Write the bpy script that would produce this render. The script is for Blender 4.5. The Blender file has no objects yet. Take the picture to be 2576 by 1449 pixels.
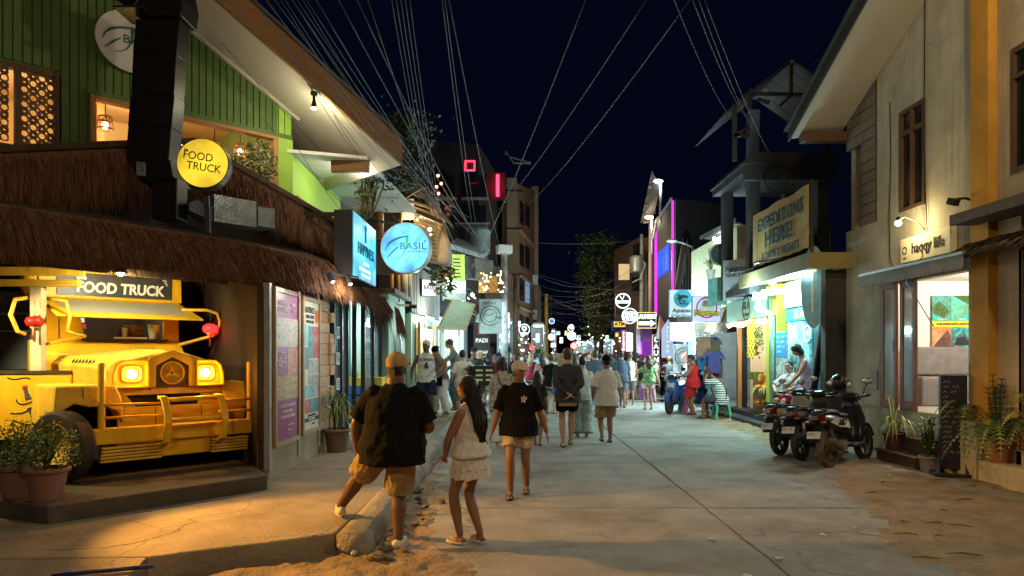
import bpy,bmesh,math,random
from mathutils import Vector,Matrix,Euler
from mathutils import noise as mnoise
random.seed(11)
SC=bpy.context.scene
COL=SC.collection
PI=math.pi
cam_d=bpy.data.cameras.new("camera")
cam=bpy.data.objects.new("camera",cam_d)
COL.objects.link(cam)
cam.location=(0,0,1.7)
cam.rotation_euler=(math.radians(90),0,0)
cam_d.sensor_width=36
cam_d.lens=24.04
cam_d.shift_y=0.0642
cam_d.clip_start=0.05
cam_d.clip_end=600
SC.camera=cam
world=bpy.data.worlds.new("World")
SC.world=world
world.use_nodes=True
wn=world.node_tree
bg=wn.nodes.get("Background")
if bg is None:
 bg=wn.nodes.new("ShaderNodeBackground")
 wo=wn.nodes.get("World Output") or wn.nodes.new("ShaderNodeOutputWorld")
 wn.links.new(bg.outputs[0],wo.inputs[0])
bg.inputs[0].default_value=(0.10,0.24,1.0,1)
bg.inputs[1].default_value=0.0042
SC.view_settings.view_transform='Standard'
SC.view_settings.look='None'
SC.view_settings.exposure=0.75
SC.view_settings.gamma=1.0
SC.view_settings.use_curve_mapping=False
SC.cycles.use_denoising=True
SC.cycles.max_bounces=6
SC.cycles.diffuse_bounces=3
SC.cycles.glossy_bounces=3
SC.cycles.transmission_bounces=4
SC.cycles.transparent_max_bounces=8
SC.cycles.sample_clamp_indirect=4.0
SC.cycles.caustics_reflective=False
SC.cycles.caustics_refractive=False
F_PX,CX,HY,EYE=1720.0,1288.0,890.0,1.7
def at(px,py,Y):
 """point of the place seen at survey pixel (px, py), Y metres down the street"""
 return Vector(((px-CX)*Y/F_PX,Y,EYE-(py-HY)*Y/F_PX))
def gnd(px,py,z=0.0):
 Y=(EYE-z)*F_PX/(py-HY)
 return Vector(((px-CX)*Y/F_PX,Y,z))
MATS={}
def _mat(name):
 m=bpy.data.materials.new(name)
 m.use_nodes=True
 nt=m.node_tree
 return m,nt,nt.nodes["Principled BSDF"]
def M(name,col,rough=0.75,var=0.22,scale=6.0,bump=0.15,metal=0.0,dirt=0.0,spec=0.4,stretch=None,bscale=None,dirtcol=(0.05,0.04,0.03)):
 """plain procedural surface: noise tint, patchy dirt, fine relief"""
 if name in MATS:
  return MATS[name]
 m,nt,b=_mat(name)
 N,L=nt.nodes,nt.links
 tc=N.new("ShaderNodeTexCoord")
 src=tc.outputs["Object"]
 if stretch:
  mp=N.new("ShaderNodeMapping")
  mp.inputs["Scale"].default_value=stretch
  L.new(src,mp.inputs[0])
  src=mp.outputs[0]
 n1=N.new("ShaderNodeTexNoise")
 n1.inputs["Scale"].default_value=scale
 n1.inputs["Detail"].default_value=6
 n1.inputs["Roughness"].default_value=0.62
 L.new(src,n1.inputs["Vector"])
 rp=N.new("ShaderNodeValToRGB")
 c=Vector(col[:3])
 lo=[max(0,x*(1-var)) for x in c]
 hi=[min(1,x*(1+var)) for x in c]
 rp.color_ramp.elements[0].position=0.3
 rp.color_ramp.elements[1].position=0.7
 rp.color_ramp.elements[0].color=(*lo,1)
 rp.color_ramp.elements[1].color=(*hi,1)
 L.new(n1.outputs["Fac"],rp.inputs[0])
 out=rp.outputs[0]
 if dirt>0:
  n2=N.new("ShaderNodeTexNoise")
  n2.inputs["Scale"].default_value=scale*0.23
  n2.inputs["Detail"].default_value=8
  n2.inputs["Roughness"].default_value=0.7
  L.new(src,n2.inputs["Vector"])
  r2=N.new("ShaderNodeValToRGB")
  r2.color_ramp.elements[0].position=0.45
  r2.color_ramp.elements[1].position=0.72
  r2.color_ramp.elements[0].color=(0,0,0,1)
  r2.color_ramp.elements[1].color=(dirt,dirt,dirt,1)
  L.new(n2.outputs["Fac"],r2.inputs[0])
  mx=N.new("ShaderNodeMixRGB")
  L.new(r2.outputs[0],mx.inputs[0])
  L.new(out,mx.inputs[1])
  mx.inputs[2].default_value=(*dirtcol,1)
  out=mx.outputs[0]
 L.new(out,b.inputs["Base Color"])
 b.inputs["Roughness"].default_value=rough
 b.inputs["Metallic"].default_value=metal
 b.inputs["Specular IOR Level"].default_value=spec
 if bump>0:
  n3=N.new("ShaderNodeTexNoise")
  n3.inputs["Scale"].default_value=bscale or scale*5
  n3.inputs["Detail"].default_value=4
  L.new(src,n3.inputs["Vector"])
  bp=N.new("ShaderNodeBump")
  bp.inputs["Strength"].default_value=min(1,bump)
  bp.inputs["Distance"].default_value=0.02
  L.new(n3.outputs["Fac"],bp.inputs["Height"])
  L.new(bp.outputs[0],b.inputs["Normal"])
 MATS[name]=m
 return m
def E(name,col,s=3.0,patch=0.0):
 """something that gives off light (bulb, lit sign face, neon)"""
 if name in MATS:
  return MATS[name]
 m,nt,b=_mat(name)
 b.inputs["Base Color"].default_value=(*[0.6*x for x in col[:3]],1)
 b.inputs["Emission Color"].default_value=(*col[:3],1)
 b.inputs["Emission Strength"].default_value=s
 b.inputs["Roughness"].default_value=0.4
 if patch>0:
  N,L=nt.nodes,nt.links
  tc=N.new("ShaderNodeTexCoord")
  n1=N.new("ShaderNodeTexNoise")
  n1.inputs["Scale"].default_value=2.6
  n1.inputs["Detail"].default_value=3
  L.new(tc.outputs["Object"],n1.inputs["Vector"])
  mr=N.new("ShaderNodeMapRange")
  mr.inputs["From Min"].default_value=0.35
  mr.inputs["From Max"].default_value=0.68
  mr.inputs["To Min"].default_value=s*(1-patch)
  mr.inputs["To Max"].default_value=s*(1+patch)
  L.new(n1.outputs["Fac"],mr.inputs["Value"])
  L.new(mr.outputs[0],b.inputs["Emission Strength"])
 MATS[name]=m
 return m
def GLASS(name="window_glass",col=(0.03,0.04,0.05),rough=0.06,alpha=1.0):
 if name in MATS:
  return MATS[name]
 m,nt,b=_mat(name)
 b.inputs["Base Color"].default_value=(*col,1)
 b.inputs["Roughness"].default_value=rough
 b.inputs["Specular IOR Level"].default_value=0.7
 b.inputs["Alpha"].default_value=alpha
 MATS[name]=m
 return m
def PRINT(name,cols,scale=9.0,emit=0.0,rough=0.5,detail=5,stretch=(1,1,1)):
 """printed picture: blotches of the picture's own colours"""
 if name in MATS:
  return MATS[name]
 m,nt,b=_mat(name)
 N,L=nt.nodes,nt.links
 tc=N.new("ShaderNodeTexCoord")
 mp=N.new("ShaderNodeMapping")
 mp.inputs["Scale"].default_value=stretch
 L.new(tc.outputs["Object"],mp.inputs[0])
 n1=N.new("ShaderNodeTexNoise")
 n1.inputs["Scale"].default_value=scale
 n1.inputs["Detail"].default_value=detail
 n1.inputs["Roughness"].default_value=0.65
 n1.inputs["Distortion"].default_value=0.6
 L.new(mp.outputs[0],n1.inputs["Vector"])
 rp=N.new("ShaderNodeValToRGB")
 el=rp.color_ramp.elements
 k=len(cols)
 el[0].position=0.28
 el[1].position=0.72
 el[0].color=(*cols[0],1)
 el[1].color=(*cols[-1],1)
 for i in range(1,k-1):
  e=el.new(0.28+0.44*i/(k-1))
  e.color=(*cols[i],1)
 L.new(n1.outputs["Fac"],rp.inputs[0])
 L.new(rp.outputs[0],b.inputs["Base Color"])
 b.inputs["Roughness"].default_value=rough
 if emit>0:
  L.new(rp.outputs[0],b.inputs["Emission Color"])
  b.inputs["Emission Strength"].default_value=emit
 MATS[name]=m
 return m
def weathered(name,col,crack=0.0,streak=0.0,stain=0.5,staincol=(0.1,0.08,0.06),pale=0.25,scale=0.6,rough=0.85,bump=0.5,fine=34):
 """concrete or plaster with stains, worn pale patches, hairline cracks and rain streaks"""
 if name in MATS:
  return MATS[name]
 m,nt,b=_mat(name)
 N,L=nt.nodes,nt.links
 tc=N.new("ShaderNodeTexCoord")
 V=tc.outputs["Object"]
 def noise(sc,det=6,vec=V,r=.62):
  n=N.new("ShaderNodeTexNoise")
  n.inputs["Scale"].default_value=sc
  n.inputs["Detail"].default_value=det
  n.inputs["Roughness"].default_value=r
  L.new(vec,n.inputs["Vector"])
  return n.outputs["Fac"]
 def ramp(f,p0,p1,v1=1.0):
  r=N.new("ShaderNodeMapRange")
  r.inputs["From Min"].default_value=p0
  r.inputs["From Max"].default_value=p1
  r.inputs["To Max"].default_value=v1
  L.new(f,r.inputs["Value"])
  return r.outputs[0]
 def mix(fac,a,c2,mode='MIX'):
  x=N.new("ShaderNodeMixRGB")
  x.blend_type=mode
  L.new(fac,x.inputs[0])
  if isinstance(a,tuple):x.inputs[1].default_value=(*a,1)
  else :L.new(a,x.inputs[1])
  x.inputs[2].default_value=(*c2,1)
  return x.outputs[0]
 c=mix(ramp(noise(scale*2.2),.38,.66),tuple(v*.82 for v in col),tuple(min(1,v*1.12) for v in col))
 c=mix(ramp(noise(scale,8,V,.7),.50,.72,stain),c,staincol)
 c=mix(ramp(noise(scale*3.7,8,V,.75),.56,.74,pale),c,tuple(min(1,v*1.5) for v in col))
 c=mix(ramp(noise(fine*.6,3),.60,.75,.35),c,tuple(v*.55 for v in col))
 if streak>0:
  mp=N.new("ShaderNodeMapping")
  mp.inputs["Scale"].default_value=(5,5,.28)
  L.new(V,mp.inputs[0])
  c=mix(ramp(noise(1.4,6,mp.outputs[0],.7),.50,.72,streak),c,staincol)
 if crack>0:
  nv=N.new("ShaderNodeTexNoise")
  nv.inputs["Scale"].default_value=1.6
  nv.inputs["Detail"].default_value=5
  L.new(V,nv.inputs["Vector"])
  ad=N.new("ShaderNodeMixRGB")
  ad.blend_type='LINEAR_LIGHT'
  ad.inputs[0].default_value=.35
  L.new(V,ad.inputs[1])
  L.new(nv.outputs["Color"],ad.inputs[2])
  vo=N.new("ShaderNodeTexVoronoi")
  vo.feature='DISTANCE_TO_EDGE'
  vo.inputs["Scale"].default_value=.55
  L.new(ad.outputs[0],vo.inputs["Vector"])
  r1=ramp(vo.outputs["Distance"],.012,.0,crack)
  mk=ramp(noise(.5,3),.48,.60)
  mm=N.new("ShaderNodeMath")
  mm.operation='MULTIPLY'
  L.new(r1,mm.inputs[0])
  L.new(mk,mm.inputs[1])
  c=mix(mm.outputs[0],c,tuple(v*.3 for v in col))
 L.new(c,b.inputs["Base Color"])
 b.inputs["Roughness"].default_value=rough
 b.inputs["Specular IOR Level"].default_value=.3
 n3=noise(fine,6)
 bp=N.new("ShaderNodeBump")
 bp.inputs["Strength"].default_value=bump
 bp.inputs["Distance"].default_value=.03
 L.new(n3,bp.inputs["Height"])
 L.new(bp.outputs[0],b.inputs["Normal"])
 MATS[name]=m
 return m
class MB:
 def __init__(s):
  s.v=[]
  s.f=[]
 def add(s,vs,fs):
  o=len(s.v)
  s.v.extend([tuple(x) for x in vs])
  s.f.extend([tuple(i+o for i in f) for f in fs])
  return s
 def box(s,c,size,rot=None,taper=1.0):
  hx,hy,hz=size[0]/2,size[1]/2,size[2]/2
  vs=[Vector((x*hx*(taper if z>0 else 1),y*hy*(taper if z>0 else 1),z*hz)) for z in (-1,1) for y in (-1,1) for x in (-1,1)]
  if rot is not None:
   R=rot.to_matrix() if isinstance(rot,Euler) else (rot if isinstance(rot,Matrix) else Matrix.Rotation(rot,3,'Z'))
   vs=[R@v for v in vs]
  c=Vector(c)
  return s.add([v+c for v in vs],[(0,2,3,1),(4,5,7,6),(0,1,5,4),(2,6,7,3),(0,4,6,2),(1,3,7,5)])
 def bx(s,x0,x1,y0,y1,z0,z1):
  return s.box(((x0+x1)/2,(y0+y1)/2,(z0+z1)/2),(abs(x1-x0),abs(y1-y0),abs(z1-z0)))
 def bar(s,p,q,w=0.05,h=None,up=(0,0,1)):
  p,q=Vector(p),Vector(q)
  h=h or w
  d=q-p
  z=d.normalized()
  u=Vector(up)
  if abs(z.dot(u))>0.95:
   u=Vector((1,0,0)) if abs(z.x)<0.9 else Vector((0,1,0))
  x=z.cross(u).normalized()
  y=x.cross(z).normalized()
  vs=[]
  for t in (p,q):
   for a,b in ((-1,-1),(1,-1),(1,1),(-1,1)):
    vs.append(t+x*a*w/2+y*b*h/2)
  return s.add(vs,[(3,2,1,0),(4,5,6,7),(0,1,5,4),(1,2,6,5),(2,3,7,6),(3,0,4,7)])
 def tube(s,pts,r,n=8,cap=True):
  pts=[Vector(p) for p in pts]
  rs=r if isinstance(r,(list,tuple)) else [r]*len(pts)
  rings=[]
  prev=None
  for i,p in enumerate(pts):
   d=(pts[min(i+1,len(pts)-1)]-pts[max(i-1,0)])
   if d.length<1e-9:
    d=Vector((0,0,1))
   d.normalize()
   if prev is None:
    u=Vector((0,0,1)) if abs(d.z)<0.9 else Vector((1,0,0))
    x=d.cross(u).normalized()
   else :
    x=prev-d*prev.dot(d)
    if x.length<1e-6:
     x=d.orthogonal()
    x.normalize()
   prev=x
   y=d.cross(x)
   rings.append([p+(x*math.cos(2*PI*k/n)+y*math.sin(2*PI*k/n))*rs[i] for k in range(n)])
  vs=[v for r_ in rings for v in r_]
  fs=[]
  for i in range(len(rings)-1):
   for k in range(n):
    a,b=i*n+k,i*n+(k+1)%n
    fs.append((a,b,b+n,a+n))
  if cap:
   fs.append(tuple(reversed(range(n))))
   fs.append(tuple((len(rings)-1)*n+k for k in range(n)))
  return s.add(vs,fs)
 def lathe(s,prof,c=(0,0,0),n=20,R=None,cap=True):
  c=Vector(c)
  vs,fs=[],[]
  for r,z in prof:
   for k in range(n):
    v=Vector((r*math.cos(2*PI*k/n),r*math.sin(2*PI*k/n),z))
    if R is not None:
     v=R@v
    vs.append(v+c)
  for i in range(len(prof)-1):
   for k in range(n):
    a,b=i*n+k,i*n+(k+1)%n
    fs.append((a,b,b+n,a+n))
  if cap:
   fs.append(tuple(reversed(range(n))))
   fs.append(tuple((len(prof)-1)*n+k for k in range(n)))
  return s.add(vs,fs)
 def ball(s,c,r,n=12,m=8,R=None):
  if not isinstance(r,(list,tuple,Vector)):
   r=(r,r,r)
  c=Vector(c)
  vs=[]
  fs=[]
  for i in range(1,m):
   t=PI*i/m
   for k in range(n):
    a=2*PI*k/n
    vs.append(Vector((math.sin(t)*math.cos(a)*r[0],math.sin(t)*math.sin(a)*r[1],math.cos(t)*r[2])))
  vs+=[Vector((0,0,r[2])),Vector((0,0,-r[2]))]
  if R is not None:
   vs=[R@v for v in vs]
  for i in range(m-2):
   for k in range(n):
    a,b=i*n+k,i*n+(k+1)%n
    fs.append((a,a+n,b+n,b))
  top,bot=len(vs)-2,len(vs)-1
  for k in range(n):
   fs.append((top,k,(k+1)%n))
   fs.append((bot,(m-2)*n+(k+1)%n,(m-2)*n+k))
  return s.add([v+c for v in vs],fs)
 def prism(s,poly,ext):
  poly=[Vector(p) for p in poly]
  e=Vector(ext)
  n=len(poly)
  fs=[tuple(range(n)),tuple(reversed(range(n,2*n)))]
  for k in range(n):
   fs.append((k,k+n,(k+1)%n+n,(k+1)%n))
  return s.add(poly+[p+e for p in poly],fs)
 def quad(s,a,b,c,d):
  return s.add([a,b,c,d],[(0,1,2,3)])
 def loft(s,rings,cap=True):
  n=len(rings[0])
  vs=[v for r in rings for v in r]
  fs=[]
  for i in range(len(rings)-1):
   for k in range(n):
    a,b=i*n+k,i*n+(k+1)%n
    fs.append((a,b,b+n,a+n))
  if cap:
   fs.append(tuple(reversed(range(n))))
   fs.append(tuple((len(rings)-1)*n+k for k in range(n)))
  return s.add(vs,fs)
 def mesh(s,name):
  me=bpy.data.meshes.new(name)
  me.from_pydata(s.v,[],s.f)
  me.validate(verbose=False)
  bm=bmesh.new()
  bm.from_mesh(me)
  bmesh.ops.recalc_face_normals(bm,faces=bm.faces[:])
  bm.to_mesh(me)
  bm.free()
  return me
 def build(s,name,mat,parent=None,smooth=False,bevel=0.0,kind=None,label=None,seg=2):
  me=s.mesh(name)
  o=bpy.data.objects.new(name,me)
  COL.objects.link(o)
  if mat is not None:
   me.materials.append(mat)
  if parent is not None:
   o.parent=parent
  if smooth:
   for p in me.polygons:
    p.use_smooth=True
  if bevel>0:
   md=o.modifiers.new("bevel",'BEVEL')
   md.width=bevel
   md.segments=seg
   md.limit_method='ANGLE'
   md.angle_limit=math.radians(35)
  if kind:
   o["kind"]=kind
  if label:
   o["label"]=label
  return o
def thing(name,label,cat,loc=(0,0,0),rz=0.0,group=None):
 o=bpy.data.objects.new(name,None)
 COL.objects.link(o)
 o.empty_display_size=0.2
 o.location=loc
 o.rotation_euler=(0,0,rz)
 o["label"]=label
 o["category"]=cat
 if group:
  o["group"]=group
 return o
def tag(o,label,cat,group=None):
 o["label"]=label
 o["category"]=cat
 if group:
  o["group"]=group
 return o
def struct(o):
 o["kind"]="structure"
 return o
def stuff(o):
 o["kind"]="stuff"
 return o
def copy_part(o,parent,mat=None):
 c=o.copy()
 c.parent=parent
 COL.objects.link(c)
 if mat is not None:
  c.material_slots[0].link='OBJECT'
  c.material_slots[0].material=mat
 return c
def copy_tree(o,loc,rz,label=None,group=None,mats=None):
 def rec(src,par):
  c=src.copy()
  c.parent=par
  COL.objects.link(c)
  if mats and c.type=='MESH':
   m=mats.get(c.name.split('.')[0])
   if m is not None and c.material_slots:
    c.material_slots[0].link='OBJECT'
    c.material_slots[0].material=m
  for ch in src.children:
   rec(ch,c)
  return c
 r=rec(o,None)
 r.location=loc
 r.rotation_euler=(0,0,rz)
 if label:
  r["label"]=label
 if group:
  r["group"]=group
 return r
def lamp(name,loc,watts,col=(1,1,1),r=0.05,kind='POINT',to=None,cone=70,blend=0.5,parent=None,size=None):
 d=bpy.data.lights.new(name,kind)
 d.energy=watts
 d.color=col
 if kind=='AREA':
  d.shape='RECTANGLE'
  d.size,d.size_y=size
 else :
  d.shadow_soft_size=r
 if kind=='SPOT':
  d.spot_size=math.radians(cone)
  d.spot_blend=blend
 o=bpy.data.objects.new(name,d)
 COL.objects.link(o)
 o.location=loc
 if to is not None:
  o.rotation_euler=(Vector(to)-Vector(loc)).to_track_quat('-Z','Y').to_euler()
 if parent is not None:
  o.parent=parent
 return o
def text_mesh(txt,size,ext=0.004,bold=0.0,sx=1.0,shear=0.0,align='CENTER',space=1.0,fitw=None):
 """lettering as a mesh lying in local XZ, facing -Y, centred on origin"""
 cu=bpy.data.curves.new("lettering",'FONT')
 cu.body=txt
 cu.size=size
 cu.extrude=ext
 cu.offset=bold*size
 cu.align_x=align
 cu.align_y='CENTER'
 cu.shear=shear
 cu.space_character=space
 cu.resolution_u=3
 o=bpy.data.objects.new("lettering",cu)
 me=o.to_mesh()
 me=me.copy() if False else bpy.data.meshes.new_from_object(o)
 bpy.data.objects.remove(o)
 bpy.data.curves.remove(cu)
 if fitw:
  xs_=[v.co.x for v in me.vertices]
  sx=fitw/max(1e-6,max(xs_)-min(xs_))
 for v in me.vertices:
  x,y,z=v.co
  v.co=(x*sx,-z,y)
 me.update()
 me.name="lettering"
 return me
def lettering(txt,size,mat,parent,loc,rot=(0,0,0),name="lettering",**kw):
 me=text_mesh(txt,size,**kw)
 o=bpy.data.objects.new(name,me)
 COL.objects.link(o)
 me.materials.append(mat)
 o.location=loc
 o.rotation_euler=rot
 if parent is not None:
  o.parent=parent
 return o
def frame_mb(w,h,t,d,y=0.0):
 """picture frame in local XZ centred on origin: w x h outside, bar t, depth d"""
 mb=MB()
 mb.bx(-w/2,w/2,y-d/2,y+d/2,h/2-t,h/2)
 mb.bx(-w/2,w/2,y-d/2,y+d/2,-h/2,-h/2+t)
 mb.bx(-w/2,-w/2+t,y-d/2,y+d/2,-h/2+t,h/2-t)
 mb.bx(w/2-t,w/2,y-d/2,y+d/2,-h/2+t,h/2-t)
 return mb
def arc_mb(cx,cz,r0,r1,a0,a1,y0,y1,n=28):
 """flat ring segment in local XZ between radii, thickness y0..y1"""
 mb=MB()
 vs,fs=[],[]
 for i in range(n+1):
  a=a0+(a1-a0)*i/n
  c,s_=math.cos(a),math.sin(a)
  vs+=[(cx+r0*c,y0,cz+r0*s_),(cx+r1*c,y0,cz+r1*s_),(cx+r1*c,y1,cz+r1*s_),(cx+r0*c,y1,cz+r0*s_)]
 for i in range(n):
  o=i*4
  for k in range(4):
   fs.append((o+k,o+(k+1)%4,o+4+(k+1)%4,o+4+k))
 if abs(a1-a0)<2*PI-0.01:
  fs.append((0,1,2,3))
  fs.append((4*n+3,4*n+2,4*n+1,4*n))
 return mb.add(vs,fs)
def stroke_mb(pts,w,y0=0.0,y1=-0.006):
 """flat painted stroke in local XZ along pts; w number or list"""
 pts=[Vector((p[0],0,p[1])) for p in pts]
 ws=w if isinstance(w,(list,tuple)) else [w]*len(pts)
 mb=MB()
 vs,fs=[],[]
 n=len(pts)
 for i,p in enumerate(pts):
  d=(pts[min(i+1,n-1)]-pts[max(i-1,0)]).normalized()
  nn=Vector((-d.z,0,d.x))*ws[i]/2
  vs+=[p+nn+Vector((0,y0,0)),p-nn+Vector((0,y0,0)),p-nn+Vector((0,y1,0)),p+nn+Vector((0,y1,0))]
 for i in range(n-1):
  o=i*4
  for k in range(4):
   fs.append((o+k,o+(k+1)%4,o+4+(k+1)%4,o+4+k))
 fs.append((0,1,2,3))
 fs.append((4*n-1,4*n-2,4*n-3,4*n-4))
 return mb.add(vs,fs)
def bez(p0,p1,p2,p3,n=12):
 out=[]
 for i in range(n+1):
  t=i/n
  a,b,c,d=(1-t)**3,3*t*(1-t)**2,3*t*t*(1-t),t**3
  out.append(tuple(a*p0[k]+b*p1[k]+c*p2[k]+d*p3[k] for k in range(len(p0))))
 return out
def scribble(par,mat,x0,x1,z,h,y,seed=0,name="writing"):
 """a line of handwriting too small to read: uneven up and down strokes broken into words"""
 r_=random.Random(seed)
 x=x0
 mb=MB()
 while x<x1-h:
  n=r_.randint(3,8)
  pts=[]
  for i in range(n):
   pts.append((x,z+(h*.5 if i%2 else -h*.4)*r_.uniform(.5,1.1)))
   x+=h*r_.uniform(.35,.6)
   if x>x1:break
  if len(pts)>1:
   q=stroke_mb(pts,h*.16,y,y-.003)
   mb.add(q.v,q.f)
  x+=h*.6
 if mb.v:
  return mb.build(name,mat,par)
  #  ambient street lighting (lamps the photograph shows or implies)
lamp("street_lamp_light",(-1.6,-2.6,5.6),430,(1.0,0.72,0.42),r=0.25)
lamp("house_lamp_light",(4.5,4.9,6.9),300,(1.0,0.80,0.50),r=0.2)
#  the ground
m_road=weathered("road_concrete",(0.30,0.285,0.26),crack=.9,stain=.85,staincol=(0.125,0.10,0.075),pale=.4,scale=.8,bump=.65,fine=30)
m_dirt=M("packed_dirt",(0.27,0.20,0.125),rough=0.95,var=0.3,scale=3.0,bump=0.9,dirt=0.5,bscale=26,dirtcol=(0.10,0.07,0.045))
m_pave=weathered("pavement_concrete",(0.28,0.235,0.175),crack=.6,stain=.7,staincol=(0.12,0.09,0.06),pale=.2,scale=.9,bump=.6,fine=26)
m_kerb=weathered("kerb_concrete",(0.27,0.25,0.22),stain=.7,staincol=(0.10,0.08,0.06),pale=.4,scale=2.2,bump=.9,fine=22)
m_dark_earth=M("under_ground",(0.10,0.08,0.06),rough=1.0)
mb=MB()
mb.quad((-150,-30,-0.09),(150,-30,-0.09),(150,260,-0.09),(-150,260,-0.09))
struct(mb.build("ground",m_dark_earth))
def bendx(Y):
 """the street drifts to the right beyond the first shops"""
 return 0.07*max(0.0,Y-17) if Y>17 else 0.0
road=thing("road","","",(0,0,0))
del road["label"]
del road["category"]
road["kind"]="structure"
mb=MB();mb.quad((-1.6,-3,-0.016),(7.4,-3,-0.016),(11.5,74,-0.016),(2.4,74,-0.016));mb.quad((-1.6,-3,-0.017),(-1.6,18,-0.017),(2.4,74,-0.017),(2.3,74,-0.017));mb.build("joint_fill",M("joint_dirt",(0.20,0.165,0.12),rough=1),road)
rows=[-3.0,0.9,4.45,7.55,10.65,13.9,17.2,20.6,24.2,28,32,37,43,50,60,74]
rg=random.Random(4)
for i in range(len(rows)-1):
 y0,y1=rows[i]+0.012,rows[i+1]-0.012
 for x0,x1 in ((-1.45,2.12),(2.145,5.6)):
  x1b=x1+(1.6 if y0>16 and x1>5 else 0)
  mb=MB()
  vs=[]
  z=rg.uniform(-0.004,0.003)
  for yy in (y0,y1):
   for xx in (x0,x1b):
    j=rg.uniform(-0.006,0.006)
    vs.append((xx+bendx(yy)+j,yy+rg.uniform(-0.006,0.006),z+rg.uniform(-0.002,0.002)))
  top=[]
  for a_,b_ in ((vs[0],vs[1]),(vs[1],vs[3]),(vs[3],vs[2]),(vs[2],vs[0])):
   nn=10 if y0<16 else 2
   for q in range(nn):
    t_=q/nn
    jj=0.009 if q else 0
    top.append((a_[0]+(b_[0]-a_[0])*t_+rg.uniform(-jj,jj),a_[1]+(b_[1]-a_[1])*t_+rg.uniform(-jj,jj),z))
  mb.prism([(p[0],p[1],p[2]-0.08) for p in top],(0,0,0.08))
  mb.build("slab",m_road,road,bevel=0.008)
def sstep(t):
 t=max(0.0,min(1.0,t))
 return t*t*(3-2*t)
def lerp_tab(tab,y):
 for i in range(len(tab)-1):
  if y<=tab[i+1][0]:
   a,b=tab[i],tab[i+1]
   t=(y-a[0])/(b[0]-a[0])
   return a[1]+(b[1]-a[1])*t
 return tab[-1][1]
EDGE=[(-3,2.4),(2,2.7),(5.2,3.1),(7,3.7),(9.4,4.25),(11,4.55),(14.6,4.85),(18,5.05),(24,5.5)]
def dirt_sheet(name,xs,ys,hf,mat):
 mb=MB()
 nx,ny=len(xs),len(ys)
 vs=[(x,y,hf(x,y)) for y in ys for x in xs]
 fs=[(j*nx+i,j*nx+i+1,(j+1)*nx+i+1,(j+1)*nx+i) for j in range(ny-1) for i in range(nx-1)]
 mb.add(vs,fs)
 return struct(mb.build(name,mat,smooth=True))
def h_right(x,y):
 n=mnoise.noise(Vector((x*1.3,y*1.1,0.3)))
 e=lerp_tab(EDGE,y)+0.28*mnoise.noise(Vector((y*0.9,3.1,0)))+0.10*mnoise.noise(Vector((y*3.1,7.1,0)))
 d=x-e
 z=-0.026+0.052*sstep((d+0.45)/1.1)+0.010*max(0,d)
 fine=0.02*mnoise.noise(Vector((x*5,y*4,1.7)))+0.012*mnoise.noise(Vector((x*13,y*11,4.7)))
 return z+(0.02*n+fine*1.2)*(.45+.55*sstep(d/0.3))
xs=[2.0+0.055*i for i in range(97)]
ys=[-2.6+0.075*i for i in range(280)]
dirt_sheet("verge",xs,ys,h_right,m_dirt)
def h_left(x,y):
 e=-0.62+0.22*mnoise.noise(Vector((y*0.8,1.1,0)))+0.1*mnoise.noise(Vector((y*2.9,9.1,0)))
 if y<6.2:
  e+=0.55*sstep((6.2-y)/0.8)
 if y>8:
  e-=0.42*sstep((y-8)/3)
 d=e-x
 z=-0.024+0.046*sstep((d+0.35)/0.9)
 return z+(0.026*mnoise.noise(Vector((x*5,y*4,2.7)))+0.02*mnoise.noise(Vector((x*11,y*10,4.7)))+0.012*mnoise.noise(Vector((x*23,y*21,8.7))))*(.45+.55*sstep(d/0.2))
xs=[-1.42+0.03*i for i in range(68)]
ys=[3.4+0.036*i for i in range(310)]
dirt_sheet("gutter",xs,ys,h_left,m_dirt)
dirt_sheet("bare_earth",[-3.2+.05*i for i in range(37)],[3.4+.05*i for i in range(53)],h_left,m_dirt)
pave=thing("pavement","","")
del pave["label"]
del pave["category"]
pave["kind"]="structure"
mb=MB()
front=[(-7.5,5.1),(-4.6,5.08),(-3.3,5.10),(-2.72,5.13),(-2.3,5.36),(-1.9,5.56),(-1.50,5.80)]
poly=[(x,y,0.0) for x,y in front]+[(-1.46,7),(-1.44,9.0)]
poly=[(p[0],p[1],-0.06) for p in poly]+[(-7.5,9.0,-0.06)]
mb.prism(poly,(0,0,0.24))
mb.build("slab",m_pave,pave,bevel=0.02)
yy=9.02
while yy<52:
 y1=yy+2.4
 mb=MB()
 b0,b1=bendx(yy),bendx(y1)
 mb.prism([(-1.44+b0,yy,-0.06),(-1.44+b1,y1-0.02,-0.06),(-4.6+b1,y1-0.02,-0.06),(-4.6+b0,yy,-0.06)],(0,0,0.24))
 mb.build("slab",m_pave,pave,bevel=0.012)
 yy=y1
mb=MB();mb.prism([(-2.74,5.12,.172),(-2.70,4.2,.0),(-2.74,5.12,-.06)],(-5,0,0));mb.build('ramp',m_pave,pave)
cr=MB()
def crack(pts,w=0.012):
 out=[]
 for i in range(len(pts)-1):
  a,b=Vector(pts[i]),Vector(pts[i+1])
  for k in range(8):
   p=a.lerp(b,k/8)
   out.append(p+Vector((rg.uniform(-.02,.02),rg.uniform(-.02,.02),0)))
 out.append(Vector(pts[-1]))
 cr.tube([(p.x,p.y,0.179) for p in out],[w*.42*rg.uniform(0.3,1.0) for _ in out],5)
g2=lambda x,y:gnd(x,y,0.18)
crack([g2(90,1384),g2(250,1380),g2(370,1360),g2(440,1338),g2(470,1318)])
crack([g2(470,1318),g2(560,1308),g2(680,1290)],0.007)
crack([g2(600,1352),g2(700,1350),g2(800,1346),g2(835,1330)],0.009)
cr.build("crack",M("crack_dark",(0.09,0.07,0.045),rough=1),pave)  # dark brown lines for the pavement cracks
yy=5.72
k=0
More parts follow.
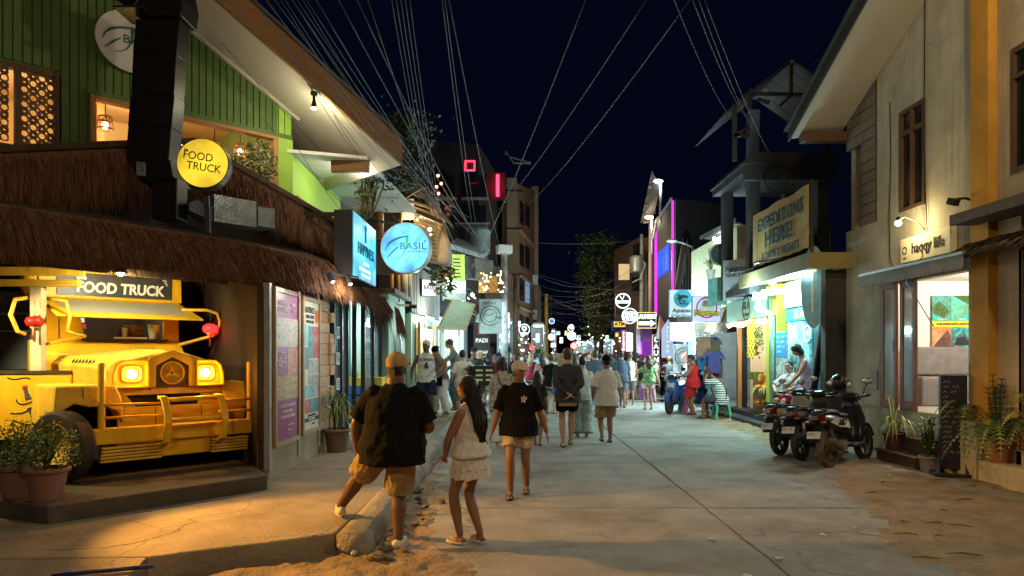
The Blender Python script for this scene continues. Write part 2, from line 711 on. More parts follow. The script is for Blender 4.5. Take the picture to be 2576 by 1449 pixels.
while yy<50:
 L=rg.uniform(1.6,2.4)
 mb=MB()
 ringsk=[]
 nr_=17
 for i in range(nr_):
  y=yy+L*i/(nr_-1)
  bx_=bendx(y)
  j=[rg.uniform(-0.012,0.012) for _ in range(6)]
  prof=[(-1.46,-0.05),(-1.47,0.182),(-1.40,0.188+j[0]*.4),(-1.29+j[1],0.186+j[5]*.4),(-1.225+j[2],0.155+j[4]*.5),(-1.19+j[3],0.06+j[0]),(-1.17+j[5],-0.05)]
  ringsk.append([Vector((px_+bx_,y-(0.012 if i==nr_-1 else 0),pz_)) for px_,pz_ in prof])
 mb.loft(ringsk)
 mb.build("kerbstone",m_kerb,pave,smooth=True)
 yy+=L
 k+=1
m_stone=M("loose_stone",(0.20,0.165,0.125),rough=0.95,var=0.35,scale=9,bump=0.6)
def stone_mesh(seed):
 r_=random.Random(seed)
 mb=MB()
 mb.ball((0,0,0),1,9,7)
 vv=[]
 for v in mb.v:
  v=Vector(v)
  d=1+0.35*mnoise.noise(v*1.4+Vector((seed*3.1,0,0)))
  vv.append((v.x*d,v.y*d*r_.uniform(.98,1.02),v.z*d*0.62))
 mb.v=vv
 return mb.mesh("stone")
SM=[stone_mesh(s) for s in range(5)]
for m_ in SM:
 m_.materials.append(m_stone)
for i in range(34):
 y=rg.uniform(5.55,8.6)
 x=-1.19+abs(rg.gauss(0,0.16))+(0.05 if y<6.5 else 0)
 r_=rg.uniform(0.022,0.062)*(1.25 if y<6.4 else 0.8)
 o=bpy.data.objects.new("stone",SM[i%5])
 COL.objects.link(o)
 o.location=(x,y,0.02+r_*0.35)
 o.scale=(r_*rg.uniform(.8,1.3),r_,r_*rg.uniform(.7,1.1))
 o.rotation_euler=(rg.uniform(-.3,.3),rg.uniform(-.3,.3),rg.uniform(0,6))
 tag(o,"loose broken stone lying in the gutter along the left kerb","stone","loose stones in the gutter")
m_twig=M("dry_twig",(0.09,0.06,0.035),rough=1)
for i in range(34):
 px_,py_=rg.uniform(1960,2480),rg.uniform(1185,1420)
 p=gnd(px_,py_,0.03)
 if p.x<lerp_tab(EDGE,p.y)+0.1:
  continue
 a=rg.uniform(-0.5,0.5)
 L=rg.uniform(0.06,0.28)
 mb=MB()
 q=Vector((math.cos(a)*L,math.sin(a)*L,0))
 mb.tube([-q/2,Vector((rg.uniform(-.02,.02),rg.uniform(-.02,.02),0.012)),q/2],[0.003,0.006,0.003],5)
 o=mb.build("twig",m_twig)
 o.location=(p.x,p.y,h_right(p.x,p.y)+0.008)
 tag(o,"dry twig lying on the dirt verge on the right","twig","twigs on the dirt verge")
m_litter=M("paper_litter",(0.55,0.55,0.52),rough=0.8)
for i,(px_,py_) in enumerate([(2235,1367),(1960,1408),(2070,1348),(1880,1452),(2155,1330),(1790,1360),(2900,1400)]):
 if px_>2576:
  continue
 p=gnd(px_,py_,0.0)
 mb=MB()
 s_=rg.uniform(0.02,0.045)
 mb.add([(-s_,-s_*.5,0.002),(s_,-s_*.4,0.008),(s_*.8,s_*.6,0.004),(-s_*.7,s_*.5,0.012),(-s_,-s_*.5,0),(s_,-s_*.4,0),(s_*.8,s_*.6,0),(-s_*.7,s_*.5,0)],[(0,1,2,3),(7,6,5,4),(0,4,5,1),(1,5,6,2),(2,6,7,3),(3,7,4,0)])
 o=mb.build("litter",m_litter)
 o.location=(p.x,p.y,0.012)
 o.rotation_euler=(0,0,rg.uniform(0,6))
 tag(o,"small scrap of pale paper litter lying on the road","litter","paper scraps on the road")
mb=MB()
P_=[gnd(888,1394,.04),gnd(905,1372,.045),gnd(925,1340,.05),gnd(950,1308,.06),gnd(985,1275,.06),gnd(1020,1240,.05)]
mb.tube([tuple(p) for p in P_],0.022,8)
tag(mb.build("conduit_pipe",M("pvc_grey",(0.42,0.41,0.39),rough=0.5),smooth=True),"grey plastic conduit pipe lying against the kerb behind the big man","pipe")
mb=MB()
def on_ramp(px_,py_):
 k_=(py_-HY)/F_PX
 Y=(EYE+.793)/(k_+.1889)
 return ((px_-CX)*Y/F_PX,Y,.1889*Y-.793+.022)
P_=[on_ramp(130,1458),on_ramp(215,1447),on_ramp(300,1440),on_ramp(385,1432)]
mb.tube(P_,0.016,8)
tag(mb.build("hose",M("hose_blue",(0.02,0.03,0.14),rough=0.45),smooth=True),"dark blue hose lying on the ground below the pavement front edge","hose")
def puddle(pts,name="puddle"):
 mb=MB()
 c=sum((Vector(p) for p in pts),Vector())/len(pts)
 mb.add([tuple(p) for p in pts]+[tuple(c)],[(i,(i+1)%len(pts),len(pts)) for i in range(len(pts))])
 o=mb.build(name,GLASS("puddle_water",(0.02,0.02,0.022),0.04))
 return struct(o)
for (cx_,cy_,rx_,ry_) in ((1605,997,42,8),(1640,984,30,5),(1655,1008,26,4)):
 pts=[]
 for i in range(22):
  a=2*PI*i/22
  n_=1+0.35*mnoise.noise(Vector((math.cos(a)*1.5+cx_,math.sin(a)*1.5,0)))
  pts.append(gnd(cx_+rx_*n_*math.cos(a),cy_+ry_*n_*math.sin(a),0.011))
 puddle(pts)
 #  the food truck (jeepney front) and its thatched building
m_yel=M("truck_yellow",(0.74,0.43,0.015),rough=0.45,var=0.14,scale=5,bump=0.08,dirt=0.2,dirtcol=(0.28,0.16,0.03))
m_yel2=M("truck_yellow_worn",(0.70,0.43,0.035),rough=0.5,var=0.2,scale=6,bump=0.1,dirt=0.3,dirtcol=(0.28,0.17,0.05))
m_black=M("black_paint",(0.012,0.012,0.012),rough=0.5,var=0.2,bump=0.05)
m_dark=M("dark_interior",(0.035,0.025,0.018),rough=0.8)
m_tyre=M("tyre_rubber",(0.035,0.028,0.022),rough=0.8,var=0.4,scale=14,bump=0.4)
m_white=M("white_paint",(0.78,0.77,0.74),rough=0.5,var=0.05,bump=0.03)
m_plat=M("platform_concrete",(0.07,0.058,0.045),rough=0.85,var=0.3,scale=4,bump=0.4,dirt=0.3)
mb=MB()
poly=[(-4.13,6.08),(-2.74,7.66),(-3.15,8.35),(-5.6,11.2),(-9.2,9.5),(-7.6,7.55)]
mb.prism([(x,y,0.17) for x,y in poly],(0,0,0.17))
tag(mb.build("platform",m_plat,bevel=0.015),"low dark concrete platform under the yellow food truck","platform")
T=thing("food_truck","yellow jeepney front food truck with two glowing amber headlights","food truck",(-3.86,7.99,0),math.radians(45))
def tpart(mb,name,mat=None,**k):
 return mb.build(name,mat or m_yel,T,**k)
mb=MB();mb.bx(-0.94,0.84,-0.09,0.07,0.72,0.89);bump=tpart(mb,"bumper",bevel=0.012)
for x0,x1 in ((-0.84,-0.23),(0.32,0.76)):
 for i in range(5):
  mb=MB();z=0.69-0.036*i
  mb.bx(x0-0.004*i*(x0<0),x1,-0.085+0.006*i,0.05,z-0.027,z)
  mb.build("slat",m_yel2,bump,bevel=0.007)
mb=MB();mb.bx(-0.225,0.315,-0.03,0.05,0.53,0.712);mb.build("centre_panel",m_yel,bump,bevel=0.008)
for x in (-0.83,0.81):
 mb=MB();mb.lathe([(0.036,0.89),(0.036,1.585),(0.03,1.60)],(x,-0.01,0),14);tpart(mb,"bumper_post",smooth=False)
for z in (1.14,1.005):
 mb=MB();mb.tube([(-0.83,-0.03,z),(-0.50,-0.055,z+.003),(-0.26,-0.08,z)],0.014,8);tpart(mb,"rail",smooth=True)
 mb=MB();mb.tube([(0.40,-0.08,z),(0.60,-0.06,z),(0.85,-0.03,z)],0.014,8);tpart(mb,"rail",smooth=True)
mb=MB();mb.tube([(-0.24,-0.10,1.175),(0.39,-0.10,1.185)],0.026,10);tpart(mb,"rail",smooth=True)
mb=MB();mb.tube([(-0.24,-0.26,0.955),(0.39,-0.26,0.955)],0.026,10);tpart(mb,"rail",smooth=True)
for x in (-0.245,0.385):
 pr=[(-0.05,1.205),(-0.16,1.20),(-0.27,1.05),(-0.30,0.93),(-0.24,0.72),(-0.08,0.65)]
 mb=MB()
 ring=[]
 for i,(y,z) in enumerate(pr):
  y2,z2=pr[min(i+1,5)];y1,z1=pr[max(i-1,0)]
  d=Vector((0,y2-y1,z2-z1)).normalized();nn=Vector((0,-d.z,d.y))*0.02
  ring.append([Vector((x-0.038,y,z))-nn,Vector((x+0.038,y,z))-nn,Vector((x+0.038,y,z))+nn,Vector((x-0.038,y,z))+nn])
 mb.loft(ring);tpart(mb,"bumper_hoop",bevel=0.008)
mb=MB()
mb.prism([(-0.62,0.23,0.58),(0.54,0.23,0.58),(0.56,0.23,1.09),(-0.60,0.23,1.09)],(0,0.05,0))
mb.prism([(-0.66,0.21,1.225),(0.54,0.21,1.225),(0.72,0.23,1.31),(-0.90,0.23,1.31)],(0,0.07,0))
mb.prism([(-0.60,0.23,1.09),(-0.42,0.23,1.09),(-0.52,0.23,1.225),(-0.66,0.23,1.225)],(0,0.05,0))
mb.prism([(0.27,0.23,1.09),(0.56,0.23,1.09),(0.54,0.23,1.225),(0.31,0.23,1.225)],(0,0.05,0))
tpart(mb,"apron",bevel=0.01)
mb=MB();mb.bx(-0.60,0.54,0.30,0.34,1.0,1.28);tpart(mb,"air_slot",m_black)
mb=MB()
mb.prism([(-0.30,0.16,1.31),(-0.225,0.16,1.31),(-0.225,0.16,1.56),(-0.04,0.16,1.665),(0.145,0.16,1.56),(0.145,0.16,1.31),(0.215,0.16,1.31),(0.215,0.16,1.645),(-0.04,0.16,1.745),(-0.30,0.16,1.655)],(0,0.10,0))
tpart(mb,"grille_surround",bevel=0.01)
mb=MB();mb.prism([(-0.226,0.20,1.315),(0.146,0.20,1.315),(0.146,0.20,1.56),(-0.04,0.20,1.66),(-0.226,0.20,1.56)],(0,0.04,0))
tpart(mb,"grille_plate",M("grille_brown",(0.10,0.055,0.012),rough=0.5))
em=thing("emblem","","");del em["label"];del em["category"];em.parent=T;em.location=(-0.04,0.185,1.475)
arc_mb(0,0,0.122,0.136,0,2*PI,-0.012,0.012,32).build("ring",m_yel,em)
for i in range(3):
 a=PI/2+i*2*PI/3
 mb=MB();mb.prism([(math.cos(a)*.122,0,math.sin(a)*.122),(math.cos(a+.9)*.022,0,math.sin(a+.9)*.022),(math.cos(a-.9)*.022,0,math.sin(a-.9)*.022)],(0,0.012,0));mb.build("star_arm",m_yel2,em)
for i in range(3):
 a0=PI/2+i*2*PI/3;a1=a0+2*PI/3;am=(a0+a1)/2
 for q in range(1,6):
  r0=0.018*q
  c=Vector((math.cos(am)*r0*1.25,math.sin(am)*r0*1.25))
  pts=[]
  for aa in (a0,a1):
   t=0.0;dv=Vector((math.cos(aa),math.sin(aa)))
   while(c+dv*t).length<0.118:t+=0.004
   pts.append(c+dv*t)
  stroke_mb([(pts[0].x,pts[0].y),(c.x,c.y),(pts[1].x,pts[1].y)],0.007).build("chevron",m_yel,em)
m_amber=E("headlamp_amber",(1.0,0.50,0.10),22)
for x0,x1,lx,fl in ((-0.69,-0.305,-0.475,1),(0.22,0.545,0.345,-1)):
 ox,ix=(x0,x1) if fl>0 else (x1,x0)
 s_=1 if fl>0 else -1
 outer=[(ix,1.312),(ix,1.635),(ox+s_*0.10,1.625),(ox+s_*0.03,1.575),(ox,1.47),(ox-s_*0.01,1.312)]
 cxm,czm=(x0+x1)/2,1.465
 inner=[(cxm+(x-cxm)*0.86,czm+(z-czm)*0.86) for x,z in outer]
 mb=MB();n=len(outer);vs=[];fs=[]
 for x,z in outer:vs.append((x,0.13,z))
 for x,z in inner:vs.append((x,0.13,z))
 for x,z in outer:vs.append((x,0.30,z))
 for x,z in inner:vs.append((x,0.24,z))
 for i in range(n):
  j=(i+1)%n
  fs+=[(i,j,n+j,n+i),(i,i+2*n,j+2*n,j),(n+i,n+j,3*n+j,3*n+i)]
 fs.append(tuple(3*n+i for i in range(n)))
 mb.add(vs,fs);hb_=tpart(mb,"headlight_housing",bevel=0.006)
 mb=MB()
 oc=[(0.105*math.copysign(abs(math.cos(a))**0.6,math.cos(a)),0.09*math.copysign(abs(math.sin(a))**0.6,math.sin(a))) for a in [2*PI*i/20 for i in range(20)]]
 mb.loft([[Vector((lx+a,0.19,1.468+b)) for a,b in oc],[Vector((lx+a*0.8,0.225,1.468+b*0.8)) for a,b in oc]],cap=False)
 mb.build("reflector",M("reflector_amber",(0.8,0.5,0.1),rough=0.25,metal=0.4,bump=0),hb_,smooth=True)
 mb=MB();mb.ball((lx,0.195,1.468),(0.052,0.03,0.052),16,10);hl=mb.build("headlight",m_amber,T,smooth=True)
 d=Vector((-0.1,-3,-1.0))
 lamp("headlight_glow",(lx,0.09,1.468),4.5,(1.0,0.46,0.07),r=0.04,parent=T)
 lamp("headlight_light",(lx,0.10,1.468),17,(1.0,0.42,0.06),r=0.05,kind='SPOT',to=(lx-0.5,-2.6,0.5),cone=160,blend=0.9,parent=T)
mb=MB();R_=[]
for y,hwl,hwr,zt,zp,zb in ((0.22,-0.68,0.54,1.60,1.72,1.31),(0.5,-0.72,0.56,1.63,1.75,1.31),(1.0,-0.84,0.62,1.66,1.76,1.33),(1.62,-0.98,0.66,1.68,1.77,1.35)):
 R_.append([Vector((hwl,y,zb)),Vector((hwl-.01,y,zt-0.10)),Vector((hwl+0.10,y,zt)),Vector((-0.25,y,zp-0.03)),Vector((-0.04,y,zp)),Vector((0.18,y,zp-0.03)),Vector((hwr-0.1,y,zt)),Vector((hwr+.01,y,zt-0.1)),Vector((hwr,y,zb))])
mb.loft(R_);tpart(mb,"hood",m_yel2,smooth=False,bevel=0.02,seg=3)
for i in range(7):
 x0=0.45+i*0.105
 mb=MB();mb.tube([(-0.79-0.02*i*.5,x0,1.60),(-0.775-0.02*i*.5,x0+.03,1.635),(-0.795-.02*i*.5,x0+.06,1.59),(-0.78-.02*i*.5,x0+.085,1.62)],0.006,5)
 mb.build("painted_stroke",m_black,T)
def fender(x0,x1,name="fender"):
 mb=MB()
 ys=[0.10,0.22,0.42,1.35,1.75]
 arch=[]
 for i in range(13):
  a=PI*i/12
  arch.append((0.86-0.46*math.cos(a),0.72+0.47*math.sin(a)))
 prof=[(0.20,0.90),(0.14,1.12),(0.20,1.35),(1.75,1.35),(1.75,0.72)]+list(reversed(arch))+[(0.30,0.74)]
 mb.prism([(x0,y,z) for y,z in prof],(x1-x0,0,0))
 return tpart(mb,name,m_yel2,bevel=0.02)
mb=MB()
poly=[(-1.27,0.80),(-1.23,1.35),(-0.66,1.35),(-0.60,1.20),(-0.58,0.92),(-0.64,1.06),(-0.76,1.12),(-0.92,1.12),(-1.06,1.16),(-1.15,1.10),(-1.21,0.96)]
mb.prism([(x,0.10,z) for x,z in poly],(0,1.1,0));tpart(mb,"fender",m_yel2,bevel=0.02)
mb=MB();mb.bx(-1.15,-0.66,1.0,1.05,0.5,1.3);tpart(mb,"wheel_well",m_black)
fender(0.55,0.84)
mb=MB();mb.bx(-0.68,0.54,0.42,1.7,0.62,1.30);tpart(mb,"engine_bay",m_dark)
def wheel(x,y,z,steer,R=0.40,W=0.24):
 w=thing("wheel","","");del w["label"];del w["category"]
 w.parent=T;w.location=(x,y,z);w.rotation_euler=(0,0,steer)
 rot=Matrix.Rotation(PI/2,3,'Y')
 mb=MB();mb.lathe([(0.27,-W/2),(R-.03,-W/2),(R,-W/2+.04),(R,W/2-.04),(R-.03,W/2),(0.27,W/2)],(0,0,0),36,rot,cap=False)
 mb.build("tyre",m_tyre,w,smooth=False,bevel=0.01)
 mb=MB();mb.lathe([(0.27,-W/2+.01),(0.25,-W/2+0.005),(0.22,-W/2+0.04),(0.10,-W/2+0.07),(0.085,-W/2+.02),(0.0,-W/2+.015)],(0,0,0),28,rot)
 rim=mb.build("rim",m_yel2,w,smooth=True)
 for i in range(5):
  a=2*PI*i/5+.3
  mb=MB();mb.ball((-W/2+0.045,0.18*math.cos(a),0.18*math.sin(a)),(0.022,0.034,0.02),8,6,Matrix.Rotation(-a,3,'X'));mb.build("rim_hole",m_black,rim) if False else None
  hole=MB();hole.ball((-W/2+0.050,0.175*math.cos(a),0.175*math.sin(a)),(0.02,0.022,0.040),10,6,Matrix.Rotation(a,3,'X'))
  o=hole.build("hole",m_black,T);o.parent=w
wheel(-1.17,0.10,0.72,math.radians(26),R=0.38,W=0.22)
wheel(0.72,0.86,0.74,0)
mb=MB();mb.prism([(-1.16,1.62,1.36),(0.60,1.62,1.36),(0.60,1.62,1.70),(0.60,1.80,1.875),(-1.13,1.80,1.875),(-1.16,1.62,1.70)],(0,0.0,0)) if False else None
mb.prism([(-1.16,1.64,1.30),(-1.16,1.64,1.70),(-1.16,1.80,1.875),(-1.16,1.95,1.875),(-1.16,1.95,1.30)],(1.77,0,0));tpart(mb,"cowl",bevel=0.015)
mb=MB();mb.prism([(-1.13,1.83,1.875),(-0.55,1.83,1.875),(-0.61,1.83,2.16),(-0.61,1.83,2.40),(-1.13,1.83,2.40)],(0,0.05,0));tpart(mb,"front_panel",bevel=0.006)
mb=MB();mb.bx(0.40,0.60,1.83,1.88,1.875,2.40);mb.bx(-0.61,0.40,1.83,1.88,2.17,2.40);tpart(mb,"window_surround",bevel=0.006)
mb=MB();mb.bx(0.55,0.60,1.885,3.6,1.30,2.75);mb.bx(-1.13,-1.08,2.4,3.6,1.30,2.75);mb.bx(-1.08,0.55,3.55,3.6,1.30,2.75);mb.bx(-1.13,0.60,2.15,3.6,2.755,2.79);tpart(mb,"cab",m_dark)
mb=MB();mb.bx(-0.60,0.42,1.70,1.99,1.878,1.90);tpart(mb,"counter",m_dark)
mb=MB();mb.bx(-1.09,0.60,1.72,2.10,2.405,2.80);tpart(mb,"sign_box",bevel=0.012)
mb=MB();mb.loft([ell_ for ell_ in [[Vector((-1.095-d,1.91+r*0.19*math.cos(a),2.60+r*0.19*math.sin(a))) for a in [2*PI*i/16 for i in range(16)]] for d,r in ((0,1.0),(0.06,0.95),(0.12,0.7),(0.15,0.3))]]);tpart(mb,"sign_box_end",m_yel2,smooth=True)
mb=MB();mb.bx(-0.895,0.46,1.700,1.722,2.445,2.735);sp=tpart(mb,"sign_panel",M("sign_dark",(0.045,0.045,0.042),rough=0.4,bump=0))
m_letter=M("letter_white",(0.82,0.80,0.72),rough=0.45,bump=0,var=0.02)
lettering("FOOD TRUCK",0.19,m_letter,T,(-0.17,1.695,2.55),bold=0.035,fitw=1.05,shear=0.08)
lettering("the",0.085,m_letter,T,(-0.63,1.695,2.68),bold=0.03)
stroke_mb([(0.34,2.70),(0.37,2.715),(0.39,2.69),(0.365,2.68),(0.40,2.655),(0.39,2.635)],0.012).build("flourish",m_letter,T).location=(0,1.698,0)
mb=MB()
A,B_,C_,D_=Vector((-1.08,1.74,2.385)),Vector((0.56,1.74,2.385)),Vector((0.70,1.20,2.15)),Vector((-1.00,1.20,2.15))
up=Vector((0,0,0.022))
def vq(a,b,c,d,nm,mt):
 m_=MB();m_.prism([a,b,c,d],up);return tpart(m_,nm,mt)
def mixp(a,b,t):return a.lerp(b,t)
vq(mixp(A,D_,.10),mixp(B_,C_,.10),mixp(B_,C_,0),mixp(A,D_,0),"visor_frame",m_yel)
vq(mixp(A,D_,1),mixp(B_,C_,1),mixp(B_,C_,.82),mixp(A,D_,.82),"visor_frame",m_yel)
a1,b1,c1,d1=mixp(A,D_,.10),mixp(B_,C_,.10),mixp(B_,C_,.82),mixp(A,D_,.82)
vq(a1,mixp(a1,b1,.06),mixp(d1,c1,.10),d1,"visor_frame",m_yel)
vq(mixp(a1,b1,.95),b1,c1,mixp(d1,c1,.93),"visor_frame",m_yel)
vq(mixp(a1,b1,.06),mixp(a1,b1,.95),mixp(d1,c1,.93),mixp(d1,c1,.10),"visor_pane",M("visor_pane",(0.38,0.38,0.30),rough=0.35,var=0.1,scale=2,bump=0.03))
mb=MB();mb.tube([(0.50,1.45,2.30),(0.82,1.40,2.31),(0.96,1.38,2.27),(1.0,1.38,2.15),(0.97,1.38,1.99),(0.90,1.40,1.95),(0.50,1.55,1.82)],0.022,8);tpart(mb,"mirror_loop",m_yel2,smooth=True)
mb=MB();mb.tube([(-1.12,1.55,2.40),(-1.38,1.35,2.33),(-1.43,1.30,2.15),(-1.36,1.32,1.96),(-1.28,1.34,1.93)],0.024,8);tpart(mb,"mirror_loop",m_yel2,smooth=True)
mb=MB();mb.tube([(-1.10,1.5,2.38),(-0.90,1.2,2.33),(-0.87,1.17,2.15),(-0.90,1.17,1.97),(-0.70,1.20,1.92),(-1.12,1.42,1.80)],0.020,8);tpart(mb,"mirror_loop",m_yel2,smooth=True)
mb=MB();mb.prism([(-1.9,0,0.68),(0.0,0,0.68),(0.03,0,1.46),(-1.9,0,1.46)],(0,0.05,0))
SP=mb.build("side_panel",m_yel,T,bevel=0.01)
SP.rotation_euler=(0,0,math.radians(-45+3));SP.location=(-0.90,1.08,0)
def sdraw(pts,w,mt=m_black,nm="painted_line"):
 o=stroke_mb(pts,w).build(nm,mt,T);o.parent=SP;o.location=(0,-0.002,0);return o
sdraw([(-0.50,1.30),(-0.485,1.24),(-0.46,1.16)],[0.05,0.045,0.075],M("figure_grey",(0.06,0.06,0.07),bump=0),"painted_bottle")
sdraw([(-0.505,1.325),(-0.498,1.285)],0.055,M("figure_red",(0.6,0.03,0.02),bump=0),"painted_cap")
sdraw([(-0.43,1.07),(-0.39,0.96)],[0.10,0.08],M("figure_grey",(0.06,0.06,0.07)),"painted_hat")
sdraw(bez((-0.60,1.16),(-0.58,1.04),(-0.40,1.14),(-0.34,1.18)),0.012)
sdraw(bez((-0.34,1.10),(-0.26,1.00),(-0.18,1.24),(-0.02,1.27)),0.012)
sdraw([(-0.20+0.065*math.cos(a)*(1-i/22),1.14+0.065*math.sin(a)*(1-i/22)) for i,a in enumerate([0.4*k for k in range(18)])],0.011)
sdraw(bez((-0.66,1.0),(-0.55,0.98),(-0.48,1.0),(-0.36,1.12)),0.012)
sdraw(bez((-0.64,0.92),(-0.45,0.82),(-0.25,0.86),(-0.08,0.86)),0.012)
sdraw(bez((-0.64,0.88),(-0.52,0.80),(-0.60,0.72),(-0.70,0.74)),0.012)
sdraw(bez((-0.70,1.42),(-0.60,1.36),(-0.52,1.45),(-0.44,1.40)),0.012)
mb=MB();mb.bx(-1.9,0.02,-0.02,0.36,1.462,1.50);o=mb.build("counter_top",M("counter_dark",(0.05,0.04,0.03),rough=0.3),T);o.parent=SP
mb=MB();mb.bx(-0.46,-0.33,0.02,0.12,1.50,2.5);o=mb.build("hatch_post",M("hatch_post_cream",(0.5,0.42,0.28),rough=0.6),T);o.parent=SP
mb=MB();mb.bx(-1.9,0.1,0.0,0.08,2.50,2.58);mb.bx(-1.9,0.1,0.10,0.16,2.64,2.74);o=mb.build("hatch_rail",m_yel2,T);o.parent=SP
mb=MB();mb.bx(-1.9,-0.48,0.70,0.74,1.50,2.5);o=mb.build("hatch_back",M("galley_back",(0.10,0.12,0.16),rough=0.5),T);o.parent=SP
mb=MB();mb.bx(-1.2,-0.52,0.62,0.68,2.20,2.225);mb.bx(-1.2,-0.52,0.60,0.68,1.98,2.0);o=mb.build("galley_shelf",M("shelf_steel",(0.5,0.55,0.6),rough=0.3,metal=0.6),T);o.parent=SP
m_seam=M("seam_dark",(0.09,0.05,0.01),rough=.7,bump=0)
for p_,q_ in (((-.04,.23,1.737),(-.04,1.6,1.785)),((-.62,1.795,1.80),(.45,1.795,1.80)),((-.98,.095,1.22),(-.98,.095,1.34)),((-.22,.20,.60),(-.22,.20,1.08)),((.30,.20,.60),(.30,.20,1.08)),((-.85,1.826,1.9),(-.85,1.826,2.38)),((-.62,1.712,2.42),(-.62,1.712,2.44))):
 mb=MB();mb.bar(p_,q_,.007);tpart(mb,"seam",m_seam)
for p_,q_,n_ in (((-.90,-.092,.865),(.80,-.092,.865),18),((-.90,-.092,.745),(.80,-.092,.745),18),((-1.18,.094,1.315),(-.70,.094,1.315),8),((-.62,.205,1.285),(.52,.205,1.285),14),((-1.08,1.826,1.90),(-1.08,1.826,2.36),7),((-1.05,1.716,2.425),(.57,1.716,2.425),20)):
 for i in range(n_):
  mb=MB();mb.ball(tuple(Vector(p_).lerp(Vector(q_),i/(n_-1))),.0085,6,4);tpart(mb,"rivet",m_yel2)
for x_ in (-.475,.345):
 arc_mb(x_,1.468,.058,.072,0,2*PI,.172,.186,24).build("lamp_ring",M("chrome_trim",(.5,.5,.5),rough=.25,metal=.9,bump=0),T)
def ontruck(p):return T.matrix_basis@Vector(p)
TM=Matrix.Translation(Vector((-3.86,7.99,0)))@Matrix.Rotation(math.radians(45),4,'Z')
def tp(p):return tuple(TM@Vector(p))
mb=MB();mb.lathe([(0.055,0),(0.075,0.19),(0.08,0.20),(0.07,0.20),(0.05,0.01)],n=20)
o=mb.build("tub",M("tub_white",(0.75,0.72,0.6),rough=0.5),smooth=True);o.location=tp((0.27,1.84,1.902));tag(o,"white plastic tub on the food truck counter","tub")
for i in range(6):
 mb=MB();mb.lathe([(0.02,0),(0.14,0.005),(0.16,0.028),(0.15,0.03),(0.12,0.012)],n=22)
 o=mb.build("tray",M("rattan_tray",(0.28,0.13,0.045),rough=0.7,scale=30),smooth=True);o.location=tp((0.0+0.01*(i%3),1.95,1.905+0.029*i));tag(o,"round rattan tray in the stack on the food truck counter","tray","stacked rattan trays")
mb=MB();mb.lathe([(0.035,0),(0.04,0.15),(0.036,0.15),(0.03,0.01)],n=16)
o=mb.build("glass_jar",M("jar_glass",(0.5,0.4,0.3),rough=0.1),smooth=True);o.location=tp((-0.10,1.80,1.902));tag(o,"small clear glass in front of the rattan trays","glass")
mb=MB();mb.bx(-0.2,0.2,-0.03,0.03,0,0.02)
o=mb.build("menu_strip",m_white);o.location=tp((-0.05,1.735,1.902));o.rotation_euler=(0,0,math.radians(45));tag(o,"pale flat strip lying on the food truck counter edge","tray")
mb=MB();mb.bx(-0.09,0.09,0,0.02,0,0.16);o=mb.build("red_cloth",M("red_fabric",(0.5,0.04,0.06)));o.location=tp((-0.32,3.2,1.98));o.rotation_euler=(0,0,math.radians(45));tag(o,"red cloth hanging inside the food truck window","cloth")
mb=MB();mb.bx(-0.08,0.08,0,0.02,0,0.12);o=mb.build("paper_note",m_white);o.location=tp((-0.33,3.2,2.16));o.rotation_euler=(0,0,math.radians(45));tag(o,"pale paper note above the red cloth inside the truck","paper")
def lantern(loc,label,glow):
 t=thing("lantern",label,"lantern",loc,0,"red lanterns on the truck mirrors")
 mt=E("lantern_red_lit",(1.0,0.02,0.02),2.2) if glow else M("lantern_red",(0.35,0.012,0.012),rough=0.35)
 for k in range(10):
  a0=2*PI*k/10
  mb=MB()
  pr=[(0.045,0.062),(0.082,0.045),(0.098,0.0),(0.082,-0.045),(0.045,-0.062)]
  rr=[]
  for r_,z in pr:
   rr.append([Vector((r_*math.cos(a0+q*2*PI/40)*(1.03 if q in (1,2,3) else 1),r_*math.sin(a0+q*2*PI/40)*(1.03 if q in (1,2,3) else 1),z)) for q in range(5)])
  vs=[v for r_ in rr for v in r_]
  mb.add(vs,[(i*5+q,i*5+q+1,(i+1)*5+q+1,(i+1)*5+q) for i in range(4) for q in range(4)])
  mb.build("gore",mt,t,smooth=True)
 gold=M("lantern_gold",(0.6,0.4,0.1),rough=0.3,metal=0.7)
 for z in (0.062,-0.078):
  mb=MB();mb.lathe([(0.05,z),(0.05,z+0.018)],n=14);mb.build("cap",gold,t)
 mb=MB();mb.tube([(0,0,0.06),(0.005,0,0.15),(0,0,0.25)],0.004,5);mb.build("cord",m_black,t)
 mb=MB();mb.tube([(0,0,-0.06),(0,0,-0.12),(0,0,-0.24)],[0.004,0.012,0.014],6);mb.build("tassel",M("tassel_red",(0.18,0.02,0.02)),t)
 if glow:
  lamp("lantern_light",(0,0,-0.1),1.2,(1,0.05,0.05),r=0.06,parent=t)
lantern(tp((0.86,1.38,2.05)),"glowing red lantern on the right mirror loop of the truck",True)
lantern(tp((-1.20,1.30,2.08)),"dark red lantern on the left mirror loop of the truck",False)
t=thing("hollow_block","grey concrete hollow block standing under the truck bumper","block",tp((-0.02,0.9,0.34)),math.radians(45))
mb=MB();mb.bx(-0.1,-0.06,-0.06,0.06,0,0.2);mb.bx(0.06,0.1,-0.06,0.06,0,0.2);mb.bx(-0.06,0.06,-0.06,0.06,0,0.04);mb.bx(-0.06,0.06,-0.06,0.06,0.16,0.2)
mb.build("block",M("block_grey",(0.22,0.2,0.17),rough=0.9),t)
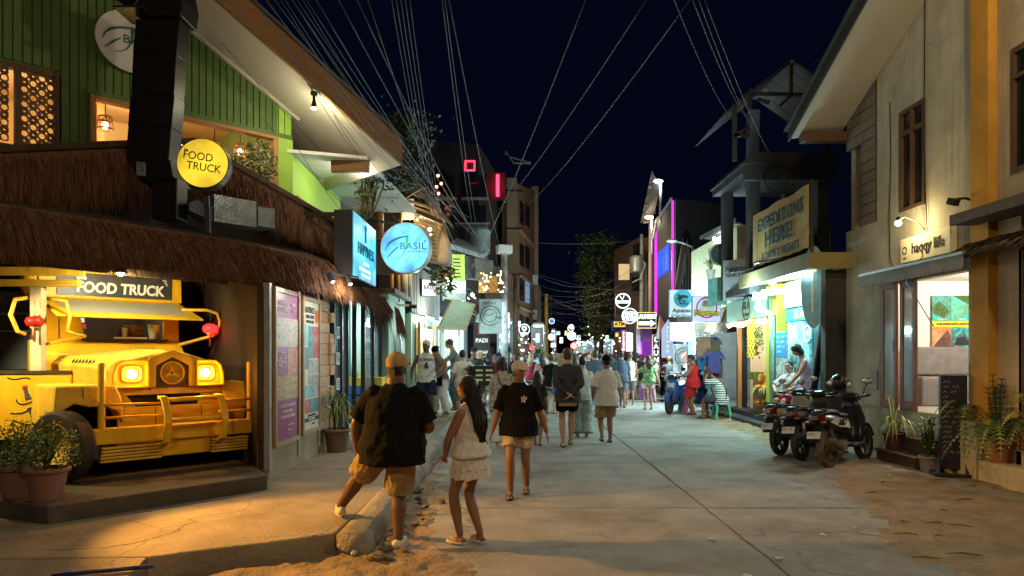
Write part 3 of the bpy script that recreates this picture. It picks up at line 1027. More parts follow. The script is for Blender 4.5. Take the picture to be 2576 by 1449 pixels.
def eave_lamp(loc,to,w,label,cone=120,col=(1.0,0.62,0.18)):
 t=thing("eave_lamp",label,"lamp",loc,0)
 mb=MB();mb.lathe([(0.05,0.10),(0.055,0.02),(0.075,-0.02)],n=14,cap=True);mb.build("lamp_shade",m_black,t)
 mb=MB();mb.ball((0,0,-0.02),0.04,10,8);mb.build("bulb",E("bulb_amber",(1,0.7,0.25),12),t,smooth=True)
 lamp("eave_light",(0,0,-0.09),w,col,r=0.06,kind='SPOT',to=Vector(to)-Vector(loc) if True else None,cone=cone,blend=0.45,parent=t)
def spot_to(o,frm,to):
 o.rotation_euler=(Vector(to)-Vector(frm)).to_track_quat('-Z','Y').to_euler()
eave_lamp((-5.35,6.45,2.42),(0.0,5.6,0.25),1250,"amber lamp under the thatch at the left edge lighting the pavement",58,(1.0,0.45,0.07))
eave_lamp((-6.0,7.1,2.46),(-5.2,7.95,1.2),120,"warm lamp under the thatch above the painted counter",110,(1.0,0.80,0.35))
eave_lamp((-4.55,7.95,2.66),(-5.05,8.75,1.9),75,"warm lamp under the thatch facing the truck sign",150,(1.0,0.86,0.5))
lamp("galley_light",tp((-0.1,2.4,2.65)),22,(1.0,0.85,0.6),r=0.1)
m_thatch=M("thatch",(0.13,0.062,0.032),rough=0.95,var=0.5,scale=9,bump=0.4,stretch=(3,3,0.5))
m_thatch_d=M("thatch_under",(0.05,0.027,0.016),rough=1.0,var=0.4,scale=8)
def thatch_face(root,b0,b1,t0,t1,n,seed,rows=5,jit=0.07,name="thatch",mat=None,wid=0.0095,base=True):
 """a slope of hanging palm strands between eave b0-b1 and upper edge t0-t1"""
 r_=random.Random(seed)
 b0,b1,t0,t1=map(Vector,(b0,b1,t0,t1))
 mb=MB()
 nrm=(b1-b0).cross(t0-b0).normalized()
 if nrm.z<0:nrm=-nrm
 along=(b1-b0).normalized()
 for i in range(n):
  s=r_.random()
  u=(r_.randrange(rows)+r_.uniform(0,0.9))/rows*.8
  lo,hi=b0.lerp(b1,s),t0.lerp(t1,s)
  full=(hi-lo).length
  p=lo.lerp(hi,min(1,u+0.55+r_.uniform(0,.2)))
  q=lo.lerp(hi,u*0.92)+Vector((0,0,-r_.uniform(0.0,jit*(2.2 if r_.random()<0.12 else 1))))*(1 if u<0.25 else .6)
  out=nrm*(0.012+0.025*(1-u)+r_.uniform(0,0.018))
  p+=nrm*0.01
  q+=out+along*r_.uniform(-0.035,0.035)
  mid=p.lerp(q,0.5)+nrm*r_.uniform(0.006,0.028)
  w=along*wid*r_.uniform(0.5,1.2)
  tw=nrm*r_.uniform(-0.008,0.008)
  mb.add([p-w*.5,p+w*.5,mid+w*.5+tw,mid-w*.5-tw,q],[(0,1,2,3),(3,2,4)])
 o=mb.build(name,mat or m_thatch,root,kind="stuff")
 if base:
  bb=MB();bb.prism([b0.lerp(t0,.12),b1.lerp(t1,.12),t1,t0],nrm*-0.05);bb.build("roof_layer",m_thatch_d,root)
 return o
TH=thing("thatched_roof","shaggy brown thatched roof in two tiers over the yellow food truck","roof",(0,0,0))
e0,eK,e1=Vector((-5.75,4.05,2.54)),Vector((-2.93,8.38,2.53)),Vector((-2.40,9.92,2.53))
back=Vector((-0.867,0.495,0))
thatch_face(TH,e0,eK,e0+back*0.34+Vector((0,0,0.54)),eK+back*0.34+Vector((0,0,0.54)),10500,3,jit=0.12)
thatch_face(TH,eK-(eK-e0)*.02,e1,eK+back*0.34+Vector((0,0,0.54)),e1+back*0.34+Vector((0,0,0.52)),3600,33,jit=0.12)
mb=MB();a_,b_=e0+back*0.34+Vector((0,0,0.52)),e1+back*0.34+Vector((0,0,0.50))
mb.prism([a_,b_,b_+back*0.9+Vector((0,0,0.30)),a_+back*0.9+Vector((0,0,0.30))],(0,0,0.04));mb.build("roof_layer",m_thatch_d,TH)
mb=MB();mb.prism([e0+back*.1+Vector((0,0,.15)),e1+back*.1+Vector((0,0,.15)),e1+back*1.6+Vector((0,0,.45)),e0+back*3.4+Vector((0,0,.55))],(0,0,0.03));mb.build("ceiling",M("eave_ceiling",(0.30,0.2,0.08),rough=0.8),TH)
R0,RA,R1=Vector((-5.75,5.9,3.38)),Vector((-4.11,8.78,4.38)),Vector((-2.62,11.35,3.66))
dn=Vector((0,0,-0.72));outw=Vector((0.867,-0.495,0))*0.10
thatch_face(TH,R0+dn+outw,RA+dn*0.95+outw,R0,RA,7500,5,rows=6,jit=0.12)
thatch_face(TH,RA+dn*0.9+outw,R1+dn*0.85+outw,RA,R1,7800,6,rows=6,jit=0.12)
mb=MB();mb.bar(R0+Vector((0,0,.03)),RA+Vector((0,0,.05)),0.12,0.07);mb.bar(RA+Vector((0,0,.05)),R1+Vector((0,0,.03)),0.12,0.07);mb.build("ridge_board",m_thatch_d,TH)
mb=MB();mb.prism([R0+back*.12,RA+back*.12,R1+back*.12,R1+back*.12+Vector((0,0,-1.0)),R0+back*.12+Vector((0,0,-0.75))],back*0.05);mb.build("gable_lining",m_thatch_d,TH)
mb=MB();mb.prism([(-6.6,11.85,0.3),(-9.6,9.0,0.3),(-9.6,9.0,4.0),(-6.6,11.85,4.0)],(-.05,.05,0));mb.prism([(-4.2,9.4,2.75),(-6.6,11.85,2.75),(-6.6,11.85,4.0),(-4.2,9.4,4.0)],(-.05,.05,0));mb.build("back_wall",m_thatch_d,TH)  # dark backing added so the space under the thatch stays dark
TH2=thing("thatched_eave","short brown thatched eave over the glass shop doors beside the truck","roof",(0,0,0))
f0,f1=Vector((-2.42,9.96,2.56)),Vector((-2.52,14.6,2.52))
thatch_face(TH2,f0,f1,f0+Vector((-.35,0,.50)),f1+Vector((-.35,0,.46)),7600,8,jit=0.14)
thatch_face(TH2,f1+Vector((0,.0,-.1)),f1+Vector((-.5,.12,-.30)),f1+Vector((-.2,0,.40)),f1+Vector((-.55,.1,.35)),500,9,jit=0.35,base=False)
thatch_face(TH2,f1+Vector((0.05,.0,-.45)),f1+Vector((0.22,.3,-.5)),f1+Vector((0,0,.2)),f1+Vector((.05,.3,.15)),320,19,jit=0.25,base=False)
#  green gabled building behind the truck
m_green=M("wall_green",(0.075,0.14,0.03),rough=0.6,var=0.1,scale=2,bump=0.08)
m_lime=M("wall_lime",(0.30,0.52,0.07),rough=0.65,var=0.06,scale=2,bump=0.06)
m_soff=M("soffit_cream",(0.46,0.43,0.36),rough=0.8,var=0.06,scale=1.5,bump=0.05)
m_fasc=M("fascia_brown",(0.20,0.105,0.035),rough=0.7,var=0.2,scale=3,stretch=(1,6,6),bump=0.2)
m_wood=M("wood_orange",(0.36,0.17,0.05),rough=0.55,var=0.25,scale=5,stretch=(6,6,0.7),bump=0.15)
m_woodd=M("wood_dark",(0.10,0.05,0.022),rough=0.65,var=0.35,scale=6,stretch=(5,5,0.6),bump=0.25)
m_metal_d=M("duct_black",(0.009,0.008,0.008),rough=0.4,var=0.3,scale=5,bump=0.1,metal=0.3)
m_galv=M("galvanised",(0.16,0.21,0.27),rough=0.26,var=0.35,scale=5,metal=0.9,bump=0.1)
GB=thing("green_building","green board clad upper storey with cream gable soffit above the thatch","building",(-3.4,10.57,0),math.atan2(0.6924,0.7215))
def gp(mb,nm,mt,parent=GB,**k):return mb.build(nm,mt,parent,**k)
SL=-0.547
topz=lambda x:5.42+SL*x
zh=5.0
mb=MB()
def wallstrip(x0,x1,z0,z1a,z1b):
 mb.prism([(x0,0.03,z0),(x1,0.03,z0),(x1,0.03,z1b),(x0,0.03,z1a)],(0,0.08,0))
wallstrip(-5.5,-3.95,3.3,topz(-5.5),topz(-3.95))
wallstrip(-3.95,-3.05,5.16,topz(-3.95),topz(-3.05))
wallstrip(-3.95,-3.05,3.3,4.2,4.2)
wallstrip(-3.05,-2.72,3.3,topz(-3.05),topz(-2.72))
wallstrip(-2.72,-0.23,zh,topz(-2.72),topz(-0.23))
wallstrip(-2.72,-0.23,3.3,4.15,4.15)
gp(mb,"wall",m_green)
mb=MB();wallstrip(-0.23,0.0,2.6,topz(-0.23),topz(0));mb.prism([(-0.23,-0.001,2.6),(0.012,-0.001,2.6),(0.012,-0.001,5.0),(-0.23,-0.001,5.0)],(0,0.03,0));gp(mb,"corner_wall",m_lime)
x=-0.03
gb_r=random.Random(2)
i=0
while x>-5.2:
 w=0.088
 x0=x-w
 if x0>-0.235:
  z0=5.04
 elif x0>-2.72:
  z0=zh+0.07
 elif x0>-3.06:
  z0=3.0
 elif x0>-3.95:
  z0=5.2
 else :
  z0=3.2
 mb=MB()
 d=gb_r.uniform(0.018,0.026)
 mb.prism([(x0+0.004,0.029-d,z0),(x-0.004,0.029-d,z0),(x-0.004,0.029-d,topz(x)-0.02),(x0+0.004,0.029-d,topz(x0)-0.02)],(0,d,0))
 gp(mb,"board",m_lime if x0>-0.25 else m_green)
 x-=w+0.009
mb=MB();mb.bx(-2.75,-0.0,-0.012,0.03,zh-0.0,zh+0.065);gp(mb,"head_board",m_green)
mb=MB()
x0,x1=-5.2,1.35
mb.prism([(x0,-1.0,topz(x0)),(x1,-1.0,topz(x1)),(x1,0.0,topz(x1)),(x0,0.0,topz(x0))],(0,0,0.03));gp(mb,"soffit",m_soff)
mb=MB();mb.prism([(0.02,0.0,topz(0.02)+.002),(x1,0.0,topz(x1)+.002),(x1,2.2,topz(x1)+.002),(0.02,2.2,topz(0.02)+.002)],(0,0,0.03));gp(mb,"soffit",m_soff)
mb=MB();mb.prism([(x0,-1.06,topz(x0)-0.03),(1.32,-1.06,topz(1.32)-0.03),(1.32,-1.06,topz(1.32)+0.34),(x0,-1.06,topz(x0)+0.34)],(0,0.055,0));gp(mb,"bargeboard",m_fasc)
mb=MB();mb.prism([(x0,-1.1,topz(x0)+0.35),(1.32,-1.1,topz(1.32)+0.35),(1.32,3,topz(1.32)+0.35),(x0,3,topz(x0)+0.35)],(0,0,0.04));gp(mb,"roof",M("roof_tin",(0.08,0.085,0.09),rough=0.5,metal=0.3))
mb=MB();mb.bar((x0,-0.02,topz(x0)-0.035),(0.1,-0.02,topz(0.1)-0.035),0.05,0.05);gp(mb,"cornice",m_soff)
fw=thing("window_frame","","");del fw["label"];del fw["category"];fw.parent=GB
mb=MB();mb.bx(-2.72,-0.23,-0.03,0.12,zh-0.05,zh-0.002);mb.bx(-2.72,-0.23,-0.03,0.12,4.15,4.2);mb.bx(-2.72,-2.67,-0.03,0.12,4.2,zh-0.05);mb.bx(-0.31,-0.23,-0.03,0.12,4.2,zh-0.05)
mb.build("frame",m_wood,fw,bevel=0.006)
m_room=M("room_warm",(0.55,0.40,0.22),rough=0.85,var=0.1,scale=1.5)
mb=MB();mb.bx(-3.95,0.0,3.0,3.06,3.2,5.9);mb.bx(-3.95,0.0,0.12,3.0,5.62,5.68);mb.bx(-4.0,-3.95,0.12,3.0,3.2,5.7);mb.bx(-3.95,0,0.12,3.0,3.9,3.95);gp(mb,"room",m_room)
mb=MB();mb.bx(-0.06,-0.02,0.12,3.0,3.2,5.62);gp(mb,"inner_wall",M("room_green",(0.16,0.22,0.08),rough=0.8))
for xx in (-2.1,-1.2):
 mb=MB();mb.bx(xx-.05,xx+.05,2.2,2.3,3.9,5.62);gp(mb,"inner_post",m_wood)
lamp("room_light",(-1.9,1.5,5.3),55,(1.0,0.68,0.32),r=0.25,parent=GB)
lamp("room_light",(-3.4,1.6,5.0),15,(1.0,0.66,0.3),r=0.25,parent=GB)
m_bulb=E("bulb_warm",(1.0,0.78,0.45),14)
def pendant(x,y,z,label,drop=0.4):
 m4=Matrix.Translation(Vector((-3.4,10.57,0)))@Matrix.Rotation(math.atan2(0.6924,0.7215),4,'Z')
 t=thing("pendant_lamp",label,"lamp",tuple(m4@Vector((x,y,z))),0,"pendant lamps in the green building window")
 mb=MB();mb.ball((0,0,0.02),(0.04,0.04,0.05),10,8);mb.build("bulb",m_bulb,t,smooth=True)
 mb=MB();mb.tube([(0,0,0.13),(0.01,0,drop),(0,0,drop+.15)],0.006,5);mb.build("cord",m_black,t)
 for zz,r_ in ((0.12,0.085),(0.05,0.095),(-0.04,0.10)):
  mb=MB();mb.lathe([(r_,zz),(r_+.006,zz+.012),(r_,zz+.024),(r_-.006,zz+.012),(r_,zz)],n=18,cap=False);mb.build("ring",m_wood,t)
 mb=MB()
 for k in range(14):
  a=2*PI*k/14
  mb.bar((0.085*math.cos(a),0.085*math.sin(a),0.13),(0.10*math.cos(a),0.10*math.sin(a),-0.04),0.008)
 mb.build("shade_ribs",m_wood,t)
pendant(-2.42,0.55,4.78,"woven pendant lamp alone in the window left of the black duct")
pendant(-1.5,0.45,4.68,"woven pendant lamp just above the yellow round sign, leftmost of three")
pendant(-1.02,0.42,4.70,"woven pendant lamp in the middle of the three in the long window")
pendant(-0.66,0.36,4.74,"woven pendant lamp nearest the white flowers in the window")
t=thing("woven_lampshade","tall glowing woven basket lampshade at the left edge of the open window","lampshade",tuple(Matrix.Translation(Vector((-3.4,10.57,0)))@Matrix.Rotation(math.atan2(0.6924,0.7215),4,'Z')@Vector((-2.72,0.5,4.15))),0)
for k in range(9):
 mb=MB();z=0.05+0.06*k;r_=0.10-0.004*abs(k-3)
 mb.lathe([(r_,z),(r_+.012,z+.02),(r_,z+.04)],n=16,cap=False);mb.build("coil",E("wicker_glow",(1.0,0.55,0.18),0.7),t,smooth=True)
m_lat=M("lattice_brown",(0.14,0.085,0.045),rough=0.8,var=0.3,scale=8)
lw=thing("lattice_window","","");del lw["label"];del lw["category"];lw.parent=GB
mb=MB();mb.bx(-3.95,-3.05,-0.03,0.09,5.10,5.16);mb.bx(-3.10,-3.05,-0.03,0.09,4.2,5.10);mb.bx(-3.95,-3.90,-0.03,0.09,4.2,5.1);mb.bx(-3.50,-3.44,-0.03,0.09,4.2,5.1);mb.build("frame",m_woodd,lw)
cell=0.088
for col_,(xa,nx) in enumerate(((-3.44,4),(-3.90,4))):
 for r_ in range(10):
  for c_ in range(nx):
   cx_,cz_=xa+cell*(c_+.5)-0.006,5.10-cell*(r_+.5)
   if cx_>-3.10:continue
   mb=MB();n=16;vs=[];fs=[]
   big=(r_+c_)%2==0
   for i in range(n):
    a=2*PI*i/n+PI/n
    m_=max(abs(math.cos(a)),abs(math.sin(a)))
    ox,oz=math.cos(a)/m_*cell*.47,math.sin(a)/m_*cell*.47
    rr=0.032 if big else 0.014
    ix,iz=math.cos(a)*rr,math.sin(a)*rr*(1.15 if big else 1)
    vs+=[(cx_+ox,0.0,cz_+oz),(cx_+ix,0.0,cz_+iz),(cx_+ix,0.03,cz_+iz),(cx_+ox,0.03,cz_+oz)]
   for i in range(n):
    j=(i+1)%n
    for q in range(4):fs.append((i*4+q,i*4+(q+1)%4,j*4+(q+1)%4,j*4+q))
   mb.add(vs,fs);mb.build("lattice_block",m_lat,lw)
mb=MB();mb.bx(-3.55,-3.4,10.6,13.55,2.6,4.78);o=mb.build("side_wall",m_lime);o.parent=GB;o.matrix_parent_inverse=GB.matrix_basis.inverted() if False else Matrix.Identity(4)
GI=(Matrix.Translation(Vector((-3.4,10.57,0)))@Matrix.Rotation(math.atan2(0.6924,0.7215),4,'Z')).inverted()
o.matrix_parent_inverse=GI
sw=MB();sw.bx(-3.395,-3.37,10.78,11.06,3.55,4.12);o=sw.build("side_window",GLASS("glass_dim",(0.10,0.11,0.09),0.2));o.parent=GB;o.matrix_parent_inverse=GI
sw=MB();sw.bx(-3.395,-3.355,10.72,10.78,3.4,4.18);sw.bx(-3.395,-3.355,11.06,11.12,3.4,4.18);sw.bx(-3.395,-3.355,10.78,11.06,4.12,4.18);o=sw.build("side_window_frame",m_wood);o.parent=GB;o.matrix_parent_inverse=GI
m_ceil=M("ceiling_white",(0.70,0.69,0.66),rough=0.85,var=0.05)
mb=MB();mb.prism([(-3.5,10.5,4.80),(-2.3,10.9,4.80),(-2.1,15.0,4.80),(-3.9,15.0,4.80)],(0,0,0.05));o=mb.build("balcony_ceiling",m_ceil);o.parent=GB;o.matrix_parent_inverse=GI
for yy in (12.2,13.6):
 mb=MB();mb.bx(-3.45,-2.25,yy-.02,yy+.02,4.785,4.80);o=mb.build("ceiling_batten",m_ceil);o.parent=GB;o.matrix_parent_inverse=GI
mb=MB();mb.bx(-2.90,-2.30,10.95,11.05,4.62,4.80);o=mb.build("pelmet_board",m_fasc);o.parent=GB;o.matrix_parent_inverse=GI
lamp("pelmet_light",(-2.55,11.35,4.70),22,(1.0,0.88,0.62),r=0.15)
for i in range(9):
 mb=MB();y=13.6+0.13*i;mb.bx(-3.42,-3.38,y,y+0.09,3.1,4.55);o=mb.build("screen_slat",m_fasc);o.parent=GB;o.matrix_parent_inverse=GI
c=at(790,262,9.75)
t=thing("soffit_lamp","black bulb holder with a lit bulb hanging from the cream soffit","lamp",tuple(c),0)
mb=MB();mb.lathe([(0.05,0.13),(0.05,0.17),(0.02,0.17)],n=14);mb.build("rose",m_black,t)
mb=MB();mb.lathe([(0.018,0.13),(0.022,0.06),(0.03,0.03),(0.048,-0.05),(0.045,-0.055)],n=14);mb.build("holder",m_black,t)
mb=MB();mb.ball((0,0,-0.055),(0.043,0.043,0.02),12,8);mb.build("bulb",E("bulb_soft",(1.0,0.93,0.7),16),t,smooth=True)
lamp("soffit_light",(0,0,-0.12),20,(1.0,0.88,0.55),r=0.05,parent=t)
def leaf_logo(par,s,green,dark,y=-0.004,txt=True,tcol=None):
 """open leaf outline with the word beside it; s = board radius"""
 outer=bez((-0.82*s,-0.12*s),(-0.76*s,0.25*s),(-0.35*s,0.44*s),(0.13*s,0.46*s),14)
 stroke_mb(outer,[s*(0.012+0.06*math.sin(i/14*PI*.9)) for i in range(15)]).build("leaf_edge",dark,par).location=(0,y,0)
 o2=bez((0.11*s,0.50*s),(0.05*s,0.12*s),(0.10*s,-0.36*s),(-0.46*s,-0.47*s),14)
 stroke_mb(o2,[s*(0.10-0.088*i/14) for i in range(15)]).build("leaf_edge",green,par).location=(0,y,0)
 stroke_mb([(-0.74*s,-0.40*s),(-0.50*s,-0.14*s),(-0.28*s,0.04*s)],[s*.02,s*.055,s*.035]).build("leaf_stem",dark,par).location=(0,y,0)
 if txt:
  lettering("BASIL",0.40*s,tcol or dark,par,(0.33*s,y-.002,0.05*s),bold=0.0,sx=1.05,space=1.1)
  stroke_mb([(0.80*s,0.22*s),(0.86*s,0.30*s)],0.035*s).build("accent",tcol or dark,par).location=(0,y,0)
  lettering("BISTRO & BAR",0.08*s,tcol or dark,par,(0.40*s,y-.002,-0.16*s),space=1.2)
m_teal_d=M("logo_teal",(0.01,0.10,0.08),rough=0.5,bump=0)
m_grn=M("logo_green",(0.01,0.22,0.06),rough=0.5,bump=0)
t=thing("round_sign","white round wall sign with a leaf emblem on the green boards, half behind the duct","sign",tuple(Matrix.Translation(Vector((-3.4,10.57,0)))@Matrix.Rotation(math.atan2(0.6924,0.7215),4,'Z')@Vector((-2.28,-0.05,5.78))),math.atan2(0.6924,0.7215))
mb=MB();mb.lathe([(0.395,-0.02),(0.40,0.0),(0.395,0.02)],n=48,R=Matrix.Rotation(PI/2,3,'X'));mb.build("board",M("board_grey_white",(0.55,0.55,0.56),rough=0.5,bump=0,var=.04),t)
leaf_logo(t,0.38,m_teal_d,m_teal_d,y=-0.022)
D=thing("exhaust_duct","tall black sheet metal exhaust duct rising from the thatched roof","duct",(0,0,0))
def ductsec(pts,w0,w1,dp=0.26):
 mb=MB();rr=[]
 for (px_,py_),w_ in zip(pts,(w0,w1)):
  c=at(px_-9,py_,8.1)
  rr.append([c+Vector((-w_/2,-dp/2,0)),c+Vector((w_/2,-dp/2,0)),c+Vector((w_/2,dp/2,0)),c+Vector((-w_/2,dp/2,0))])
 mb.loft(rr);return mb
pp=[((394,412),(400,330)),((400,329),(407,250)),((407,249),(412,150)),((412,149),(420,62))]
for i,(a,b) in enumerate(pp):
 ductsec((a,b),0.50+.01*(i%2),0.505+.01*(i%2)).build("duct_section",m_metal_d,D,bevel=0.006)
mb=MB();rr=[]
for (px_,py_,w_) in ((420,60,0.52),(418,20,0.60),(405,-40,0.62)):
 c=at(px_,py_,8.1);rr.append([c+Vector((-w_/2,-.2,0)),c+Vector((w_/2,-.2,0)),c+Vector((w_/2,.2,0)),c+Vector((-w_/2,.2,0))])
mb.loft(rr);mb.build("elbow",m_metal_d,D,bevel=0.01)
mb=MB();a,b=at(372,15,8.0),at(290,-45,8.0);mb.bar(a,b,0.34,0.34);mb.build("branch_duct",m_metal_d,D,bevel=0.01)
mb=MB();c=at(372,38,7.95);mb.bx(c.x-.29,c.x+.04,c.y-.2,c.y+.2,c.z-.012,c.z+.012);mb.build("flange",m_galv,D)
mb=MB();rr=[]
for (px_,py_,w_) in ((394,413,0.50),(408,448,0.42),(432,470,0.30)):
 c=at(px_,py_,8.1);rr.append([c+Vector((-w_/2,-.18,0)),c+Vector((w_/2,-.18,0)),c+Vector((w_/2,.18,0)),c+Vector((-w_/2,.18,0))])
mb.loft(rr);mb.build("reducer",m_metal_d,D,bevel=0.006)
c=at(428,505,8.05);mb=MB();mb.box(c,(0.29,0.26,0.48));mb.build("fan_box",m_metal_d,D,bevel=0.01)
c=at(362,430,8.0);mb=MB();mb.box(c,(0.10,0.2,0.16),rot=0.2);mb.build("metal_flap",m_galv,D)
D2=thing("vent_box","silver galvanised vent box lying on the dark thatch below the round sign","vent",tuple(at(584,540,8.5)),math.radians(48))
D2.scale=(.74,.74,.74)
mb=MB();mb.loft([[Vector((-.75,-.10,.06)),Vector((-.75,.10,.06)),Vector((-.75,.10,-.06)),Vector((-.75,-.10,-.06))],[Vector((-.42,-.22,.24)),Vector((-.42,.22,.24)),Vector((-.42,.22,-.2)),Vector((-.42,-.22,-.2))]]);mb.build("taper",m_galv,D2)
mb=MB();mb.bx(-.415,.32,-.225,.225,-.205,.245);mb.build("box",m_galv,D2,bevel=0.008)
mb=MB();mb.bx(.34,.66,-.215,.215,-.17,.17);mb.build("end_box",m_galv,D2,bevel=0.008)
c=at(517,417,7.75)
t=thing("round_light_sign","glowing yellow round sign with dark letters standing on the thatched roof","sign",tuple(c),math.radians(8))
RX=Matrix.Rotation(PI/2,3,'X')
mb=MB();mb.lathe([(0.278,-0.06),(0.288,0.0),(0.278,0.10)],n=44,R=RX);mb.build("housing",m_black,t)
mb=MB();mb.lathe([(0.264,0),(0.27,0.008),(0.0,0.012)],(0,-0.10,0),44,Matrix.Rotation(PI/2,3,'X'));mb.build("lit_face",E("sign_yellow",(0.80,0.56,0.03),0.66,patch=0.45),t)
m_ink=M("sign_ink",(0.02,0.02,0.015),rough=0.6,bump=0)
for tx,sz,x,z in (("the",0.036,-0.17,0.145),("FOOD",0.125,-0.045,0.07),("TRUCK",0.125,0.015,-0.052)):
 lettering(tx,sz,m_ink,t,(x,-0.116,z),rot=(0,math.radians(7),0),sx=0.9)
mb=MB();mb.bar((0,0.05,-0.33),(0,0.10,-0.75),0.05);mb.build("bracket",m_black,t)
def leaf_cluster(name,label,cat,centre,rad,n,mats,size,seed,par=None,flat=0.35):
 t=thing(name,label,cat,tuple(centre)) if label else None
 r_=random.Random(seed)
 for mi,(mt,frac,nm) in enumerate(mats):
  mb=MB()
  for i in range(int(n*frac)):
   while True:
    p=Vector((r_.uniform(-1,1),r_.uniform(-1,1),r_.uniform(-1,1)))
    if p.length<1:break
   p=Vector((p.x*rad[0],p.y*rad[1],p.z*rad[2]))
   d=Vector((r_.gauss(0,1),r_.gauss(0,1),r_.gauss(0,.6))).normalized()
   e=d.orthogonal().normalized()
   e=Matrix.Rotation(r_.uniform(0,6.28),3,d)@e
   f_=d.cross(e)
   s=size*r_.uniform(.6,1.3)
   mb.add([p-d*s,p+e*s*.42+f_*s*.1,p+d*s,p-e*s*.42+f_*s*.1],[(0,1,2,3)])
  mb.build(nm,mt,t or par,kind="stuff")
 return t
m_leaf=M("leaf_green",(0.07,0.12,0.025),rough=0.55,var=0.4,scale=20,bump=0)
m_leaf_d=M("leaf_dark",(0.03,0.055,0.02),rough=0.6,var=0.4,scale=20,bump=0)
m_leaf_l=M("leaf_light",(0.20,0.27,0.06),rough=0.5,var=0.35,scale=20,bump=0)
m_petal=M("petal_white",(0.70,0.68,0.55),rough=0.7,var=0.1,bump=0)
leaf_cluster("flowering_plant","bushy plant with white flowers filling the right end of the window","plant",at(655,415,10.05),(0.26,0.2,0.40),620,[(m_leaf,.55,"leaves"),(m_leaf_d,.2,"dark_leaves"),(m_petal,.3,"flowers")],0.036,31)
leaf_cluster("hanging_plant","small sprig of leaves and flowers hanging in the window between pendant lamps","plant",at(600,400,10.2),(0.12,0.12,0.16),120,[(m_leaf,.6,"leaves"),(m_petal,.4,"flowers")],0.03,32)
#  pavement wall with the two framed posters
PW=thing("poster_wall","low rendered wall with grey posts carrying two framed posters by the pavement","wall",(0,0,0))
m_wallb=M("wall_brown_dark",(0.034,0.02,0.010),rough=0.75,var=0.25,scale=3,bump=0.1)
m_rend=M("render_olive",(0.30,0.255,0.16),rough=0.85,var=0.2,scale=3,bump=0.25,dirt=0.4,dirtcol=(0.12,0.1,0.06))
m_post=M("post_grey",(0.28,0.29,0.31),rough=0.5,var=0.15,bump=0.05)
m_fr=M("frame_wood",(0.30,0.20,0.10),rough=0.5,var=0.25,scale=6,stretch=(5,5,.7))
XW=-2.92
mb=MB();mb.bx(XW-.15,XW,8.22,10.32,0.17,0.62);mb.build("base",m_rend,PW,bevel=0.02)
mb=MB();mb.bx(XW-.16,XW-.05,8.26,10.32,0.62,2.55);mb.build("backing",m_wallb,PW)
for y in (8.22,9.33,10.30):
 mb=MB();mb.bx(XW-.06,XW+0.02,y-.035,y+.035,0.3,2.55);mb.build("post",m_post,PW)
t=thing("side_wall","dark brown wall panel between the truck and the first poster","wall")
mb=MB();mb.prism([(-3.02,8.20,0.32),(-6.0,12.2,0.32),(-6.0,12.2,3.2),(-3.02,8.20,2.5)],(-0.06,-0.06+0.14,0));mb.build("panel",m_wallb,t)
mb=MB();mb.bar((-3.0,8.18,0.32),(-3.0,8.18,2.5),0.06);mb.build("post",m_wallb,t)
def poster_frame(y0,y1,z0,z1,label,base,x=XW+0.03):
 t=thing("framed_poster",label,"poster",(x,(y0+y1)/2,(z0+z1)/2),math.radians(90))
 w,h=y1-y0,z1-z0
 frame_mb(w,h,0.055,0.05).build("frame",m_fr,t)
 mb=MB();mb.bx(-w/2+.05,w/2-.05,-0.002,0.01,-h/2+.05,h/2-.05);mb.build("sheet",base,t)
 return t,w-.11,h-.11
m_purple=M("poster_purple",(0.23,0.035,0.15),rough=0.45,var=0.08,bump=0)
m_cream=M("poster_cream",(0.52,0.50,0.40),rough=0.5,var=0.05,bump=0)
m_txt_l=M("print_light",(0.68,0.62,0.56),rough=0.6,bump=0)
m_txt_d=M("print_dark",(0.03,0.03,0.03),rough=0.6,bump=0)
def pic(t,x0,x1,z0,z1,mat,nm="picture",y=-0.006):
 mb=MB();mb.bx(x0,x1,y,0.0,z0,z1);return mb.build(nm,mat,t)
t,w,h=poster_frame(8.30,9.27,0.55,2.52,"framed purple poster of dancers, the nearer one to the truck",m_purple)
P1=PRINT("picture_dancers",[(0.05,0.06,0.09),(0.35,0.12,0.06),(0.55,0.45,0.35),(0.12,0.35,0.40),(0.5,0.3,0.1)],16)
P2=PRINT("picture_party",[(0.28,0.03,0.14),(0.6,0.25,0.12),(0.25,0.08,0.08),(0.65,0.42,0.25)],14)
P3=PRINT("picture_crowd",[(0.04,0.03,0.02),(0.55,0.38,0.12),(0.12,0.06,0.03),(0.62,0.5,0.3)],22)
pic(t,-w/2,w/2,0.25,0.62,P1);pic(t,0.0,w/2,-0.10,0.24,P2);pic(t,-w/2,-0.01,-0.10,0.24,m_purple);pic(t,-w/2,w/2,-0.42,-0.11,P3)
for tx,sz,z,x in (("HAPPINESS",.085,.80,-.16),("RESTAURANT",.085,.72,-.16),("BEACH",.06,.80,.25),("BAR",.06,.72,.25),("LET'S",.12,.14,-.22),("PARTY",.12,.02,-.22),("OPEN DAILY FOR BREAKFAST",.055,-.50,0),("LUNCH & DINNER",.055,-.57,0),("HOSTING WEEKLY EVENTS",.055,-.64,0),("Serena St, El Nido",.04,-.75,.12),("@happiness",.04,-.81,.08),("info",.04,-.87,.06)):
 lettering(tx,sz,m_txt_l,t,(x,-0.012,z),sx=0.8,ext=0.002)
t,w,h=poster_frame(9.40,10.26,0.57,2.50,"framed cream poster with a grid of travel photos, the farther of the two posters",m_cream)
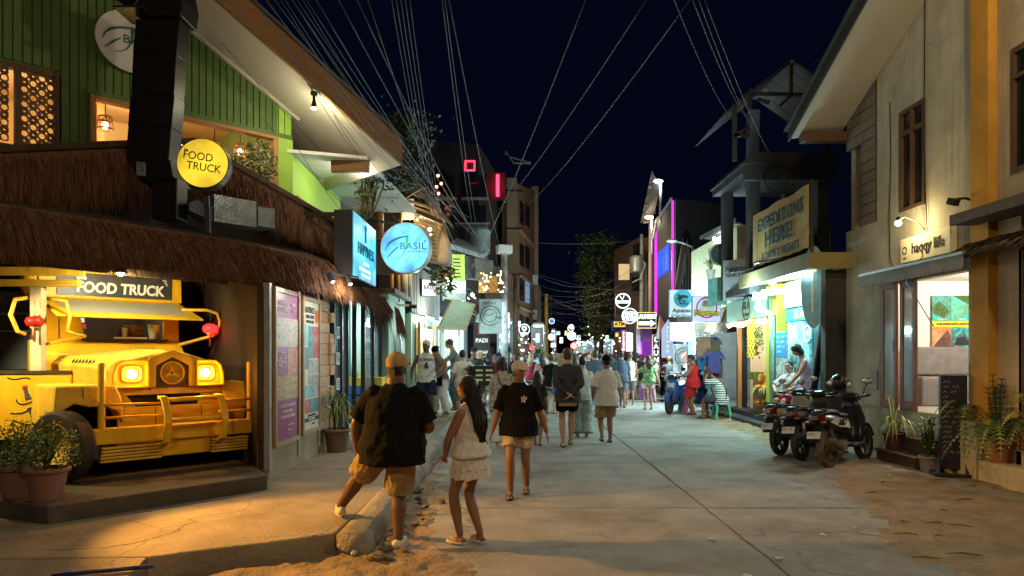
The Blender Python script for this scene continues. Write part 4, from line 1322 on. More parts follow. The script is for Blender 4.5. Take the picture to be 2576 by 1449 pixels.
pm=[PRINT("picture_sea_a",[(0.03,0.2,0.25),(0.1,0.4,0.45),(0.4,0.5,0.5)],8),PRINT("picture_ship",[(0.05,0.05,0.06),(0.3,0.3,0.3),(0.5,0.48,0.45)],9),PRINT("picture_red",[(0.03,0.03,0.04),(0.5,0.02,0.03),(0.3,0.25,0.25)],7),PRINT("picture_dark_sea",[(0.01,0.03,0.05),(0.05,0.2,0.22),(0.2,0.3,0.3)],9)]
grid=[(-.36,-.14,.28,.58,0),(-.12,.10,.10,.56,3),(.12,.36,.10,.56,2),(-.36,-.14,-.05,.26,3),(-.12,.36,-.12,.08,1),(-.12,.36,-.28,-.14,1),(-.36,.04,-.46,-.12 if False else -.29,0),(.06,.36,-.46,-.29,1),(-.36,-.10,-.68,-.48,2),(-.08,.36,-.68,-.48,3)]
for a,b,c_,d_,k in grid:pic(t,a,b,c_,d_,pm[k])
pic(t,-.37,.37,-.80,-.745,m_txt_d,"banner")
pic(t,.20,.38,.62,.80,M("seal_orange",(0.5,0.12,0.03),bump=0),"seal")
for tx,sz,z,x,mt in (("HAPPINESS",.13,.78,-.08,m_txt_d),("TRAVEL & TOURS",.07,.69,-.08,m_txt_d),("YOUR LOCAL TOUR",.055,.62,-.08,m_txt_d),("BOOK YOUR TOUR WITH US",.04,-.715,0,m_txt_d),("TOURS  TRANSFERS",.045,-.772,0,m_txt_l),("WE OFFER",.035,-.84,.08,m_txt_d)):
 lettering(tx,sz,mt,t,(x,-0.012,z),sx=0.72,ext=0.002)
lamp("poster_light",(-2.35,9.2,2.62),16,(0.95,0.95,1.0),r=0.2)
lamp("poster_light",(-2.3,10.2,2.6),9,(1.0,0.9,0.7),r=0.1)
TB=thing("timber_pier","pier of stacked honey coloured timber blocks at the end of the poster wall","pillar")
tr=random.Random(9)
z=0.18
while z<2.45:
 for y0,y1,dx in ((10.42,10.90,0),(10.92,11.16,0.03)):
  if tr.random()<0.15 and y0>10.9:continue
  mb=MB();mb.bx(XW-.14,XW+dx+tr.uniform(-.012,.012),y0,y1-0.006,z,z+0.162);mb.build("block",M("timber_honey",(0.38,0.20,0.07),rough=0.55,var=0.3,scale=5,stretch=(5,.8,5),bump=0.2),TB,bevel=0.006)
 z+=0.168
m_note=M("note_paper",(0.50,0.56,0.62),rough=0.7,bump=0,var=.05)
for k,zc in enumerate((2.05,1.62,1.20,0.83)):
 mb=MB();mb.bx(-.10,.10,-.004,.004,-.10,.10)
 o=mb.build("taped_note",m_note);o.location=(XW+0.05,11.28,zc);o.rotation_euler=(0,0.05*(k%2),math.radians(90))
 tag(o,["uppermost of the pale notices taped beside the timber pier","second pale notice down beside the timber pier","third pale notice down beside the timber pier","lowest grey notice beside the timber pier"][k],"notice","taped notices beside the pier")
 for q in range(4):scribble(o,m_txt_d,-.08,.08,.06-.035*q,.022,-.006,q+4*k)
SF=thing("glass_shopfront","dark framed glass shop front with a bright interior behind the big man","shop front")
m_mull=M("mullion_black",(0.025,0.025,0.028),rough=0.4,bump=0)
for y,w in ((11.2,.05),(11.72,.06),(12.15,.06),(12.75,.05),(13.5,.06),(14.4,.06),(15.2,.06)):
 mb=MB();mb.bx(XW-.06,XW+.02,y-w/2,y+w/2,0.18,2.75);mb.build("mullion",m_mull,SF)
mb=MB();mb.bx(XW-.06,XW+.02,11.2,15.2,2.68,2.80);mb.build("head_rail",m_mull,SF)
for a,b in ((11.23,11.69),(11.75,12.12),(13.53,14.37),(14.43,15.17)):
 mb=MB();mb.bx(XW-.03,XW-.02,a,b,0.2,2.68);mb.build("pane",GLASS("shop_glass",(0.16,0.20,0.24),0.05,0.55),SF)
m_teal=M("shop_teal",(0.05,0.34,0.26),rough=0.6,var=.06)
mb=MB();mb.bx(-6.4,-6.3,11.2,18.0,0.18,3.2);mb.bx(-6.3,XW-.1,17.8,17.9,0.18,3.2);mb.build("inner_wall",m_teal,SF)
mb=MB();mb.bx(-6.3,XW-.08,11.0,18,2.85,2.9);mb.build("ceiling",m_ceil,SF)
mb=MB();mb.bx(-6.3,XW-.08,11.0,18,0.17,0.2);mb.build("floor",M("shop_floor",(0.35,0.3,0.25)),SF)
mb=MB();mb.bx(-6.3,XW-.14,10.98,11.08,.18,3.2);mb.build("added_partition",m_wallb,SF)  # wall added to block light leaking through the glass shop into the truck bay
lamp("shop_light",(-4.2,14.5,2.6),110,(0.75,0.95,1.0),r=0.2)
t=thing("shop_counter","counter striped yellow and blue with baskets on top inside the glass shop","counter",(-4.0,15.0,0.2))
for k,(zc,mt) in enumerate(((0.2,M("stripe_yellow",(0.7,0.55,0.04))),(0.5,M("stripe_blue",(0.02,0.16,0.5))),(0.72,M("stripe_blue",(0.02,0.16,0.5))),(0.9,M("stripe_yellow",(0.7,0.55,0.04))))):
 mb=MB();mb.bx(-1.2,1.2,-.3,.3,zc-.1,zc+.09);mb.build("board",mt,t)
for k in range(5):
 mb=MB();mb.lathe([(0.15,0),(0.19,0.10),(0.17,0.10),(0.14,.01)],n=18);o=mb.build("basket",M("basket_brown",(0.22,0.13,0.06),scale=25));o.location=(-3.85,14.9,1.2+.105*k);tag(o,"woven basket in the stack on the shop counter behind glass","basket","stacked baskets in the glass shop")
LBX=thing("light_box_sign","glowing turquoise rectangular box sign parallel to the street above the thatched eave","sign",(-2.4,11.15,3.37),math.radians(90))
mb=MB();mb.bx(-.86,.86,0.0,0.28,-.50,.50);mb.build("housing",m_black,LBX)
mb=MB();mb.bx(-.845,.845,-.012,0.0,-.485,.485);mb.build("lit_face",E("sign_turquoise",(0.03,0.40,0.58),0.62,patch=0.5),LBX)
m_tealtxt=M("sign_text_teal",(0.0,0.12,0.16),bump=0)
lettering("HAPPINESS",.26,m_tealtxt,LBX,(.05,-.018,-.02),sx=.95)
mb=MB();mb.tube([(-.02,-.016,.30+.0),(-.05,-.016,.36),(0,-.016,.42),(.05,-.016,.36),(.02,-.016,.30),(0.03,-.016,.14),(-.03,-.016,.14),(-.02,-.016,.30)],.008,5);mb.build("emblem",m_tealtxt,LBX)
for x0,x1,z0,z1 in ((-.15,.25,-.235,-.19),(-.45,.35,-.345,-.30),(-.3,.35,-.43,-.39)):
 mb=MB();mb.bx(x0,x1,-.016,-.012,z0,z1);mb.build("text_bar",E("sign_text_white",(0.7,0.9,1.0),0.9),LBX)
mb=MB();mb.bar((-.80,.26,.44),(-.80,1.0,.44),.06);mb.build("bracket",m_black,LBX)
mb=MB();mb.bar((-.80,.26,.05),(-.80,.7,.40),.04);mb.build("bracket",m_black,LBX)
c=at(1020,624,12.3)
t=thing("round_projecting_sign","glowing pale blue round projecting sign with a green leaf over the pavement","sign",tuple(c),math.radians(-6))
r_=0.455
mb=MB();mb.lathe([(r_,-0.02),(r_+.01,0.02),(r_,0.16)],n=56,R=Matrix.Rotation(-PI/2,3,'X'));mb.build("housing",M("sign_rim",(0.45,0.48,0.45),rough=.4,bump=0),t)
mb=MB();mb.lathe([(r_-.015,0.022),(r_-.02,0.030),(0.0,0.030)],n=56,R=Matrix.Rotation(PI/2,3,'X'));mb.build("lit_face",E("sign_skyblue",(0.12,0.45,1.0),0.72,patch=0.9),t)
leaf_logo(t,0.44,E("logo_green_lit",(0.0,0.28,0.07),0.6),m_teal_d,y=-0.034)
mb=MB();mb.bar((-0.2,.07,r_),(-.9,.2,r_+.12),.04);mb.build("bracket",m_black,t)
lamp("sign_light",(0,-0.35,0),9,(0.45,0.8,1.0),r=0.3,parent=t)
t=thing("spotlight_rail","short black rail with two small spotlights above the thatched eave","spotlight",tuple(at(845,690,9.7)),math.radians(60))
mb=MB();mb.bar((-.25,0,0),(.45,0,0),.03);mb.build("rail",m_black,t)
for x in (-.15,.2):
 mb=MB();mb.lathe([(.03,.05),(.035,-.08),(.03,-.085)],(x,-.05,-.05),12,Matrix.Rotation(-.5,3,'X'));mb.build("spot",m_black,t)
 mb=MB();mb.ball((x,-.085,-.125),.022,8,6);mb.build("bulb",E("bulb_white",(1,0.95,0.85),14),t)
lamp("spot_light",(0.05,-.12,-.2),14,(1.0,0.8,0.45),r=0.05,parent=t)
#  people builder
BAKE=[]
def ik(a,c,l1,l2,pole):
 a,c=Vector(a),Vector(c)
 d=c-a
 L=d.length
 if L>(l1+l2)*0.999:
  c=a+d*((l1+l2)*0.999/L)
  d=c-a
  L=d.length
 x=(l1*l1-l2*l2+L*L)/(2*L)
 hgt=math.sqrt(max(0.0,l1*l1-x*x))
 n=d.normalized()
 p=Vector(pole)
 p=p-n*p.dot(n)
 if p.length<1e-5:
  p=n.orthogonal()
 return a+n*x+p.normalized()*hgt,c
def cone(mb,p,q,r0,r1,n=12):
 p,q=Vector(p),Vector(q)
 d=(q-p)
 if d.length<1e-6:
  return
 d.normalize()
 mb.tube([p-d*r0*0.85,p-d*r0*0.55,p,q,q+d*r1*0.55,q+d*r1*0.85],[r0*0.45,r0*0.82,r0,r1,r1*0.82,r1*0.45],n)
def limb(mb,pts,rs,n=12):
 p=[Vector(x) for x in pts]
 d0=(p[1]-p[0]).normalized()
 d1=(p[-1]-p[-2]).normalized()
 pts=[p[0]-d0*rs[0]*0.8]+p+[p[-1]+d1*rs[-1]*0.8]
 mb.tube(pts,[rs[0]*0.5]+list(rs)+[rs[-1]*0.5],n)
def bend(a,b,c,n=4):
 """a-b-c with the joint rounded off: points along the limb"""
 a,b,c=Vector(a),Vector(b),Vector(c)
 out=[a.lerp(b,t) for t in (0,0.25,0.5,0.78)]
 out.append(a.lerp(b,0.93).lerp(b.lerp(c,0.07),0.5))
 out+=[b.lerp(c,t) for t in (0.2,0.4,0.7,1.0)]
 return out
def ell_ring(c,rx,ry,z_tilt=0.0,n=20):
 return [Vector((c[0]+rx*math.cos(2*PI*k/n),c[1]+ry*math.sin(2*PI*k/n),c[2]+z_tilt*math.sin(2*PI*k/n))) for k in range(n)]
def soft(o,voxel,smooth_it=3,fac=0.5,disp=None):
 md=o.modifiers.new("remesh",'REMESH')
 md.mode='VOXEL'
 md.voxel_size=voxel
 md.use_smooth_shade=True
 if smooth_it:
  ms=o.modifiers.new("smooth",'SMOOTH')
  ms.factor=fac
  ms.iterations=smooth_it
 if disp:
  tx=bpy.data.textures.get("cloth_folds")
  if tx is None:
   tx=bpy.data.textures.new("cloth_folds",'CLOUDS')
   tx.noise_scale=0.085
   tx.noise_depth=1
  dm=o.modifiers.new("folds",'DISPLACE')
  dm.texture=tx
  dm.strength=disp
  dm.mid_level=0.5
 BAKE.append(o)
def bake_all():
 bpy.context.view_layer.update()
 dg=bpy.context.evaluated_depsgraph_get()
 res=[]
 for o in BAKE:
  ev=o.evaluated_get(dg)
  me=bpy.data.meshes.new_from_object(ev)
  res.append((o,me))
 for o,me in res:
  nm=o.data.name
  o.modifiers.clear()
  o.data=me
  me.name=nm
  for p in me.polygons:
   p.use_smooth=True
 BAKE.clear()
SKIN_L=M("skin_fair",(0.44,0.26,0.18),rough=0.5,var=0.08,scale=12,bump=0.05)
SKIN_T=M("skin_tan",(0.25,0.13,0.08),rough=0.5,var=0.1,scale=12,bump=0.05)
SKIN_D=M("skin_brown",(0.125,0.062,0.036),rough=0.5,var=0.1,scale=12,bump=0.05)
HAIR_K=M("hair_black",(0.012,0.010,0.009),rough=0.4,var=0.4,scale=40,bump=0.5,stretch=(6,6,0.6))
HAIR_B=M("hair_brown",(0.06,0.033,0.018),rough=0.45,var=0.4,scale=40,bump=0.5,stretch=(6,6,0.6))
HAIR_Y=M("hair_blonde",(0.26,0.17,0.08),rough=0.45,var=0.3,scale=40,bump=0.5,stretch=(6,6,0.6))
EYE_M=M("eye_dark",(0.01,0.008,0.007),rough=0.2,var=0,bump=0)
LIP_M=M("lip",(0.28,0.10,0.08),rough=0.5,var=0.1,bump=0)
def cloth(name,col,var=0.12,**k):
 return M("cloth_"+name,col,rough=0.9,var=var,scale=9,bump=0.7,bscale=11,spec=0.15,**k)
def person(label,pos,facing,h=1.72,g=1.0,female=False,voxel=0.011,skin=None,hair=None,hair_style='short',hair_len=0.45,cap=None,cap_back=False,top=None,top_hem=-0.14,sleeve=0.55,ease=0.025,bottom=None,btype='shorts',blen=0.95,bwide=0.03,lf=None,rf=None,lt=0.0,rt=0.0,lh=None,rh=None,le=None,re_=None,lean=0.0,side=0.0,pz=None,flare=0.12,head=(0,0),shoe=None,group=None,face=False,strap=None,shoe_type='sandal',knee=(0,1,0),belly=0.0,tilt=0.0,px=0.0,py=0.0):
 skin=skin or SKIN_T
 hair=hair or HAIR_K
 k=h/1.75
 root=thing("person",label,"person",pos,math.radians(facing),group)
 S=lambda v:Vector(v)*k
 hw=0.095 if not female else 0.1
 sw=(0.178 if not female else 0.155)*(1+0.34*(g-1))
 pz=0.95 if pz is None else pz
 P=Vector((px,py,pz))
 lf=Vector(lf or (-0.105,0.0,0.085))
 rf=Vector(rf or (0.105,0.0,0.085))
 lh=Vector(lh or (-sw-0.075*g,0.06,0.80))
 rh=Vector(rh or (sw+0.075*g,0.03,0.80))
 def spine(dz):
  t=dz/0.55
  tt=max(0,t)
  return Vector((P.x+side*tt,P.y+lean*(0.6*tt+0.4*tt*tt),P.z+dz*(1-0.35*(lean*lean)*tt)))
 NK=spine(0.55)
 SHL=spine(0.43)+Vector((-sw,0.0,tilt))
 SHR=spine(0.43)+Vector((sw,0.0,-tilt))
 HL=P+Vector((-hw,0,-0.03))
 HR=P+Vector((hw,0,-0.03))
 kl,lf=ik(HL,lf,0.44,0.435,knee)
 kr,rf=ik(HR,rf,0.44,0.435,knee)
 el,lh=ik(SHL,lh,0.30,0.265,le or (-0.5,-1,0))
 er,rh=ik(SHR,rh,0.30,0.265,re_ or (0.5,-1,0))
 gg=g
 bd=MB()
 prof=[(-0.11,0.13,0.10),(0.0,0.165 if not female else 0.175,0.118),(0.13,0.142 if not female else 0.122,0.10),(0.30,0.158 if not female else 0.14,0.115),(0.40,0.165 if not female else 0.142,0.108),(0.455,0.145 if not female else 0.122,0.092),(0.50,0.095 if not female else 0.08,0.075),(0.53,0.066,0.062)]
 def rings(e=0.0,z0=-0.2,z1=0.6,hemflare=0.0):
  out=[]
  zs=[p[0] for p in prof]
  lev=sorted(set([z for z in zs if z0<z<z1]+[z0,z1]))
  for z in lev:
   zz=min(max(z,zs[0]),zs[-1])
   for i in range(len(prof)-1):
    if prof[i][0]<=zz<=prof[i+1][0]:
     t=(zz-prof[i][0])/(prof[i+1][0]-prof[i][0])
     rx=prof[i][1]*(1-t)+prof[i+1][1]*t
     ry=prof[i][2]*(1-t)+prof[i+1][2]*t
     break
   f=gg if z<0.45 else 1+(gg-1)*0.6
   bz=belly*math.exp(-((z-0.12)/0.16)**2)
   if z<0.0:
    rx=max(rx,0.15)
    ry=max(ry,0.112)
   fl=hemflare*max(0,(0.2-z)) if hemflare else 0
   c=spine(z)
   c.y+=bz*0.4
   ee=e*(1-0.72*min(1,max(0,(z-0.24)/0.22)))
   out.append((c,rx*f+ee+bz*0.5+fl,ry*f+ee+bz*0.6+fl*0.8))
  return out
 bd.loft([[S(v) for v in ell_ring(c,rx,ry)] for c,rx,ry in rings()])
 lg=1+(gg-1)*0.75
 for H_,K_,A_ in ((HL,kl,lf),(HR,kr,rf)):
  limb(bd,[S(v) for v in bend(H_,K_,A_)],[x*lg*k for x in (0.088,0.084,0.073,0.058,0.053,0.055,0.056,0.042,0.034)])
 ag=1+(gg-1)*0.8
 for S_,E_,W_ in ((SHL,el,lh),(SHR,er,rh)):
  limb(bd,[S(v) for v in bend(S_,E_,W_)],[x*ag*k for x in (0.056,0.052,0.048,0.042,0.039,0.041,0.040,0.031,0.025)])
 for A_,tdeg in ((lf,lt),(rf,rt)):
  a=math.radians(tdeg)
  pitch=max(0.0,min(0.8,(A_.z-0.085)*0.0))
  f=Vector((math.sin(-a),math.cos(a),0))
  base=Vector((A_.x,A_.y,A_.z-0.05))
  limb(bd,[S(base-f*0.045),S(base+f*0.05+Vector((0,0,-0.004))),S(base+f*0.135+Vector((0,0,-0.013)))],[0.034*k,0.038*k,0.026*k],10)
  cone(bd,S(A_),S(base+f*0.07),0.034*k,0.03*k,8)
 for sgn,E_,W_ in ((-1,el,lh),(1,er,rh)):
  d=(W_-E_).normalized()
  sidev=Vector((0,1,0))-d*d.y
  if sidev.length<0.2:
   sidev=Vector((-sgn,0,0))-d*(-sgn*d.x)
  sidev.normalize()
  inn=d.cross(sidev)*sgn
  if inn.x*sgn>0:
   inn=-inn
  pc=W_+d*0.05
  for q in (-0.024,-0.008,0.008,0.024):
   cone(bd,S(W_+d*0.012+sidev*q*0.5),S(W_+d*0.082+sidev*q),0.0135*k,0.0125*k,7)
  for q,ln in ((-0.027,0.052),(-0.009,0.066),(0.009,0.072),(0.027,0.064)):
   b0=W_+d*0.086+sidev*q
   b1=b0+d*ln*0.5+inn*ln*0.16+sidev*q*0.12
   b2=b1+d*ln*0.42+inn*ln*0.36
   limb(bd,[S(b0),S(b1),S(b2)],[0.0095*k,0.0088*k,0.0072*k],6)
  t0=W_+d*0.03+sidev*0.026
  t1=t0+d*0.035+sidev*0.026+inn*0.01
  t2=t1+d*0.03+sidev*0.006+inn*0.012
  limb(bd,[S(t0),S(t1),S(t2)],[0.012*k,0.0108*k,0.0085*k],6)
 yw,pt=math.radians(head[0]),math.radians(head[1])
 R=Matrix.Rotation(yw,3,'Z')@Matrix.Rotation(pt,3,'X')
 neck_dir=Vector((side*0.2,lean*0.45+0.02,0.072-0.03*max(0,g-1.1)))
 HB=NK+neck_dir
 cone(bd,S(spine(0.50)),S(HB+Vector((0,0,0.03))),0.062*k*(1+(gg-1)*0.5),0.056*k*(1+(gg-1)*0.5),12)
 HC=lambda v:S(HB+R@(Vector(v)+Vector((0,0.018,0.062))))
 kk=k*(1+(gg-1)*0.22)
 bd.ball(HC((0,-0.004,0.012)),(0.077*kk,0.096*kk,0.104*kk),18,12,R)
 bd.ball(HC((0,0.028,-0.045)),(0.058*kk,0.060*kk,0.066*kk),14,9,R)
 bd.ball(HC((0,0.058,-0.086)),(0.026*kk,0.024*kk,0.022*kk),10,7,R)
 cone(bd,HC((0,0.088,0.012)),HC((0,0.108,-0.028)),0.009*kk,0.0145*kk,8)
 for q in (-1,1):
  bd.ball(HC((q*0.077,-0.004,-0.012)),(0.012*kk,0.021*kk,0.033*kk),8,7,R)
  cone(bd,HC((q*0.016,0.088,0.026)),HC((q*0.05,0.074,0.026)),0.011*kk,0.010*kk,7)
  cone(bd,HC((q*0.042,0.066,-0.022)),HC((q*0.05,0.05,-0.026)),0.018*kk,0.016*kk,7)
 cone(bd,HC((-0.017,0.082,-0.056)),HC((0.017,0.082,-0.056)),0.0105*kk,0.0105*kk,7)
 b=bd.build("body",skin,root)
 soft(b,voxel*k*(1.18 if voxel>.0105 else 1),2,0.45)
 if face:
  for q in (-1,1):
   e=MB()
   e.ball(HC((q*0.031,0.0835,0.008)),(0.0125*kk,0.006*kk,0.0062*kk),8,6,R)
   e.build("eye",EYE_M,root,smooth=True)
   e=MB()
   e.tube([HC((q*0.014,0.0985,0.03)),HC((q*0.035,0.0945,0.036)),HC((q*0.053,0.079,0.03))],[0.004*kk,0.0055*kk,0.003*kk],6)
   e.build("eyebrow",hair,root,smooth=True)
  e=MB()
  e.tube([HC((-0.024,0.083,-0.056)),HC((0,0.0945,-0.054)),HC((0.024,0.083,-0.056))],[0.004*kk,0.0075*kk,0.004*kk],6)
  e.build("mouth",LIP_M,root,smooth=True)
 hb=MB()
 if hair_style!='bald':
  hb.ball(HC((0,-0.022,0.036)),(0.086*kk,0.100*kk,0.100*kk),18,12,R)
  hb.ball(HC((0,-0.04,-0.012)),(0.078*kk,0.070*kk,0.085*kk),14,9,R)
  if hair_style in ('curly','bob'):
   hb.ball(HC((0,-0.02,0.04)),(0.102*kk,0.112*kk,0.108*kk),14,9,R)
  if hair_style=='bob':
   for q in (-1,1):
    cone(hb,HC((q*0.062,-0.03,0.03)),HC((q*0.075,-0.025,-0.10)),0.05*kk,0.045*kk)
   cone(hb,HC((0,-0.05,0.0)),HC((0,-0.06,-0.1)),0.075*kk,0.06*kk)
  if hair_style=='bun':
   hb.ball(HC((0,-0.10,0.075)),(0.048*kk,)*3,12,8,R)
  if hair_style in ('long','tail'):
   top_=HC((0,-0.045,0.02))
   wd=0.088 if hair_style=='long' else 0.05
   rr=[]
   nrow=9
   for i in range(nrow):
    t=i/(nrow-1)
    zz=top_.z-hair_len*t*k
    by=spine(max(-0.1,0.45-max(0,hair_len*t-0.15)))
    back=-(0.085+0.03*min(1,t*3)) if t>0.3 else -0.06-0.06*t
    cx_=top_.x*(1-min(1,t*2))+by.x*k*min(1,t*2)
    cy_=top_.y*(1-min(1,t*2.2))+(by.y+back*gg)*k*min(1,t*2.2)
    w_=wd*k*(1+0.35*math.sin(min(1,t*1.3)*PI*0.6))*(1-0.62*max(0,t-0.55)/0.45)
    rr.append(ell_ring((cx_,cy_,zz),w_,(0.062-0.035*t)*k,n=14))
   hb.loft(rr)
   if hair_style=='long':
    for q in (-1,1):
     cone(hb,HC((q*0.065,-0.02,0.02)),HC((q*0.072,-0.03,-0.12)),0.034*kk,0.03*kk)
  ho=hb.build("hair",hair,root)
  if hair_style=='long' and voxel<0.0105:
   st_=MB()
   r_=random.Random(int(h*1000))
   for i in range(150):
    a_=r_.uniform(0,2*PI)
    pts_=[]
    j_=r_.uniform(1.0,1.07)
    t_end=r_.uniform(.75,1.06)
    for q in range(6):
     t_=t_end*q/5
     u_=min(.999,t_)*(nrow-1)
     i0=int(u_)
     f_=u_-i0
     def ctr(ring_):
      c_=Vector((0,0,0))
      for v_ in ring_:c_+=v_
      return c_/len(ring_)
     k_=int(a_/(2*PI)*14)%14
     p_=rr[i0][k_].lerp(rr[i0+1][k_],f_)
     c_=ctr(rr[i0]).lerp(ctr(rr[i0+1]),f_)
     pts_.append(c_+(p_-c_)*j_+Vector((r_.uniform(-.006,.006),r_.uniform(-.006,.006),-.04*max(0,t_-1))))
    st_.tube(pts_,[.004,.005,.005,.004,.003,.0015],4)
   st_.build("strands",hair,root,smooth=True,kind="stuff")
  soft(ho,max(0.009,voxel)*k,2,0.5,disp=0.012*k)
 if cap is not None:
  cb=MB()
  cb.ball(HC((0,-0.016,0.05)),(0.093*kk,0.110*kk,0.092*kk),18,12,R)
  bs=-1 if cap_back else 1
  pts=[]
  for i in range(9):
   a=PI*i/8
   pts.append(HC((0.078*math.cos(a),bs*(0.075+0.115*math.sin(a)),0.046-0.024*math.sin(a))))
  pts+=[HC((-0.05,bs*0.03,0.05)),HC((0.05,bs*0.03,0.05))]
  up=(R@Vector((0,0,0.014)))*k
  cb.prism(pts,up)
  co=cb.build("cap",cap,root)
  soft(co,max(0.008,voxel*0.8)*k,2,0.5)
  bt=MB()
  bt.ball(HC((0,-0.014,0.143)),(0.01*kk,0.01*kk,0.006*kk),8,5,R)
  bt.build("button",cap,co)
 if top is not None:
  tb=MB()
  rg=rings(ease,top_hem,0.515 if sleeve==0 else 0.54,flare)
  tb.loft([[S(v) for v in ell_ring(c,rx,ry)] for c,rx,ry in rg])
  if sleeve>0:
   for S_,E_,W_ in ((SHL,el,lh),(SHR,er,rh)):
    inner=S_.lerp(spine(0.46),0.35)
    if sleeve<=1:
     e_=S_.lerp(E_,sleeve)
     dn=Vector((0,0,-1));mid=S_.lerp(e_,.5)
     tb.tube([S(inner+dn*.01),S(S_.lerp(inner,.35)),S(S_+(e_-S_)*.12),S(mid),S(e_)],[0.056*ag*k,0.073*ag*k,(0.063*ag+ease*.2)*k,(0.052*ag+ease*.4)*k,(0.050*ag+ease*.6)*k],14)
    else :
     pts=bend(S_,E_,S_.lerp(W_,0) if False else E_.lerp(W_,sleeve-1))
     limb(tb,[S(inner)]+[S(v) for v in pts],[x*k for x in [0.055*ag]+[(v*ag+ease*0.5) for v in (0.058,0.056,0.052,0.048,0.046,0.046,0.044,0.04,0.036)]])
  to=tb.build("shirt",top,root)
  soft(to,max(voxel,0.010)*k,2,0.5,disp=0.024*k)
 if bottom is not None:
  bb=MB()
  if btype in ('shorts','trousers'):
   rg=rings(0.014,-0.12,0.10)
   bb.loft([[S(v) for v in ell_ring(c,rx,ry)] for c,rx,ry in rg])
   for H_,K_,A_ in ((HL,kl,lf),(HR,kr,rf)):
    if btype=='shorts':
     e_=H_.lerp(K_,blen) if blen<=1 else K_.lerp(A_,blen-1)
     mid=H_.lerp(K_,0.5)
     seq=[H_+Vector((0,0,0.03)),mid,e_] if blen<=1 else [H_+Vector((0,0,0.03)),mid,K_,e_]
     bb.tube([S(v) for v in seq],[x*k for x in ([0.098*lg,0.086*lg+bwide*.55,0.076*lg+bwide*.8] if blen<=1 else [0.098*lg,0.085*lg+bwide*.6,0.068*lg+bwide*.7,0.06*lg+bwide*.8])],14)
    else :
     seq=[H_+Vector((0,0,0.03)),H_.lerp(K_,0.5),K_,K_.lerp(A_,0.5),K_.lerp(A_,0.97)]
     bb.tube([S(v) for v in seq],[x*k for x in (0.1*lg,0.085*lg+bwide*.8,0.062*lg+bwide,0.052*lg+bwide*1.1,0.048*lg+bwide*1.25)],14)
  else :
   z1=pz+0.12
   rr=[]
   mid=(lf+rf)/2
   for i in range(8):
    t=i/7
    z=z1+(blen-z1)*t
    c=Vector((P.x*(1-t)+mid.x*t*0.5+P.x*t*0.5,P.y*(1-t)+(mid.y*0.5+P.y*0.5)*t,z))
    rr.append([S(v) for v in ell_ring(c,(0.15+0.075*t+bwide*t)*gg+0.012,(0.115+0.06*t+bwide*t)*gg+0.012)])
   bb.loft(rr)
  bo=bb.build("skirt" if btype=='skirt' else btype,bottom,root)
  soft(bo,max(voxel,0.010)*k,2,0.5,disp=0.030*k)
 if shoe is not None:
  for A_,tdeg in ((lf,lt),(rf,rt)):
   a=math.radians(tdeg)
   f=Vector((math.sin(-a),math.cos(a),0))
   sd=Vector((f.y,-f.x,0))
   z=A_.z-0.085
   sb=MB()
   out=[]
   for i in range(14):
    t=2*PI*i/14
    ly=0.046+0.128*math.cos(t)
    lx=(0.044+0.010*math.cos(t))*math.sin(t)
    out.append(S(Vector((A_.x,A_.y,z+0.002))+f*ly+sd*lx))
   sb.prism(out,(0,0,0.022*k))
   so=sb.build("sandal" if shoe_type=='sandal' else "shoe",shoe,root)
   st=MB()
   if shoe_type=='sandal':
    for q in (-1,1):
     st.tube([S(Vector((A_.x,A_.y,z+0.03))+f*0.14),S(Vector((A_.x,A_.y,z+0.068))+f*0.09+sd*q*0.025),S(Vector((A_.x,A_.y,z+0.03))+f*0.03+sd*q*0.045)],0.006*k,6)
    st.build("strap",shoe,so)
   else :
    limb(st,[S(Vector((A_.x,A_.y,z+0.045))-f*0.06),S(Vector((A_.x,A_.y,z+0.052))+f*0.04),S(Vector((A_.x,A_.y,z+0.04))+f*0.14)],[0.042*k,0.046*k,0.036*k],12)
    st.build("upper",shoe,so,smooth=True)
 root["joints"]=0
 del root["joints"]
 info=dict(root=root,k=k,spine=spine,S=S,HC=HC,SHL=SHL,SHR=SHR,lh=lh,rh=rh,R=R,kl=kl,kr=kr,gg=gg,ease=ease,rings=rings,el=el,er=er)
 return info
def chest_text(info,txt,size,mat,dz=0.32,back=False,off=0.0,**kw):
 c,rx,ry=info['rings'](info['ease'],dz,dz+0.01)[0]
 y=c.y+(-1 if back else 1)*(ry+0.016)
 p=info['S']((c.x+off,y,c.z))
 return lettering(txt,size*info['k'],mat,info['root'],p,(0,0,0 if back else PI),name="lettering",**kw)
def cross_strap(info,mat,d=1,w=0.012):
 """bag strap from one shoulder across to the other hip, front and back"""
 pts=[]
 S=info['S']
 n=28
 for i in range(n+1):
  a=2*PI*i/n
  t=0.5+0.5*math.cos(a)
  z=-0.02+0.50*t
  c,rx,ry=info['rings'](info['ease']+0.014,z,z+0.01)[0]
  x=d*(rx*0.98)*(t*2-1)*(0.72 if t>0.8 else 0.95)
  yy=math.sqrt(max(0.0,1-(x/(rx*1.0))**2))*ry
  pts.append(S((c.x+x,c.y+(yy if math.sin(a)>0 else -yy),c.z)))
 mb=MB()
 mb.tube(pts,w*info['k'],6)
 return mb.build("strap",mat,info['root'],smooth=True)
def ruffle(info,mat,z,rx,ry,hgt,waves,seed=0):
 """gathered band of cloth standing off the hem"""
 n=waves*4
 r_=random.Random(seed)
 rows=[]
 for t in (0,.5,1):
  row=[]
  for i in range(n):
   a=2*PI*i/n
   w=1+t*(.10+.07*math.sin(a*waves+.6*math.sin(a*3)))
   row.append(info['S']((rx*w*math.cos(a),ry*w*math.sin(a),z-hgt*t+.008*t*math.sin(a*waves*.5))))
  rows.append(row)
 mb=MB()
 mb.loft(rows,cap=False)
 return mb.build("ruffle",mat,info['root'],smooth=True)
